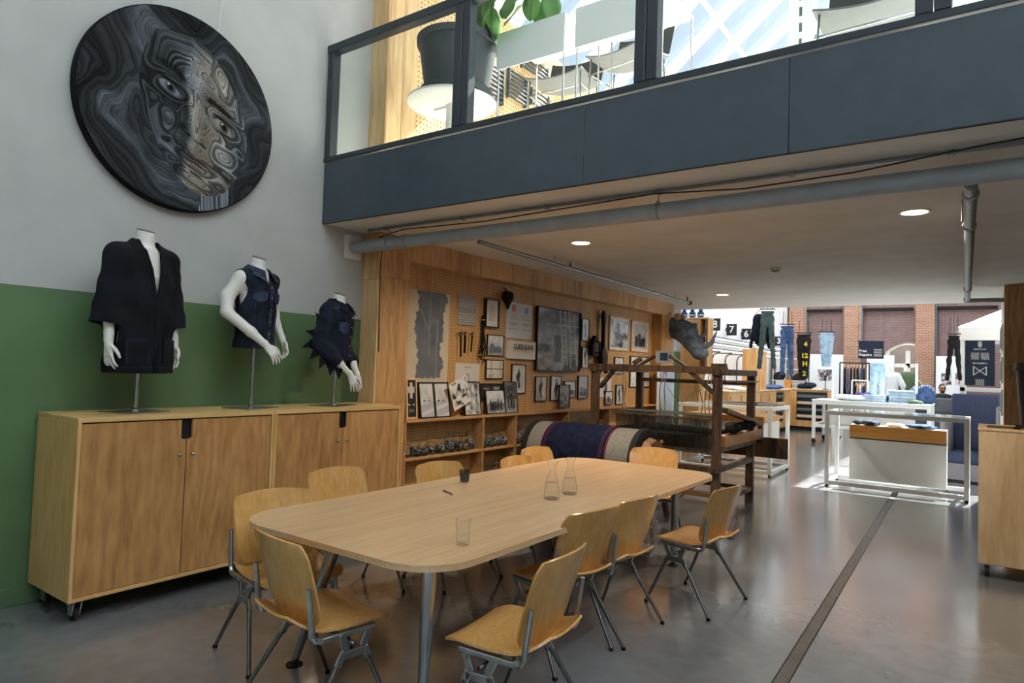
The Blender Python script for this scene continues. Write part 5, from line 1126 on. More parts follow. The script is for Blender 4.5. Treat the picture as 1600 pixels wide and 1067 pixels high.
o = thing('sprinkler_pipe', 'thin sprinkler pipe running back along the picture wall', 'pipe', (-3.8, 7.4, 2.67)); q = MB(); q.tube([(.07, -2.75, 0), (-.06, 2.85, 0)], .021, 12); q.build('pipe', M['galv'], o, True, auto=50)
for y in (-2.6, -1.35, 2.1): q = MB(); q.tube([(0, y, 0), (0, y, .1)], .004, 6); q.build('hanger_rod', M['alu'], o); 
for y in (-1.0, 2.6): q = MB(); q.lathe([(.012, 0), (.012, .04), (.018, .05), (.018, .06), (.004, .065), (.004, .09)], 10, (0, y, 0)); q.build('sprinkler_head', M['brass'], o, True, auto=40)
q = MB(); q.tube([(-.09, 2.86, 0), (-.03, 2.86, 0)], .03, 10); q.build('end_cap', M['iron'], o, True, auto=40)
o = thing('heating_pipe', 'galvanised pipe branching back from the drain pipe on the right', 'pipe', (-.1, 7.3, 2.59)); q = MB(); q.tube([(.035, -3.1, 0), (-.09, 2.95, 0)], .032, 14); q.build('pipe', M['galv'], o, True, auto=50)
q = MB(); q.tube([(-.09, 2.95, -.0), (.6, 2.95, -.0)], .03, 12); q.build('elbow_branch', M['galv'], o, True, auto=50)
for y in (-2.9, -2.0, 1.6, 2.8): q = MB(); q.tube([(-.0294 - .0207 * y + (.034) * math.cos(a), y, (.034) * math.sin(a)) for a in np.linspace(0, 2 * PI, 17)], .008, 6, False); q.build('coupling', M['alu'], o, True)
for y in (-2.0, 1.6): q = MB(); q.tube([(-.03, y, .03), (-.03, y, .18)], .005, 6); q.build('hanger_rod', M['alu'], o)
# floor slot
o = thing('floor_channel', 'narrow steel slot channel let into the floor', 'channel', (0, 0, 0)); A_ = np.array((-.80, 2.0)); B_ = np.array((-1.0, 10.75)); nn = np.array((.9997, .0229)); flat('channel_dark', srgb(96, 91, 86), .5, .2, 10, .1)
for s_, w in ((-.034, .006), (.034, .006)): q = MB(); q.bar((*(A_ + nn * s_), .0005), (*(B_ + nn * s_), .0005), w, .003, b=0); q.build('steel_edge', M['iron'], o)
q = MB(); q.bar((*A_, -.0003), (*B_, -.0003), .062, .002); q.build('slot_cover', M['channel_dark'], o)
# ---------------------------------------------------------------- handloom behind the table
lo_ = thing('handloom', 'old dark wooden handloom behind the far end of the table', 'loom', (-3.145, 7.9, 0))
LX0, LX1, LY0, LY1, LT = -.755, .755, -.645, .645, 1.60
def lb(name, p, q_, w, h, mat='loom_wood', par=None, up=(0, 0, 1)):
    m_ = MB(); p = Vector(p); q_ = Vector(q_); c = (p + q_) / 2; m_.bar(p - c, q_ - c, w, h, up, .004); return m_.build(name, M[mat], par or lo_, loc=c)
for x in (LX0, LX1):
    for y in (LY0, LY1): lb('post', (x, y, 0), (x, y, LT - .05), .09, .075, up=(0, 1, 0))
lb('top_beam', (LX0 - .08, LY0, LT - .01), (LX1 + .1, LY0, LT - .01), .075, .095, up=(0, 1, 0)); lb('top_beam', (LX0 - .05, LY1, LT - .16), (LX1 + .05, LY1, LT - .16), .05, .06, up=(0, 1, 0))
for x in (LX0, LX1):
    lb('side_beam', (x, LY0 - .08, LT - .03), (x, LY1 + .12, LT - .03), .07, .08, up=(1, 0, 0)); lb('side_rail', (x, LY0, .72), (x, LY1 + .1, .72), .06, .10, up=(1, 0, 0)); lb('side_rail', (x, LY0 - .1, .50), (x, LY1, .50), .06, .08, up=(1, 0, 0)); lb('foot_rail', (x, LY0, .14), (x, LY1, .14), .05, .08, up=(1, 0, 0))
lb('front_rail', (LX0, LY0, .50), (LX1, LY0, .50), .055, .08, up=(0, 1, 0)); lb('front_rail', (LX0, LY1, .14), (LX1, LY1, .14), .05, .07, up=(0, 1, 0)); lb('foot_rail', (LX0, LY0, .22), (LX1, LY0, .22), .05, .08, 'loom_wood_light', up=(0, 1, 0))
lb('top_block', (LX1 - .1, LY0 + .1, LT + .04), (LX1 + .06, LY0 + .1, LT + .04), .08, .05); lb('top_block', (LX0 + .5, LY0, LT + .04), (LX0 + .6, LY0, LT + .1), .05, .05)
lb('brace_panel', (LX1 + .02, LY0 + .1, 1.47), (LX1 + .02, LY1 + .1, 1.47), .02, .09, 'loom_wood_light', up=(1, 0, 0))
for x in (-.5, .42): lb('knee_brace', (x, LY0 + .02, LT - .02), (x + (.28 if x > 0 else -.2), LY0 + .02, LT - .26), .04, .07, up=(0, 1, 0))
for s_ in (-1, 1): lb('roof_brace', (-.02 + s_ * .10, LY0 + .3, LT + .14), (-.02 + s_ * .30, LY0 + .3, LT + .02), .03, .06, up=(0, 1, 0))
# heddle frames hung on cords
for k, y in enumerate((-.20, -.08, .04)):
    hd = lb('heddle_bar', (-.62, y, 1.06), (.55, y, 1.06), .018, .05, 'heddle_green', up=(0, 1, 0)); lb('heddle_bar', (-.62, y, .62), (.55, y, .62), .018, .04, 'heddle_green', up=(0, 1, 0))
    m_ = MB()
    for i in range(74): x = -.6 + 1.13 * i / 73; m_.tube([(x, y, 1.05), (x + random.uniform(-.004, .004), y, .84), (x, y, .63)], .0016, 3, False)
    w_ = m_.build('heddle_wires', M['heddle_green'], lo_); w_['kind'] = 'stuff'
for x in (-.6, -.55, -.08, -.03, .42, .47, .52):
    m_ = MB(); m_.tube([(x, -.2, 1.08), (x + random.uniform(-.03, .03), -.22, 1.2), (x + random.uniform(-.03, .03), -.2, 1.34), (x + random.uniform(-.05, .05), -.18, 1.56)], .006, 5); m_.build('heddle_cord', M['twine'], lo_, True)
for a, b_ in (((-.1, -.2, 1.5), (.15, -.2, 1.15)), ((.4, -.2, 1.4), (.1, -.2, 1.1)), ((.5, -.2, 1.3), (.75, -.2, 1.12))): m_ = MB(); m_.tube([a, b_], .004, 5); m_.build('diagonal_cord', M['twine'], lo_)
# reed, warp sheet and cloth beam
for z in (.66, 1.02): lb('reed_bar', (-.64, -.325, z), (.57, -.325, z), .025, .035, 'loom_wood', up=(0, 1, 0))
m_ = MB()
for i in range(120): x = -.62 + 1.17 * i / 119; m_.bb(x - .001, x + .001, -.33, -.32, .67, 1.01)
w_ = m_.build('reed_wires', M['iron'], lo_); w_['kind'] = 'stuff'
m_ = MB()
for i in range(110): x = -.62 + 1.18 * i / 109; m_.tube([(x, -1.15, .90), (x, -.3, .86), (x, .6, .84)], .0022, 3, False)
w_ = m_.build('warp_threads', M['yarn_black'], lo_); w_['kind'] = 'stuff'
m_ = MB(); m_.tube([(LX0, .62, .80), (LX1, .62, .80)], .06, 18); m_.build('cloth_beam', M['loom_wood'], lo_, True, auto=40)
lb('seat_board', (LX0 + .1, LY1 + .42, .62), (LX1 + .35, LY1 + .42, .62), .03, .26, up=(0, 0, 1)); lb('beater_arm', (LX1 + .03, LY0 + .15, 1.15), (LX1 + .03, LY1 + .35, .92), .05, .08, 'loom_wood_light', up=(1, 0, 0)); lb('beater_arm', (LX1 + .03, LY1 + .34, .95), (LX1 + .03, LY1 + .34, .72), .05, .06, 'loom_wood_light', up=(1, 0, 0))
lb('tray', (LX1 + .0, LY0 + .12, .80), (LX1 + .0, LY1 + .3, .80), .12, .12, 'orange_wood', up=(1, 0, 0))
for k in range(3): lb('treadle', (-.3 + .25 * k, LY0 + .1, .06), (-.3 + .25 * k, LY1 - .1, .2), .07, .025, 'loom_wood_light')
# black clothes heap in the tray
sd = SDF((-.2, -.4, -.1), (.2, .5, .2), .012)
for k in range(9): sd.ell((random.uniform(-.04, .04), -.25 + .08 * k, random.uniform(.02, .06)), (.09, .08, .05), .03, (0, 0, random.random()))
o = sd.build('yarn_heap', M['yarn_black'], None, (LX1 - 3.145, 7.95, .892)); tag(o, 'heap of black yarn lying in the loom side tray', 'yarn')
# ---------------------------------------------------------------- warp drum in front of the loom
d = thing('yarn_drum', 'big horizontal drum wound with dark blue yarn between cream bands', 'drum', (-3.61, 6.60, 0))
RD, ZD, W2 = .335, .595, .70
m, nt, b, L = nodes('yarn_blue'); N = nt.nodes; tc = N.new('ShaderNodeTexCoord'); wv = N.new('ShaderNodeTexWave'); wv.inputs['Scale'].default_value = 60; wv.inputs['Distortion'].default_value = 1.2; wv.bands_direction = 'X'; L.new(tc.outputs['Object'], wv.inputs['Vector']); nz_ = N.new('ShaderNodeTexNoise'); nz_.inputs['Scale'].default_value = 14; L.new(tc.outputs['Object'], nz_.inputs['Vector'])
r = N.new('ShaderNodeValToRGB'); r.color_ramp.elements[0].color = srgb(18, 24, 46); r.color_ramp.elements[1].color = srgb(34, 43, 74); r.color_ramp.elements[0].position = .3; r.color_ramp.elements[1].position = .75; L.new(nz_.outputs['Fac'], r.inputs[0]); L.new(r.outputs[0], b.inputs['Base Color']); setp(b, Roughness=.95, Specular_IOR_Level=.2)
bp = N.new('ShaderNodeBump'); bp.inputs['Strength'].default_value = .6; bp.inputs['Distance'].default_value = .004; L.new(wv.outputs['Fac'], bp.inputs['Height']); L.new(bp.outputs[0], b.inputs['Normal'])
for nm, a, b_, rr, mt in (('end_rim', -W2, -W2 + .07, RD + .012, 'yarn_black'), ('cream_band', -W2 + .07, -W2 + .26, RD, 'yarn_cream'), ('red_band', -W2 + .26, -W2 + .268, RD + .004, 'yarn_red'), ('yarn_winding', -W2 + .268, W2 - .343, RD + .012, 'yarn_blue'), ('red_band', W2 - .343, W2 - .335, RD + .004, 'yarn_red'), ('cream_band', W2 - .335, W2 - .07, RD, 'yarn_cream'), ('end_rim', W2 - .07, W2, RD + .012, 'yarn_black')):
    m_ = MB(); m_.lathe([(0, a), (rr - .01, a), (rr, a + .008), (rr, b_ - .008), (rr - .01, b_), (0, b_)], 56, (0, 0, ZD), 'x'); m_.build(nm, M[mt], d, True, auto=40)
for x in (-W2 + .30, W2 - .40):
    for k in range(2): m_ = MB(); m_.lathe([(RD + .011, -.002), (RD + .0145, 0), (RD + .011, .002)], 48, c=(x + .022 * k, 0, ZD), axis='x', cap=False); m_.build('red_thread', M['yarn_red'], d, True)
m_ = MB(); m_.tube([(-W2 - .12, 0, ZD), (W2 + .16, 0, ZD)], .04, 14); m_.build('axle', M['loom_wood_light'], d, True, auto=40)
m_ = MB(); m_.lathe([(0, 0), (.25, 0), (.26, .02), (.24, .10), (.06, .13), (0, .13)], 12, (W2 + .005, 0, ZD), 'x'); hb = m_.build('hub', M['loom_wood_light'], d)
for k in range(6): a = k * PI / 3; m_ = MB(); m_.tube([(W2 + .02, .12 * math.cos(a), ZD + .12 * math.sin(a)), (W2 + .12, .26 * math.cos(a), ZD + .26 * math.sin(a))], .02, 8); m_.build('crank_peg', M['loom_wood_light'], hb, True)
for x in (-W2 - .07, W2 + .14):
    for s_ in (-1, 1): m_ = MB(); m_.bar((x, .02 * s_, ZD - .05), (x, .24 * s_, 0), .05, .06, b=.004); m_.build('trestle_leg', M['loom_wood'], d)
o = thing('paper_model', 'small white model of a screen with a blue panel on top of the loom', 'model', (-3.16, 7.58, LT + .055), math.radians(18)); o.scale = (.62, .62, .62)
m_ = MB(); m_.bb(-.15, .15, -.02, .22, .02, .24, .006); m_.build('housing', M['box_white'], o); m_ = MB(); m_.bb(-.07, .08, -.024, -.02, .055, .205, .002); m_.build('panel', M['screen_blue'], o)
m_ = MB(); m_.bb(.1, .135, -.026, -.02, .1, .17); m_.build('side_slot', M['black'], o); m_ = MB(); m_.tube([(-.13, -.04, .0), (-.05, -.05, .02), (.02, -.05, -.01), (.1, -.04, .015)], .012, 6); m_.build('paper_fringe', M['paper'], o)
# ---------------------------------------------------------------- rhino head trophy
rh = thing('rhino_head', 'blue-grey denim rhinoceros head mounted on the plywood beside the shop', 'trophy', (XP, 11.30, 2.36))
sd = SDF((-.05, -.3, -.66), (.62, .3, .3), .011)
sd.cap((.02, 0, .0), (.16, 0, -.06), .17, .165, .05); sd.cap((.16, 0, -.06), (.32, 0, -.30), .165, .12, .06); sd.cap((.32, 0, -.30), (.40, 0, -.46), .12, .105, .05); sd.ell((.42, 0, -.44), (.09, .10, .085), .04); sd.ell((.25, 0, -.08), (.1, .12, .09), .05)
for s_ in (-1, 1): sd.ell((.30, s_ * .105, -.2), (.035, .03, .03), .02)
X, Y, Z = sd.xyz(); sd.F = np.maximum(sd.F, (-X - .0).astype(np.float32) + 0 * Y + 0 * Z).astype(np.float32); sd.build('head', M['rhino_denim'], rh)
for a, b_, c, r0 in (((.42, 0, -.36), (.55, 0, -.28), (.62, 0, -.06), .055), ((.34, 0, -.19), (.44, 0, -.16), (.50, 0, -.03), .04)): m_ = MB(); m_.tube([a, ((a[0] + b_[0]) / 2, 0, (a[2] + b_[2]) / 2), b_, ((c[0] + b_[0]) / 2, 0, (c[2] + b_[2]) / 2), c], [r0, r0 * .85, r0 * .62, r0 * .36, .004], 12); m_.build('horn', M['rhino_denim'], rh, True)
for s_ in (-1, 1):
    m_ = MB(); m_.lathe([(0, 0), (.04, .03), (.05, .07), (.03, .12), (0, .14)], 12, (.12, s_ * .1, .1)); m_.build('ear', M['cloth_tan'], rh, True)
    m_ = MB(); m_.lathe([(0, -.012), (.014, -.006), (.016, 0), (.014, .006), (0, .012)], 10, (.335, s_ * .122, -.21)); m_.build('eye', M['black'], rh, True)
m_ = MB(); m_.prism([(.2 * math.cos(a), .02 + .24 * math.sin(a)) for a in np.linspace(0, 2 * PI, 25)[:-1]], -.0, .025, 'yz'); m_.build('mount_plaque', M['frame_oak'], rh)
rh.scale = (1.35, 1.1, 1.02)
# ---------------------------------------------------------------- upper floor
UZ = 3.101
o = thing('round_table', 'round white pedestal table carrying the plant pot on the balcony', 'table', (-3.91, 4.42, UZ))
q = MB(); q.lathe([(0, .775), (.385, .775), (.40, .785), (.40, .80), (.39, .805), (0, .805)], 48); q.build('table_top', M['white_paint'], o, True, auto=40)
q = MB(); q.lathe([(.05, .02), (.05, .775)], 20, cap=False); q.build('column', M['white_paint'], o, True); q = MB(); q.lathe([(0, 0), (.28, 0), (.28, .012), (.06, .025), (0, .025)], 32); q.build('base_plate', M['white_paint'], o, True, auto=40)
q = MB(); q.bar((-.2, 0, .765), (.2, 0, .765), .04, .02); q.build('top_bracket', M['white_paint'], o)
PZ = UZ + .8055
o = thing('potted_fig', 'fiddle-leaf fig in a large dark grey pot behind the balcony glass', 'plant', (-3.86, 4.42, PZ))
q = MB(); q.lathe([(0, 0), (.27, 0), (.275, .02), (.345, .47), (.365, .475), (.37, .53), (.35, .535), (.335, .49), (0, .48)], 44); pot = q.build('pot', M['pot_grey'], o, True, auto=40)
q = MB(); q.lathe([(.28, .0), (.325, .02), (.33, .07), (.31, .07), (.28, .03)], 40); q.build('saucer', M['pot_grey'], pot, True, auto=40)
q = MB(); q.lathe([(0, .492), (.334, .492)], 30); q.build('soil', M['stem'], pot)
def leaf_mesh(L, W):
    q = MB()
    def f(u, v):
        s_ = (u - .5) * 2; w = W * (math.sin(PI * min(1, v ** .8)) ** .6 * (.62 + .38 * v) if 0 < v < 1 else .02); return (s_ * w, L * v, -.10 * L * v * v + .10 * w * abs(s_) + .02 * math.sin(v * 14) * abs(s_) * W * 2)
    q.grid(f, 6, 10, .002); return q
stems = [((0, 0, .49), (.05, .0, .8), (.12, .02, 1.1), (.30, .05, 1.45)), ((.03, .03, .49), (.22, .02, .70), (.38, .05, .85), (.55, .06, 1.0)), ((-.03, .03, .49), (-.1, .1, .9), (-.12, .12, 1.6))]
rs = random.Random(11)
for st_ in stems: q = MB(); q.tube(st_, [.016] + [.010] * (len(st_) - 2) + [.006], 7); q.build('stem', M['stem'], o, True)
spots = [(742, 22), (752, 48), (768, 32), (738, 58), (760, 8), (800, 14), (816, 30), (832, 8), (846, 24), (858, 10), (775, 2), (790, -20), (820, -25), (745, -15), (725, 40)]
for i, (a, b_) in enumerate(spots):
    p = on_y(a, b_, 4.42 + rs.uniform(-.1, .15)); L_ = rs.uniform(.22, .32); q = leaf_mesh(L_, L_ * .42)
    lf = q.build('leaf', M['leaf'], o, True, loc=(p[0] + 3.86, p[1] - 4.42, p[2] - PZ + .12), rot=(rs.uniform(-1.5, -.7), rs.uniform(-.4, .4), rs.uniform(-1.2, 1.2) + (PI if rs.random() < .3 else 0)))
    c = MB(); c.tube([(0, 0, 0), (0, L_ * .5, -.025 * L_ - .002), (0, L_ * .97, -.09 * L_ - .002)], [.004, .003, .001], 5); c.build('midrib', M['stem'], lf, True)
def high_desk(x0, x1, y, lab):
    o = thing('high_desk', lab, 'desk', ((x0 + x1) / 2, y, UZ), 0, 'white high desks on the balcony'); w = (x1 - x0) / 2
    q = MB(); q.bb(-w, w, 0, .62, 1.33, 1.355, .003); q.build('desk_top', M['white_paint'], o); q = MB(); q.bb(-w, w, -.012, .0, 1.03, 1.355, .002); q.build('front_panel', M['white_paint'], o)
    for x in (-w + .012, w - .012):
        for yy in (.012, .6): q = MB(); q.tube([(x, yy, 0), (x, yy, 1.33)], .009, 8); q.build('leg', M['chrome'], o, True)
high_desk(-3.49, -2.80, 4.52, 'white high desk just right of the plant, behind the glass'); high_desk(-2.70, -1.95, 4.52, 'white high desk second from the plant, behind the glass')
def high_chair(x, y, z, rz_, lab, w=.30):
    o = thing('bar_chair', lab, 'chair', (x, y, UZ), rz_, 'grey bar chairs on the balcony'); h = z - UZ
    q = MB(); q.grid(lambda u, v: ((u - .5) * 2 * w, (v - .5) * .5, h + .05 * (2 * u - 1) ** 2 + .03 * (v > .8) * (v - .8) * 5), 12, 8, .014); q.build('seat', M['seat_grey'], o, True, auto=40)
    q = MB(); q.grid(lambda u, v: ((u - .5) * 2 * w, .24 + .10 * v, h + .05 + .05 * (2 * u - 1) ** 2 + .32 * v), 12, 6, .014); q.build('backrest', M['black'], o, True, auto=40)
    for s_ in (-1, 1):
        for yy in (-.2, .2): q = MB(); q.tube([(s_ * w * .9, yy, h + .03), (s_ * (w + .02), yy * 1.15, 0)], .008, 8); q.build('leg', M['chrome'], o, True)
        q = MB(); q.tube([(s_ * (w - .01), -.2, h - .1), (s_ * (w - .01), .2, h - .1)], .007, 8); q.build('side_rail', M['chrome'], o, True)
    q = MB(); q.tube([(-w, -.2, h - .12), (w, -.2, h - .1)], .008, 8); q.build('front_rail', M['chrome'], o, True)
high_chair(-3.42, 5.52, 4.34, .1, 'grey-seated wire bar chair left of the middle of the glass'); high_chair(-2.73, 5.52, 4.42, -.1, 'grey-seated wire bar chair at the right edge of the second pane'); high_chair(-.60, 4.85, 3.92, 0, 'grey-seated wire bar chair at the top right of the third pane', .34)
for (y0, y1, z0, z1, lab) in ((5.66, 6.02, 4.56, 4.98, 'dark slatted thread rack lowest and nearest on the upper pegboard'), (6.14, 6.5, 4.70, 5.06, 'dark slatted thread rack second on the upper pegboard'), (6.62, 7.0, 4.78, 5.0, 'dark slatted thread rack furthest on the upper pegboard'), (6.40, 6.95, 5.16, 5.36, 'dark slatted thread rack above the others on the upper pegboard')):
    o = thing('thread_rack', lab, 'rack', (XP, (y0 + y1) / 2, z0), 0, 'thread racks on the upper pegboard'); h = z1 - z0; w = (y1 - y0) / 2; n = max(3, int(h / .048))
    for s_ in (-1, 1): q = MB(); q.bb(0, .05, s_ * w - .008, s_ * w + .008, 0, h); q.build('side_rail', M['rack_grey'], o)
    for k in range(n): q = MB(); q.tube([(.035, -w - .02, (k + .5) * h / n), (.035, w + .02, (k + .5) * h / n)], .014, 8); q.build('thread_bar', M['pot_grey'], o, True)
o = thing('duct_column', 'white perforated service column rising behind the third pane', 'column', (-1.32, 6.1, UZ)); q = MB(); q.bb(-.1, .1, -.1, .1, 0, 4.9, .01); q.build('casing', M['white_paint'], o)
for k in range(24): q = MB(); q.bb(-.012, .012, -.1015, -.0995, .6 + k * .14, .68 + k * .14); q.build('slot', M['rack_grey'], o)
# ---------------------------------------------------------------- the shop beyond
def at(px_, py_, Y): return on_y(px_, py_, Y)
def frame_table(name, label, x0, x1, y0, y1, zt, t=.05, rail=.06, wheels=False):
    o = thing(name, label, 'table', ((x0 + x1) / 2, (y0 + y1) / 2, 0)); a, b_ = (x1 - x0) / 2, (y1 - y0) / 2; zf = .03 if not wheels else .12
    for sx in (-1, 1):
        for sy in (-1, 1):
            q = MB(); q.box((sx * (a - t / 2), sy * (b_ - t / 2), (zf + zt) / 2), (t, t, zt - zf), None, .003); lg = q.build('post', M['white_paint'], o)
            q = MB()
            if wheels: q.lathe([(.01, -.014), (.05, -.014), (.054, 0), (.05, .014), (.01, .014)], 16, (sx * (a - t / 2), sy * (b_ - t / 2), .054), 'y'); q.box((sx * (a - t / 2), sy * (b_ - t / 2), .1), (.03, .04, .05))
            else: q.lathe([(0, 0), (.02, 0), (.022, .01), (.012, .03), (0, .03)], 12, (sx * (a - t / 2), sy * (b_ - t / 2), 0))
            q.build('castor' if wheels else 'foot', M['rubber'], lg, True, auto=40)
    for z in ((zt - t / 2, zf + t / 2) if not wheels else (zt - t / 2, .42)):
        for sy in (-1, 1): q = MB(); q.box((0, sy * (b_ - t / 2), z), (2 * a - 2 * t, t, t), None, .003); q.build('rail', M['white_paint'], o)
        for sx in (-1, 1): q = MB(); q.box((sx * (a - t / 2), 0, z), (t, 2 * b_ - 2 * t, t), None, .003); q.build('rail', M['white_paint'], o)
    return o, a, b_
def cloth_lump(name, label, cat, loc, size, mat, seed, rz_=0.0, grp=None, n=7):
    """a crumpled garment: a soft heap with folds"""
    rs = random.Random(seed); sx, sy, sz = size; h_ = max(sx, sy) / 34
    sd = SDF((-sx * .7, -sy * .7, -sz * .2), (sx * .7, sy * .7, sz * 1.4), max(h_, .008))
    for k in range(n): sd.ell((rs.uniform(-.32, .32) * sx, rs.uniform(-.3, .3) * sy, sz * rs.uniform(.25, .6)), (sx * rs.uniform(.18, .34), sy * rs.uniform(.18, .34), sz * rs.uniform(.25, .5)), sz * .3, (0, 0, rs.random() * 3))
    X, Y, Z = sd.xyz(); sd.F = np.maximum(sd.F + .03 * sz * np.sin(X * 60 / max(sx, .3) + 3 * np.sin(Y * 20)).astype(np.float32), (-Z + 0 * X + 0 * Y).astype(np.float32))
    o = sd.build(name, mat, None, loc, (0, 0, rz_)); return tag(o, label, cat, grp)
def folded_stack(name, label, loc, w, d_, n, mats, rz_=0.0, grp=None, cat='jeans'):
    o = thing(name, label, cat, loc, rz_, grp)
    for k in range(n):
        z = .032 * k; rr = random.Random(k * 7 + n)
        q = MB(); dx, dy = rr.uniform(-.01, .01), rr.uniform(-.01, .01)
        q.grid(lambda u, v: (dx + (u - .5) * w, dy + (v - .5) * d_, z + .016 + .006 * math.sin(u * 9 + k) * math.sin(v * 7) - .008 * (abs(2 * v - 1) ** 6)), 10, 8, .026); q.build('folded_layer', M[mats[k % len(mats)]], o, True, auto=60)
    return o
# glass-topped display table in front
o, a, b_ = frame_table('display_table', 'white steel display table with a hanging white drawer box, in the sun patch', -1.87, -.16, 10.42, 11.25, 1.075, .055)
q = MB(); q.bb(-a + .01, a - .01, -b_ + .01, b_ - .01, 1.0755, 1.085); q.build('glass_top', M['pane'], o)
p0, p1 = at(1327, 700, 10.86), at(1479, 700, 10.86); zt_, zo, zb_ = at(1400, 668, 10.86)[2], at(1400, 688, 10.86)[2], at(1400, 756, 10.86)[2]
cx, cy = (-1.87 - .16) / 2, (10.42 + 11.25) / 2
bx0, bx1, by0, by1 = p0[0] - cx, p1[0] - cx, 10.86 - cy, 11.2 - cy
q = MB(); q.bb(bx0, bx1, by0, by0 + .02, zb_, zo, .003); q.bb(bx0, bx0 + .018, by0 + .02, by1, zb_, zo); q.bb(bx1 - .018, bx1, by0 + .02, by1, zb_, zo); q.bb(bx0, bx1, by0, by1, zo - .02, zo); q.build('drawer_box', M['white_panel'], o)
q = MB(); q.bb(bx0, bx1, by0 - .004, by0 + .016, zo, zt_, .002); q.build('wood_band', M['orange_wood'], o); q = MB(); q.bb(bx0, bx1, by0 + .016, by1, zo, zt_ - .004); q.build('tray', M['white_panel'], o)
for x in (bx0 + .15, bx1 - .15): q = MB(); q.bb(x - .02, x + .02, by0 + .2, by0 + .24, .085, zb_); q.build('strut', M['alu'], o)
ztr = zt_ - .0035
cloth_lump('scarf', 'striped blue and white cloth crumpled at the left end of the display tray', 'cloth', (-1.42, 11.02, ztr), (.42, .26, .09), M['denim_dark_worn'], 3); cloth_lump('jeans', 'blue jeans lying flat at the right end of the display tray', 'jeans', (-.72, 11.02, ztr), (.5, .28, .07), M['denim_mid'], 4); cloth_lump('shirt', 'pale cloth folded in the middle of the display tray', 'cloth', (-1.05, 11.04, ztr), (.3, .26, .05), M['cloth_white'], 5)
# second display table by the loom
o, a, b_ = frame_table('display_table', 'white steel display table half hidden by the loom', -4.15, -2.66, 10.63, 11.8, 1.06, .055)
q = MB(); q.bb(-a + .01, a - .01, -b_ + .01, b_ - .01, 1.0605, 1.07); q.build('glass_top', M['pane'], o); q = MB(); q.bb(-a + .08, a - .14, -b_ + .1, b_ - .1, .35, .80, .003); q.build('drawer_box', M['white_panel'], o); q = MB(); q.bb(-a + .08, a - .14, -b_ + .1, b_ - .1, .80, .90, .003); q.build('wood_band', M['orange_wood'], o)
for k, (x, y, w) in enumerate(((-3.25, 11.0, .3), (-3.0, 11.15, .24))):
    b2 = thing('book', ('large dark book lying on the display table by the loom', 'small dark book lying at the table edge by the loom')[k], 'book', (x, y, 1.0705), .3 + k); q = MB(); q.bb(-w, w, -.12, .12, 0, .008, .002); q.bb(-w, w, -.12, .12, .03, .038, .002); q.bb(-w, -w + .008, -.12, .12, 0, .038); q.build('cover', M['pot_grey'], b2); q = MB(); q.bb(-w + .01, w - .008, -.114, .114, .008, .03); q.build('pages', M['paper'], b2)
# big white work table on castors
T_X0, T_X1, T_Y0, T_Y1, T_Z = -3.32, -.95, 16.9, 18.2, 1.0
o, a, b_ = frame_table('work_table', 'long white table on castors piled with denim in the middle of the shop', T_X0, T_X1, T_Y0, T_Y1, T_Z, .07, wheels=True); q = MB(); q.bb(-a - .01, a + .01, -b_ - .01, b_ + .01, T_Z + .0005, T_Z + .03, .004); q.build('table_top', M['white_paint'], o); q = MB(); q.bb(-a + .3, a - .3, -b_ + .2, -b_ + .22, .46, .92); q.build('back_panel', M['white_panel'], o)
tz = T_Z + .031
folded_stack('folded_jeans', 'tall stack of pale blue folded jeans on the white table', (-1.55, 17.35, tz), .5, .36, 9, ['denim_pale', 'denim_light'], .2, 'folded jeans on the white table')
folded_stack('folded_jeans', 'low stack of light blue folded jeans left of the tall stack', (-2.05, 17.25, tz), .46, .34, 5, ['denim_light', 'denim_pale'], -.1, 'folded jeans on the white table')
cloth_lump('denim_heap', 'heap of tangled striped denim at the right end of the white table', 'jeans', (-1.17, 17.7, tz), (.5, .5, .42), M['denim_mid'], 9); cloth_lump('white_cloth', 'crumpled white cloth spread over the white table', 'cloth', (-2.45, 17.4, tz), (.9, .6, .14), M['cloth_white'], 10, n=10); cloth_lump('olive_cloth', 'olive green cloth folded at the front of the white table', 'cloth', (-1.25, 17.05, tz), (.34, .22, .1), M['olive'], 12)
# rail posts standing on it
for x, lab in ((at(1301, 620, 17.5)[0], 'slim white upright rail at the left of the white table'), (at(1432, 620, 17.5)[0], 'slim white upright rail at the right of the white table')):
    o = thing('upright_rail', lab, 'post', (x, 17.5, tz)); q = MB(); q.bb(-.025, .025, -.025, .025, .01, .9, .004); q.build('upright', M['white_paint'], o); q = MB(); q.bb(-.08, .08, -.08, .08, 0, .012, .003); q.build('base_plate', M['white_paint'], o)
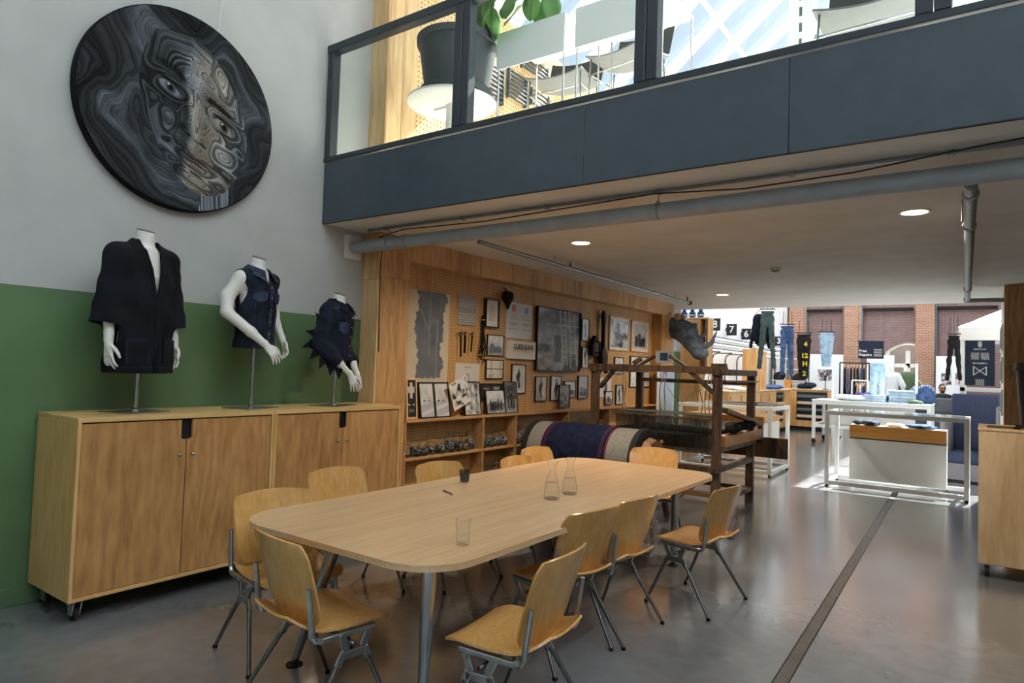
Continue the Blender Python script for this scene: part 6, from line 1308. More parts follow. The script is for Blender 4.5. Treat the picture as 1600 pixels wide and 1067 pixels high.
# wooden counters along the left wall
def counter(lab, x0, x1, y0, y1, zt, gaps, loc=None, rz_=0.0):
    o = thing('sales_counter', lab, 'counter', loc or ((x0 + x1) / 2, (y0 + y1) / 2, 0), rz_, 'wooden counters along the shop wall'); a, b_ = (x1 - x0) / 2, (y1 - y0) / 2
    q = MB(); q.bb(-a + .05, a - .06, -b_ + .03, b_ - .03, 0, .12); q.build('toe_kick', M['black'], o); q = MB(); q.bb(-a, a - .02, -b_, b_, .12, zt - .03, .003); q.build('carcass', M['counter_wood'], o); q = MB(); q.bb(-a - .01, a + .015, -b_ - .01, b_ + .01, zt - .03, zt, .003); q.build('worktop', M['ply_pale'], o)
    n = max(2, int((y1 - y0) / .75)); w = (y1 - y0) / n
    for k in range(n):
        ya = -b_ + k * w
        if k in gaps:
            q = MB(); q.bb(a - .021, a - .015, ya + .03, ya + w - .03, .3, zt - .08); rk = q.build('rack_niche', M['dark_gap'], o)
            for i in range(4): q = MB(); q.bb(a - .016, a + .02, ya + .05, ya + w - .05, .38 + i * .19, .46 + i * .19, .01); q.build('rolled_belt', M['rack_grey'] if i % 2 else M['kraft'], rk)
        else:
            q = MB(); q.bb(a - .02, a - .002, ya + .006, ya + w - .006, .135, zt - .045, .003); dr = q.build('door', M['counter_wood'], o); q = MB(); q.bb(a - .003, a + .002, ya + w * .12, ya + w * .12 + .02, zt - .3, zt - .1); q.build('finger_slot', M['dark_gap'], dr)
    return o
counter('long wooden counter with belt racks nearest the display tables', -5.3, -4.55, 14.6, 20.25, 1.18, (5,)); counter('wooden counter further back with dark pigeonholes', 0, .7, 0, 1.75, 1.2, (1,), (-4.48, 20.85, 0), -PI / 2)
cz = 1.1805
cloth_lump('jeans', 'blue jeans with white ends thrown over the nearest counter', 'jeans', (-4.82, 18.75, cz), (.6, 1.1, .14), M['denim_mid'], 21); cloth_lump('shirt', 'white shirt lying on the nearest counter', 'cloth', (-4.9, 16.2, cz), (.5, .9, .08), M['cloth_white'], 22); cloth_lump('jeans', 'crumpled dark jeans on the far counter', 'jeans', (-4.25, 20.85, cz + .02), (.5, .4, .2), M['denim_dark'], 23)
o = thing('terracotta_pot', 'small brown pot standing on the far counter', 'pot', (-4.75, 20.75, cz + .02)); q = MB(); q.lathe([(0, 0), (.08, 0), (.11, .2), (.12, .2), (.12, .24), (.1, .24), (.09, .2), (0, .19)], 18); q.build('pot_body', M['orange_wood'], o, True, auto=40)
o = thing('counter_lamp', 'small black lamp on the far counter', 'lamp', (-3.75, 20.85, cz + .02)); q = MB(); q.lathe([(0, 0), (.08, 0), (.08, .015), (0, .02)], 16); q.build('base', M['black'], o, True); q = MB(); q.tube([(0, 0, .01), (0, 0, .3), (.08, 0, .5)], .012, 6); q.build('stem', M['black'], o, True); q = MB(); q.lathe([(.02, .1), (.09, 0)], 14, (.1, 0, .45), cap=False); q.build('shade', M['black'], o, True)
# number plates and lit shelf rails on the left shop wall
for ch, wd, px_, py_ in (('8', 'eight', 1117, 507), ('7', 'seven', 1143, 515), ('6', 'six', 1166, 522), ('4', 'four', 1203, 530), ('3', 'three', 1217, 533)):
    p = on_x(px_, py_, XS + .15); o = thing('number_plate', 'black square plate with the white figure %s on the shop wall' % wd, 'sign', (XS + .15, p[1], p[2]), 0, 'number plates on the shop wall'); q = MB(); q.bb(-.13, .13, 0, .02, -.15, .15, .003); q.build('plate', M['black'], o); text_mesh('figure', ch, .24, M['card_white'], o, (0, -.0005, 0), (PI / 2, 0, 0), .001, bold=.004)
    q = MB(); q.bb(-.15, -.13, 0, .02, -.05, .05); q.build('bracket', M['black'], o)
for i, (z, dx) in enumerate(((2.42, .06), (2.28, .35), (2.14, .62))):
    o = thing('shelf_light', ('lit white shelf rail, top of three on the shop wall', 'lit white shelf rail, middle of three on the shop wall', 'lit white shelf rail, lowest of three on the shop wall')[i], 'light', (XS + .1, 18.6 - i * .5, z), 0, 'lit rails on the shop wall'); q = MB(); q.bb(-.1, .12, -4.2, 4.2, 0, .03, .003); q.build('shelf', M['rack_grey'], o); q = MB(); q.bb(.06, .1, -4.15, 4.15, -.02, -.001); q.build('tube', M['lamp_white'], o)
for k, y in enumerate((15.3, 16.2, 17.2, 18.2)):
    o = thing('wall_clothes_rail', 'bent black clothes rail arm on the shop wall, number %s from the front' % ('one', 'two', 'three', 'four')[k], 'rail', (XS, y, 1.3), 0, 'bent rail arms on the shop wall'); q = MB(); q.tube([(.02, 0, 0), (.02, 0, .62), (.05, 0, .72), (.14, 0, .76), (.5, 0, .76)], .014, 8); q.build('rail', M['black'], o, True)
# roof ties that carry the hanging garments
for k, y in enumerate((12.9, 14.0, 14.15, 15.5, 16.0, 17.2)):
    q = MB(); q.bar((XS, y, 5.02), (1.6, y, 5.02), .04, .05); struct('trim_tie_%d' % (k + 1), q, M['white_paint'])
# hanging garments
def trousers(name, label, loc, w, h, mat, rz_=0.0, flat_=.34, spread=.06, hanger=True, cat='jeans', top=None, grp=None):
    o = thing(name, label, cat, loc, rz_, grp); hh_ = h / 60
    sd = SDF((-w * .85, -w * .6, -.02), (w * .85, w * .6, h * 1.06), max(hh_, .012))
    sd.ell((0, 0, h * .86), (w * .46, w * .24, h * .13), .04)
    for s_ in (-1, 1): sd.chain([(s_ * w * .21, 0, h * .82), (s_ * (w * .24 + spread * .4), .01, h * .45), (s_ * (w * .24 + spread), 0, h * .03)], [w * .23, w * .18, w * .16], .03)
    X, Y, Z = sd.xyz(); sd.F = np.maximum(sd.F + .004 * np.sin(Z * 40 + X * 16).astype(np.float32) + 0 * Y.astype(np.float32), (Z - h * .975 + 0 * X + 0 * Y).astype(np.float32)); b_ = sd.build('trousers', mat, o); b_.scale = (1, flat_ / .34 * .7, 1)
    q = MB(); q.lathe([(w * .40, h * .945), (w * .43, h * .948), (w * .42, h * .985), (w * .39, h * .985)], 20, cap=False); wb_ = q.build('waistband', mat, o, True); wb_.scale = (1, .5, 1)
    if hanger:
        q = MB(); q.bar((-w * .5, 0, h * 1.02), (w * .5, 0, h * 1.02), .02, .02); hg = q.build('hanger', M['black'], o)
        for s_ in (-1, 1): q = MB(); q.tube([(s_ * w * .3, 0, h * 1.02), (s_ * w * .26, 0, h * 1.02 + .28)], .006, 5); q.build('hook', M['black'], hg)
        q = MB(); q.tube([(0, 0, h * 1.02), (0, 0, 5.0 - loc[2])], .003, 4); q.build('wire', M['black'], hg)
    return o
trousers('hanging_jeans', 'long grey-green jeans hanging in front of the white shop wall', (-3.62, 14.0, 1.68), .29, 1.2, M['denim_green'], .2, spread=.07)
def hung_jacket(label, loc, mat, w=.5, h=.65, rz_=0.0):
    o = thing('hanging_jacket', label, 'jacket', loc, rz_); sd = SDF((-w, -.25, -.05), (w, .25, h * 1.15), .016); sd.cap((0, 0, h * .2), (0, 0, h * .8), w * .36, w * .38, .05)
    for s_ in (-1, 1): sd.cap((s_ * w * .3, 0, h * .86), (s_ * w * .6, .02, h * .05), w * .16, w * .11, .05)
    X, Y, Z = sd.xyz(); sd.F = np.maximum(sd.F + .005 * np.sin(Z * 34 + X * 22).astype(np.float32) + 0 * Y.astype(np.float32), (.0 - Z + 0 * X + 0 * Y).astype(np.float32)); j = sd.build('jacket', mat, o); j.scale = (1, .5, 1)
    q = MB(); q.tube([(-w * .4, 0, h * .9), (0, 0, h * 1.08), (w * .4, 0, h * .9)], .012, 6); hg = q.build('hanger', M['frame_oak'], o, True); q = MB(); q.tube([(0, 0, h * 1.08), (0, 0, h * 1.08 + .12)], .004, 5); q.build('hook', M['black'], hg); q = MB(); q.tube([(0, 0, h * 1.2), (0, 0, 5.0 - loc[2])], .003, 4); q.build('wire', M['black'], hg)
    return o
hung_jacket('dark denim jacket hanging just left of the grey-green jeans', (-3.80, 14.15, 2.1), M['denim_dark'], .30, .76, .3)
p = at(1229, 590, 15.5); trousers('hanging_dungarees', 'blue denim overalls hanging at the corner of the brick wall', (p[0], 15.5, 1.58), .31, 1.1, M['denim_mid'], .3, spread=.02)
p = at(1255, 590, 16); o = trousers('hanging_trousers', 'black trousers with yellow letters and figures hanging before the brick', (p[0], 16, 1.5), .34, 1.02, M['black_cloth'], .2, spread=-.04)
for t_, fz_, dx in (('4', .78, .04), ('12', .52, .02), ('H', .34, .03), ('2', .12, .02)): text_mesh('patch_letter', t_, .14, M['yellow'], o, (dx, -.098, fz_), (PI / 2, 0, 0), .004, bold=.006)
p = at(1291, 570, 16); trousers('hanging_jeans', 'light patchwork jeans hanging before the brick', (p[0], 16, 1.80), .36, .75, M['denim_light'], .6, spread=-.05)
p = at(1490, 595, 12.9); trousers('hanging_overalls', 'black overalls hanging beside the white kiosk', (p[0], 12.9, 1.57), .19, .74, M['black_cloth'], .2, spread=.04)
# repair banner
p, q_ = at(1341, 560, 17.2), at(1381, 533, 17.2); o = thing('cloth_banner', 'navy banner reading Free Repairs hanging in the shop', 'banner', ((p[0] + q_[0]) / 2, 17.2, p[2])); bw, bh = q_[0] - p[0], q_[2] - p[2]
q = MB(); q.grid(lambda u, v: ((u - .5) * bw, .012 * math.sin(u * 9), v * bh), 16, 6, .006); q.build('cloth', M['navy'], o, True, auto=40); text_mesh('lettering', 'Free\nRepairs', bh * .22, M['paper'], o, (-bw * .47, -.02, bh * .33), (PI / 2, 0, 0), .002, 'LEFT', .002)
q = MB(); q.tube([(-bw * .55, 0, bh), (bw * .62, 0, bh)], .012, 8); rd_ = q.build('rod', M['black'], o)
for s_ in (-1, 1): q = MB(); q.tube([(s_ * bw * .5, 0, bh), (s_ * bw * .5, 0, 5.0 - p[2])], .003, 4); q.build('wire', M['black'], rd_)
for k in range(5): q = MB(); q.bar((bw * .12, -.016, bh * (.52 - k * .09)), (bw * .44, -.016, bh * (.52 - k * .09)), .003, .012); q.build('text_line', M['paper'], o)
# white partition with posters before the brick
for i, (a_, b2, pos) in enumerate(((1259, 1317, (1274, 1286)), (1354, 1397, ()), (1462, 1508, (1466, 1488)))):
    x0, x1 = at(a_, 600, YB - .6)[0], at(b2, 600, YB - .6)[0]; o = thing('white_partition', ('low white partition with two posters left of the arched door', 'low white partition beside the arched door', 'low white partition with two posters behind the seated person')[i], 'partition', ((x0 + x1) / 2, YB - .6, 0), 0, 'white partitions along the brick wall'); q = MB(); q.bb(-(x1 - x0) / 2, (x1 - x0) / 2, 0, .06, 0, 2.3, .004); q.build('panel', M['white_paint'], o)
    for k, c in enumerate(pos): xx = at(c, 600, YB - .6)[0] - (x0 + x1) / 2 + .1; print_grid('poster', .25, .36, 14, 20, ph_noise(70 + i * 3 + k, .0, .6, (1.1, .9, 1.0)), o, (xx + .1, -.004, 1.45))
# clothes rails
def clothes_rail(label, x0, x1, y, zt, mats, n, rails='black'):
    o = thing('clothes_rail', label, 'rack', ((x0 + x1) / 2, y, 0)); w = (x1 - x0) / 2
    for s_ in (-1, 1): q = MB(); q.tube([(s_ * w, 0, 0), (s_ * w, 0, zt)], .018, 8); q.build('upright', M[rails], o, True); q = MB(); q.bar((s_ * w, -.25, .02), (s_ * w, .25, .02), .03, .03); q.build('foot', M[rails], o)
    q = MB(); q.tube([(-w, 0, zt), (w, 0, zt)], .018, 8); q.build('top_rail', M[rails], o, True)
    me_ = None
    for k in range(n):
        x = -w + .08 + (2 * w - .16) * (k + .5) / n; g_ = thing('garment', '%s garment, %s on the %s' % (mats[k % len(mats)][1], ('first', 'second', 'third', 'fourth', 'fifth', 'sixth', 'seventh', 'eighth', 'ninth')[k], label), 'garment', (o.location[0] + x, y, zt - .06), PI / 2 + .12 + random.uniform(-.05, .05), 'garments on the ' + label)
        q = MB(); q.grid(lambda u, v: ((u - .5) * (.42 + .1 * v), .02 * math.sin(u * 7 + k) * v, -.02 - .16 * abs(2 * u - 1) * (1 - v) * .6 - v * .85), 10, 8, .03); q.build('cloth', M[mats[k % len(mats)][0]], g_, True, auto=60); q = MB(); q.tube([(-.18, 0, -.07), (0, 0, .01), (.18, 0, -.07)], .008, 5); q.build('hanger', M['frame_oak'], g_)
    return o
clothes_rail('black clothes rail before the brick', at(1312, 600, 19)[0], at(1358, 600, 19)[0], 19.0, 1.95, [('black_cloth', 'black'), ('denim_mid', 'blue'), ('black_cloth', 'charcoal'), ('navy', 'navy')], 7)
clothes_rail('white clothes rail behind the work table', at(1332, 600, 18.7)[0], at(1358, 600, 18.7)[0], 18.62, 1.5, [('black_cloth', 'black'), ('cloth_tan', 'tan'), ('orange_wood', 'rust'), ('cloth_white', 'white'), ('denim_mid', 'blue')], 6, 'white_paint')
cloth_lump('purple_cloth', 'purple cloth heaped at the back of the white table', 'cloth', (at(1347, 620, 18.1)[0], 18.0, tz), (.6, .3, .2), M['purple'], 31)
# trouser-form and torsos
p = at(1371, 620, 18.0); o = trousers('trouser_form', 'pale blue jeans on a standing leg form behind the white table', (p[0], 18.0, tz), .35, .92, M['denim_light'], .15, spread=.0, hanger=False)
def torso_form(label, px_, Y, zb_, mat, sl=True, name='torso_form'):
    p = at(px_, 610, Y); o = thing(name, label, 'mannequin', (p[0], Y, 0)); sd = SDF((-.36, -.2, .75), (.36, .2, 1.75), .014); sd.cap((0, 0, .9), (0, 0, 1.4), .15, .17, .05)
    for s_ in (-1, 1): sd.cap((s_ * .15, 0, 1.46), (s_ * .27, 0, 1.2), .075, .07, .05)
    g_ = sd.build('garment', mat, o); g_.scale = (1, .62, 1); g_.location = (0, 0, zb_)
    b2 = SDF((-.4, -.2, .6), (.4, .2, 1.85), .012); b2.cap((0, 0, 1.4), (0, 0, 1.68), .06, .05, .02)
    for s_ in (-1, 1): b2.chain([(s_ * .25, 0, 1.25), (s_ * .29, .02, 1.0), (s_ * .27, .05, .8)], [.05, .04, .03], .02)
    b2.cap((0, 0, .95), (0, 0, 1.4), .1, .12, .03); bb2 = b2.build('body', M['plaster_white'], o); bb2.scale = (1, .8, 1); bb2.location = (0, 0, zb_)
    q = MB(); q.tube([(0, 0, 0), (0, 0, .95 + zb_)], .02, 8); q.build('pole', M['chrome'], o, True); q = MB(); q.lathe([(0, 0), (.18, 0), (.18, .012), (0, .02)], 20); q.build('base', M['alu'], o, True)
torso_form('white mannequin torso in an olive T-shirt before the arched door', 1415, 20.5, .22, M['olive']); torso_form('white mannequin torso in a white shirt behind the jeans form', 1392, 19.8, .2, M['cloth_white'])
# chairs of pale wood by the door
for k, px_ in enumerate((1399, 1431)):
    p = at(px_, 620, 21.5); o = thing('wooden_chair', ('pale wooden bentwood chair left of the olive T-shirt', 'pale wooden bentwood chair right of the olive T-shirt')[k], 'chair', (p[0], 21.5, 0), .2, 'pale wooden chairs')
    q = MB(); q.bb(-.2, .2, -.2, .2, .86, .9, .01); q.build('seat', M['frame_oak'], o)
    for x in (-.17, .17):
        for y in (-.17, .17): q = MB(); q.tube([(x, y, 0), (x, y, .86)], .016, 7); q.build('leg', M['frame_oak'], o, True)
    q = MB(); q.tube([(-.18, .18, .88), (-.19, .2, 1.4), (-.1, .21, 1.55), (.1, .21, 1.55), (.19, .2, 1.4), (.18, .18, .88)], .02, 8); q.build('back_hoop', M['frame_oak'], o, True)
    for x in (-.07, .07): q = MB(); q.tube([(x, .19, .9), (x, .21, 1.53)], .012, 6); q.build('spindle', M['frame_oak'], o, True)
# dark chest and wooden block
o = thing('dark_chest', 'dark grey upright trunk behind the heap of denim', 'trunk', (at(1455, 640, 18.8)[0], 18.9, 0), .1); q = MB(); q.bb(-.38, .38, -.2, .2, .02, 1.15, .03); q.build('body', M['pot_grey'], o); q = MB(); q.bb(-.385, .385, -.205, .205, .8, .84, .01); q.build('band', M['black'], o); q = MB(); q.tube([(-.1, -.22, 1.0), (-.06, -.25, .98), (.06, -.25, .98), (.1, -.22, 1.0)], .012, 6); q.build('handle', M['black'], o, True)
o = thing('wooden_desk', 'small orange wooden desk in front of the seated person', 'desk', (at(1477, 640, 19.6)[0], 19.9, 0)); q = MB(); q.bb(-.34, .34, -.3, .3, 1.08, 1.12, .004); q.build('desk_top', M['orange_wood'], o); q = MB(); q.bb(-.33, .33, -.28, -.25, .1, 1.08, .004); q.build('front_panel', M['orange_wood'], o)
for x in (-.31, .31): q = MB(); q.bb(x - .02, x + .02, .24, .28, 0, 1.08); q.build('leg', M['orange_wood'], o)
# seated person behind the desk
pp = at(1472, 610, 21.4); o = thing('person', 'bearded person in a black T-shirt and sunglasses sitting behind the small desk', 'person', (pp[0], 21.4, 0), math.radians(14))
sd = SDF((-.42, -.55, .0), (.42, .35, 1.600), .0125)      # facing -y, on a high stool
sd.chain([(0, 0, 0.580), (0, .03, 0.800), (0, .0, 1.060)], [.155, .145, .16], .06); sd.cap((-.15, 0, 1.120), (.15, 0, 1.120), .07, .07, .05); sd.cap((0, 0, 1.140), (0, -.02, 1.250), .056, .05, .03)
sd.ell((0, -.03, 1.355), (.075, .092, .115), .02); sd.cap((0, -.045, 1.280), (0, -.085, 1.265), .045, .032, .03); sd.cap((0, -.118, 1.355), (0, -.135, 1.330), .012, .016, .012)
for s_ in (-1, 1):
    sd.chain([(s_ * .19, 0, 1.100), (s_ * .25, .0, .86), (s_ * .17, -.2, .725)], [.062, .048, .033], .03); add_hand(sd, (s_ * .165, -.215, .715), (-s_ * .3, -1, -.12), (-s_, -.2, .2), (0, 0, -1), .17, .3)
    sd.chain([(s_ * .09, 0, 0.580), (s_ * .13, -.38, 0.580), (s_ * .13, -.36, .50), (s_ * .13, -.34, .10)], [.10, .075, .058, .042], .03); sd.cap((s_ * .13, -.33, .06), (s_ * .14, -.47, .045), .04, .034, .02); sd.ell((s_ * .077, -.02, 1.350), (.012, .02, .03), .008)
sd.build('body', M['skin'], o)
cl = SDF((-.4, -.3, 0.480), (.4, .3, 1.260), .0125); X, Y, Z = cl.xyz(); cl.chain([(0, 0, 0.560), (0, .03, 0.800), (0, .0, 1.060)], [.172, .162, .176], .06); cl.cap((-.15, 0, 1.120), (.15, 0, 1.120), .085, .085, .05)
for s_ in (-1, 1): cl.cap((s_ * .18, 0, 1.100), (s_ * .232, -.02, 0.950), .080, .072, .04)
cl.F = np.maximum(cl.F, (.54 - Z + 0 * X + 0 * Y).astype(np.float32)); cl.F = np.maximum(cl.F, -(np.sqrt(X ** 2 + (Y + .01) ** 2) - .07 + np.maximum(1.16 - Z, 0)).astype(np.float32)); cl.build('t_shirt', M['black_cloth'], o)
tr_ = SDF((-.3, -.55, .08), (.3, .25, 0.730), .0125)
for s_ in (-1, 1): tr_.chain([(s_ * .09, 0, 0.580), (s_ * .13, -.38, 0.580), (s_ * .13, -.36, .50), (s_ * .13, -.34, .14)], [.118, .09, .074, .066], .03)
tr_.build('trousers', M['denim_dark'], o)
hr = SDF((-.13, -.16, 1.200), (.13, .13, 1.520), .009); hr.ell((0, -.01, 1.380), (.083, .095, .108), .0); X, Y, Z = hr.xyz(); hr.F = np.maximum(hr.F, (np.minimum(-(Y + .06), 1.425 - Z) + 0 * X).astype(np.float32)); hr.F = np.maximum(hr.F, (1.30 - Z + 0 * X + 0 * Y).astype(np.float32)); hr.build('hair', M['hair'], o)
bd = SDF((-.11, -.17, 1.200), (.11, .02, 1.360), .008); bd.cap((0, -.075, 1.285), (0, -.09, 1.270), .05, .042, .02); bd.cap((-.06, -.04, 1.310), (.06, -.04, 1.310), .025, .025, .02); X, Y, Z = bd.xyz(); bd.F = np.maximum(bd.F, (Z - 1.315 + 0 * X + 0 * Y).astype(np.float32)); bd.build('beard', M['hair'], o)
for s_ in (-1, 1): q = MB(); q.lathe([(0, -.006), (.026, -.004), (.026, .004), (0, .006)], 12, (s_ * .032, -.125, 1.365), 'y'); q.build('sunglass_lens', M['black'], o, True)
q = MB(); q.tube([(-.078, -.03, 1.370), (-.06, -.115, 1.372), (0, -.128, 1.372), (.06, -.115, 1.372), (.078, -.03, 1.370)], .005, 5); q.build('sunglass_frame', M['black'], o)
for s_ in (-1, 1): q = MB(); q.box((s_ * .14, -.42, .035), (.09, .26, .07), None, .02); q.build('shoe', M['black'], o)
stl = thing('bar_stool', 'black stool under the seated person', 'stool', (pp[0], 21.45, 0)); q = MB(); q.lathe([(0, .38), (.17, .38), (.18, .41), (.17, .445), (0, .45)], 20); q.build('seat', M['black'], stl, True, auto=40); q = MB(); q.tube([(0, 0, .02), (0, 0, .38)], .025, 8); q.build('column', M['chrome'], stl, True); q = MB(); q.lathe([(0, 0), (.22, 0), (.22, .015), (0, .03)], 20); q.build('base', M['chrome'], stl, True)
# high-backed booth seat
bx = thing('booth_armchair', 'high-backed navy and grey felt armchair behind the display table', 'armchair', (-.14, 12.75, 0), math.radians(-8))
q = MB(); q.bb(-.36, .36, .28, .40, .12, 1.36, .045); q.build('backrest', M['booth_blue'], bx, True, auto=60)
for s_ in (-1, 1): q = MB(); q.bb(s_ * .36 - .04, s_ * .36 + .04, -.32, .36, .02, .98 if s_ < 0 else 1.2, .03); q.build('side_wing', M['booth_grey'], bx, True, auto=60)
q = MB(); q.bb(-.32, .32, -.3, .3, .28, .46, .04); q.build('seat_cushion', M['booth_blue'], bx, True, auto=60); q = MB(); q.bb(-.3, .3, -.26, .3, .03, .28); q.build('base', M['booth_grey'], bx)
# kiosk with pyramid roof and banner
kx = thing('kiosk', 'white kiosk with a pyramid roof at the right edge of the shop', 'kiosk', (.28, 13.9, 0)); KW, KD, KH = .62, .62, 2.46
for sx in (-1, 1):
    for sy in (-1, 1): q = MB(); q.box((sx * (KW - .035), sy * (KD - .035), 1.12), (.07, .07, 2.24), None, .004); q.build('post', M['white_paint'], kx)
q = MB(); q.bb(-KW - .04, KW + .04, -KD - .04, KD + .04, 2.24, 2.46, .006); q.build('fascia', M['white_paint'], kx); q = MB(); q.add([(-KW - .04, -KD - .04, 2.46), (KW + .04, -KD - .04, 2.46), (KW + .04, KD + .04, 2.46), (-KW - .04, KD + .04, 2.46), (0, 0, 2.82)], [(0, 1, 4), (1, 2, 4), (2, 3, 4), (3, 0, 4), (3, 2, 1, 0)]); q.build('pyramid_roof', M['white_paint'], kx)
for z in (1.40, .1): q = MB(); q.bb(-KW, KW, -KD, -KD + .05, z, z + .07, .004); q.build('rail', M['white_paint'], kx)
def kb(u, v):
    c = np.tile(np.array([.022, .03, .05]), (len(u), 1)); g_ = np.array([.45, .46, .44])
    em = (np.abs(np.hypot((u - .5) / 1.0, (v - .88) * 1.0) - .055) < .012) | ((np.abs(u - .5) < .012) & (np.abs(v - .88) < .075)) | ((np.abs(np.abs(u - .5) - (v - .84) * .6) < .012) & (np.abs(v - .88) < .05))
    c = np.where(em[:, None], g_, c); c = np.where(((np.abs(v - .775) < .012) & (np.abs(u - .5) < .2) & (np.sin(u * 130) > -.3))[:, None], g_ * .9, c)
    tx = ((np.abs(np.abs(u - .5) - .17) < .14) & (np.abs(v - .63) < .075) | (np.abs(u - .5) < .16) & (np.abs(v - .07) < .07)) & (np.sin(u * 90 + 3 * np.sin(v * 70)) * np.sin(v * 120) > -.15); c = np.where(tx[:, None], g_ * .7, c)
    c = np.where(((np.abs(v - .475) < .014) & (np.abs(u - .5) < .24) & (np.sin(u * 120) > -.4))[:, None], g_, c)
    bow = (np.abs(u - .5) < .23) & (np.abs(v - .315) < .095) & ((np.abs(np.abs(u - .5) - .215) < .018) | (np.abs(np.abs(v - .315) / .095 - np.abs(u - .5) / .23) < .11)); return np.where(bow[:, None], g_, c)
bnr = thing('printed_banner', 'dark navy banner with pale emblem and bow-tie mark on the kiosk front', 'banner', (-.07, 13.9 - KD - .012, 1.5)); q = MB(); q.bb(-.2, .2, .001, .006, 0, .77); q.build('cloth', M['navy'], bnr); print_grid('print', .40, .77, 80, 140, kb, bnr, (.0, -.002, 0), (0, 0, 0), M['print_cloth'])
q = MB(); q.tube([(-.22, .003, .78), (.22, .003, .78)], .01, 8); q.build('rod', M['black'], bnr)
# framed sheets on the white return wall
for k, (px_, z) in enumerate(((0, 2.15), (0, 1.72), (0, 1.3))):
    o = thing('framed_sheet', ('topmost framed sheet on the white return wall', 'middle framed sheet on the white return wall', 'lowest framed sheet on the white return wall')[k], 'picture', (.189, 11.2, z), 0, 'framed sheets on the return wall'); q = MB(); q.bb(-.02, 0, -.5, .5, -.17, .17, .003); q.build('frame', M['white_paint'], o); q = MB(); q.bb(-.022, -.02, -.42, .42, -.13, .13); q.build('sheet', M['rack_grey'], o)
# fitting-room cubicle, sign and vases beside the lining
fy = 12.75; x0, x1, x2 = at(1052, 560, fy)[0], at(1092, 560, fy)[0], at(1105, 560, fy)[0]
o = thing('fitting_cubicle', 'plywood fitting-room cubicle with an open shelf beside the lining', 'cubicle', ((x0 + x1) / 2, fy, 0)); cxx = (x0 + x1) / 2
q = MB(); q.bb(x0 - cxx, x1 - cxx, 0, .02, 0, 2.62, .003); q.build('front_panel', M['counter_wood'], o); q = MB(); q.bb(x1 - cxx, x1 - cxx + .02, 0, .3, 0, 2.62, .003); q.build('side_panel', M['counter_wood'], o); q = MB(); q.bb(x0 - cxx - .25, x2 - cxx, -.02, .34, 2.62, 2.65, .003); q.build('top_shelf', M['ply_pale'], o)
q = MB(); q.bb(x1 - cxx + .021, x2 - cxx, .3, .32, 1.55, 2.62); q.bb(x2 - cxx - .02, x2 - cxx, .0, .3, 1.55, 2.62); q.bb(x1 - cxx + .021, x2 - cxx - .02, 0, .3, 1.53, 1.55); q.build('shelf_box', M['counter_wood'], o)
sg = thing('fitting_sign', 'small blue sign reading FITTING ROOM on the cubicle', 'sign', (at(1078, 492, fy - .03)[0], fy - .03, 2.44)); q = MB(); q.bb(-.14, .14, 0, .012, -.1, .1, .002); q.build('board', M['navy_sign'], sg); text_mesh('lettering', 'FITTING ROOM', .045, M['card_white'], sg, (0, -.001, .0), (PI / 2, 0, 0), .001, bold=.001, sx=.78)
for k in range(4):
    xx = x0 - .02 + k * .17; v_ = thing('patterned_vase', 'small blue and white vase on the cubicle top, %s from the left' % ('first', 'second', 'third', 'fourth')[k], 'vase', (xx, fy + .15, 2.6505), 0, 'vases on the cubicle'); q = MB(); q.lathe([(0, 0), (.04, 0), (.07, .05), (.065, .1), (.035, .14), (.04, .17), (.03, .17), (.025, .14), (0, .13)], 18); q.build('vase_body', M['denim_mid'], v_, True, auto=50)
    q = MB(); q.lathe([(.071, .045), (.0735, .055), (.071, .065)], 18, cap=False); q.build('band', M['cloth_white'], v_, True)
# tall ply boards and metal rack in the shop's left corner
for k, (px_, Y) in enumerate(((1170, 16.3), (1181, 17.6))):
    p = at(px_, 580, Y); o = thing('plywood_partition', ('tall narrow plywood partition nearer the display tables', 'tall narrow plywood partition further back by the wall rack')[k], 'partition', (p[0], Y, 1.1815)); q = MB(); q.bb(-.16, .16, 0, .02, 0, 1.0, .003); q.build('front_board', M['counter_wood'], o); q = MB(); q.bb(.14, .16, .02, .4, 0, 1.0, .003); q.build('side_board', M['counter_wood'], o)
p = (-4.92, 0, 0); o = thing('metal_rack', 'grey metal shelving rack with dark bags behind the counters', 'rack', (p[0], 21.75, 0))
for x in (-.5, .0, .5):
    for y in (-.2, .2): q = MB(); q.bb(x - .02, x + .02, y - .02, y + .02, 0, 2.1); q.build('upright', M['rack_grey'], o)
for z in (.4, .9, 1.4, 1.75, 2.08): q = MB(); q.bb(-.52, .52, -.22, .22, z, z + .025, .003); q.build('shelf', M['white_panel'], o)
for k in range(4): cloth_lump('bag', 'dark soft bag on the metal rack, %s' % ('upper left', 'upper right', 'lower left', 'lower right')[k], 'bag', (p[0] - .26 + .5 * (k % 2), 21.75, (1.426, 1.426, .926, .926)[k]), (.4, .3, .26), M['black_cloth'], 41 + k, 0, 'bags on the metal rack')
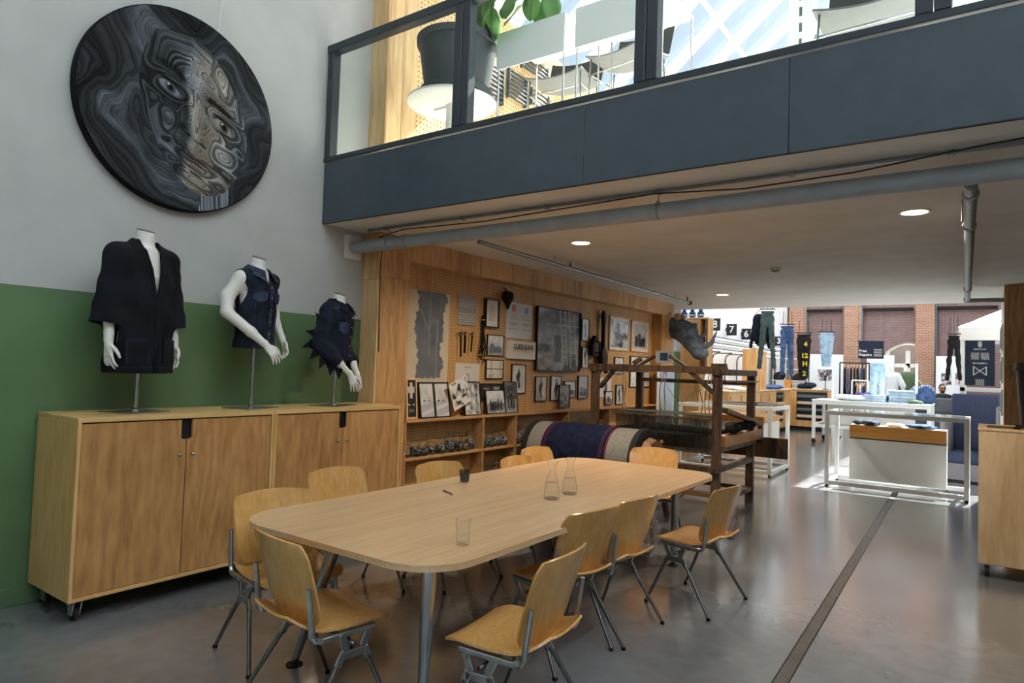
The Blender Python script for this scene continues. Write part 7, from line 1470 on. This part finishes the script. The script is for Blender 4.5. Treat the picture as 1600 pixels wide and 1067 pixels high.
# plywood chest on castors at the right edge, with oddments
o = thing('mobile_chest', 'pale plywood chest on castors at the right edge of the picture', 'chest', (.62, 6.95, 0)); q = MB(); q.bb(-.66, .66, -.36, .36, .105, 1.165, .003); q.build('body', M['ply_pale'], o); q = MB(); q.bb(-.665, .665, -.365, .365, 1.165, 1.185, .003); q.build('top_panel', M['ply_pale'], o)
for x in (-.6, .6):
    for y in (-.3, .3):
        q = MB(); q.bb(x - .04, x + .04, y - .04, y + .04, .095, .105); q.bb(x - .022, x - .018, y - .02, y + .03, .04, .1); q.bb(x + .018, x + .022, y - .02, y + .03, .04, .1); c = q.build('castor', M['alu'], o); q = MB(); q.lathe([(.01, -.016), (.044, -.016), (.048, -.01), (.048, .01), (.044, .016), (.01, .016)], 18, (x, y, .048), 'x'); q.build('wheel', M['rubber'], c, True, auto=40)
o = thing('paper_pad', 'flat brown paper pad on the plywood chest', 'pad', (.12, 6.8, 1.1855), .05); q = MB(); q.bb(-.11, .11, -.09, .09, 0, .02, .002); q.build('sheets', M['kraft'], o); q = MB(); q.bb(-.11, .11, -.095, -.09, 0, .021); q.build('spine', M['stem'], o)
o = thing('tool_bundle', 'bundle of dark tangled clips on the plywood chest', 'clips', (.3, 6.72, 1.1855))
for k in range(7): q = MB(); q.tube([(random.uniform(-.1, .1), random.uniform(-.04, .04), .012), (random.uniform(-.1, .1), random.uniform(-.04, .04), .03), (random.uniform(-.12, .12), random.uniform(-.05, .05), .012)], .009, 6); q.build('clip', M['iron'], o, True)
o = thing('black_bin', 'tall black plastic bin standing on the chest at the very edge', 'bin', (.375, 6.98, 1.1855)); q = MB(); q.lathe([(0, 0), (.13, 0), (.17, .52), (.18, .52), (.18, .54), (.165, .54), (.125, .01), (0, .01)], 28); q.build('bin_body', M['black'], o, True, auto=40); q = MB(); q.lathe([(.176, .47), (.184, .48), (.184, .5), (.18, .51)], 28, cap=False); q.build('rim', M['black'], o, True)
o = thing('wall_hatch', 'framed access hatch outlined in black on the right plywood wall', 'hatch', (.62, 10.178, 2.0)); q = MB()
for a_, b2 in (((-.16, -.5), (-.16, .32)), ((.3, -.5), (.3, .32)), ((-.16, .32), (.3, .32)), ((-.16, -.5), (.3, -.5))): q.bar((a_[0], -.004, a_[1]), (b2[0], -.004, b2[1]), .014, .008)
q.build('seal', M['black'], o); q = MB(); q.bb(-.15, .29, -.006, 0, -.49, .31, .002); q.build('panel', M['ply_wall'], o)
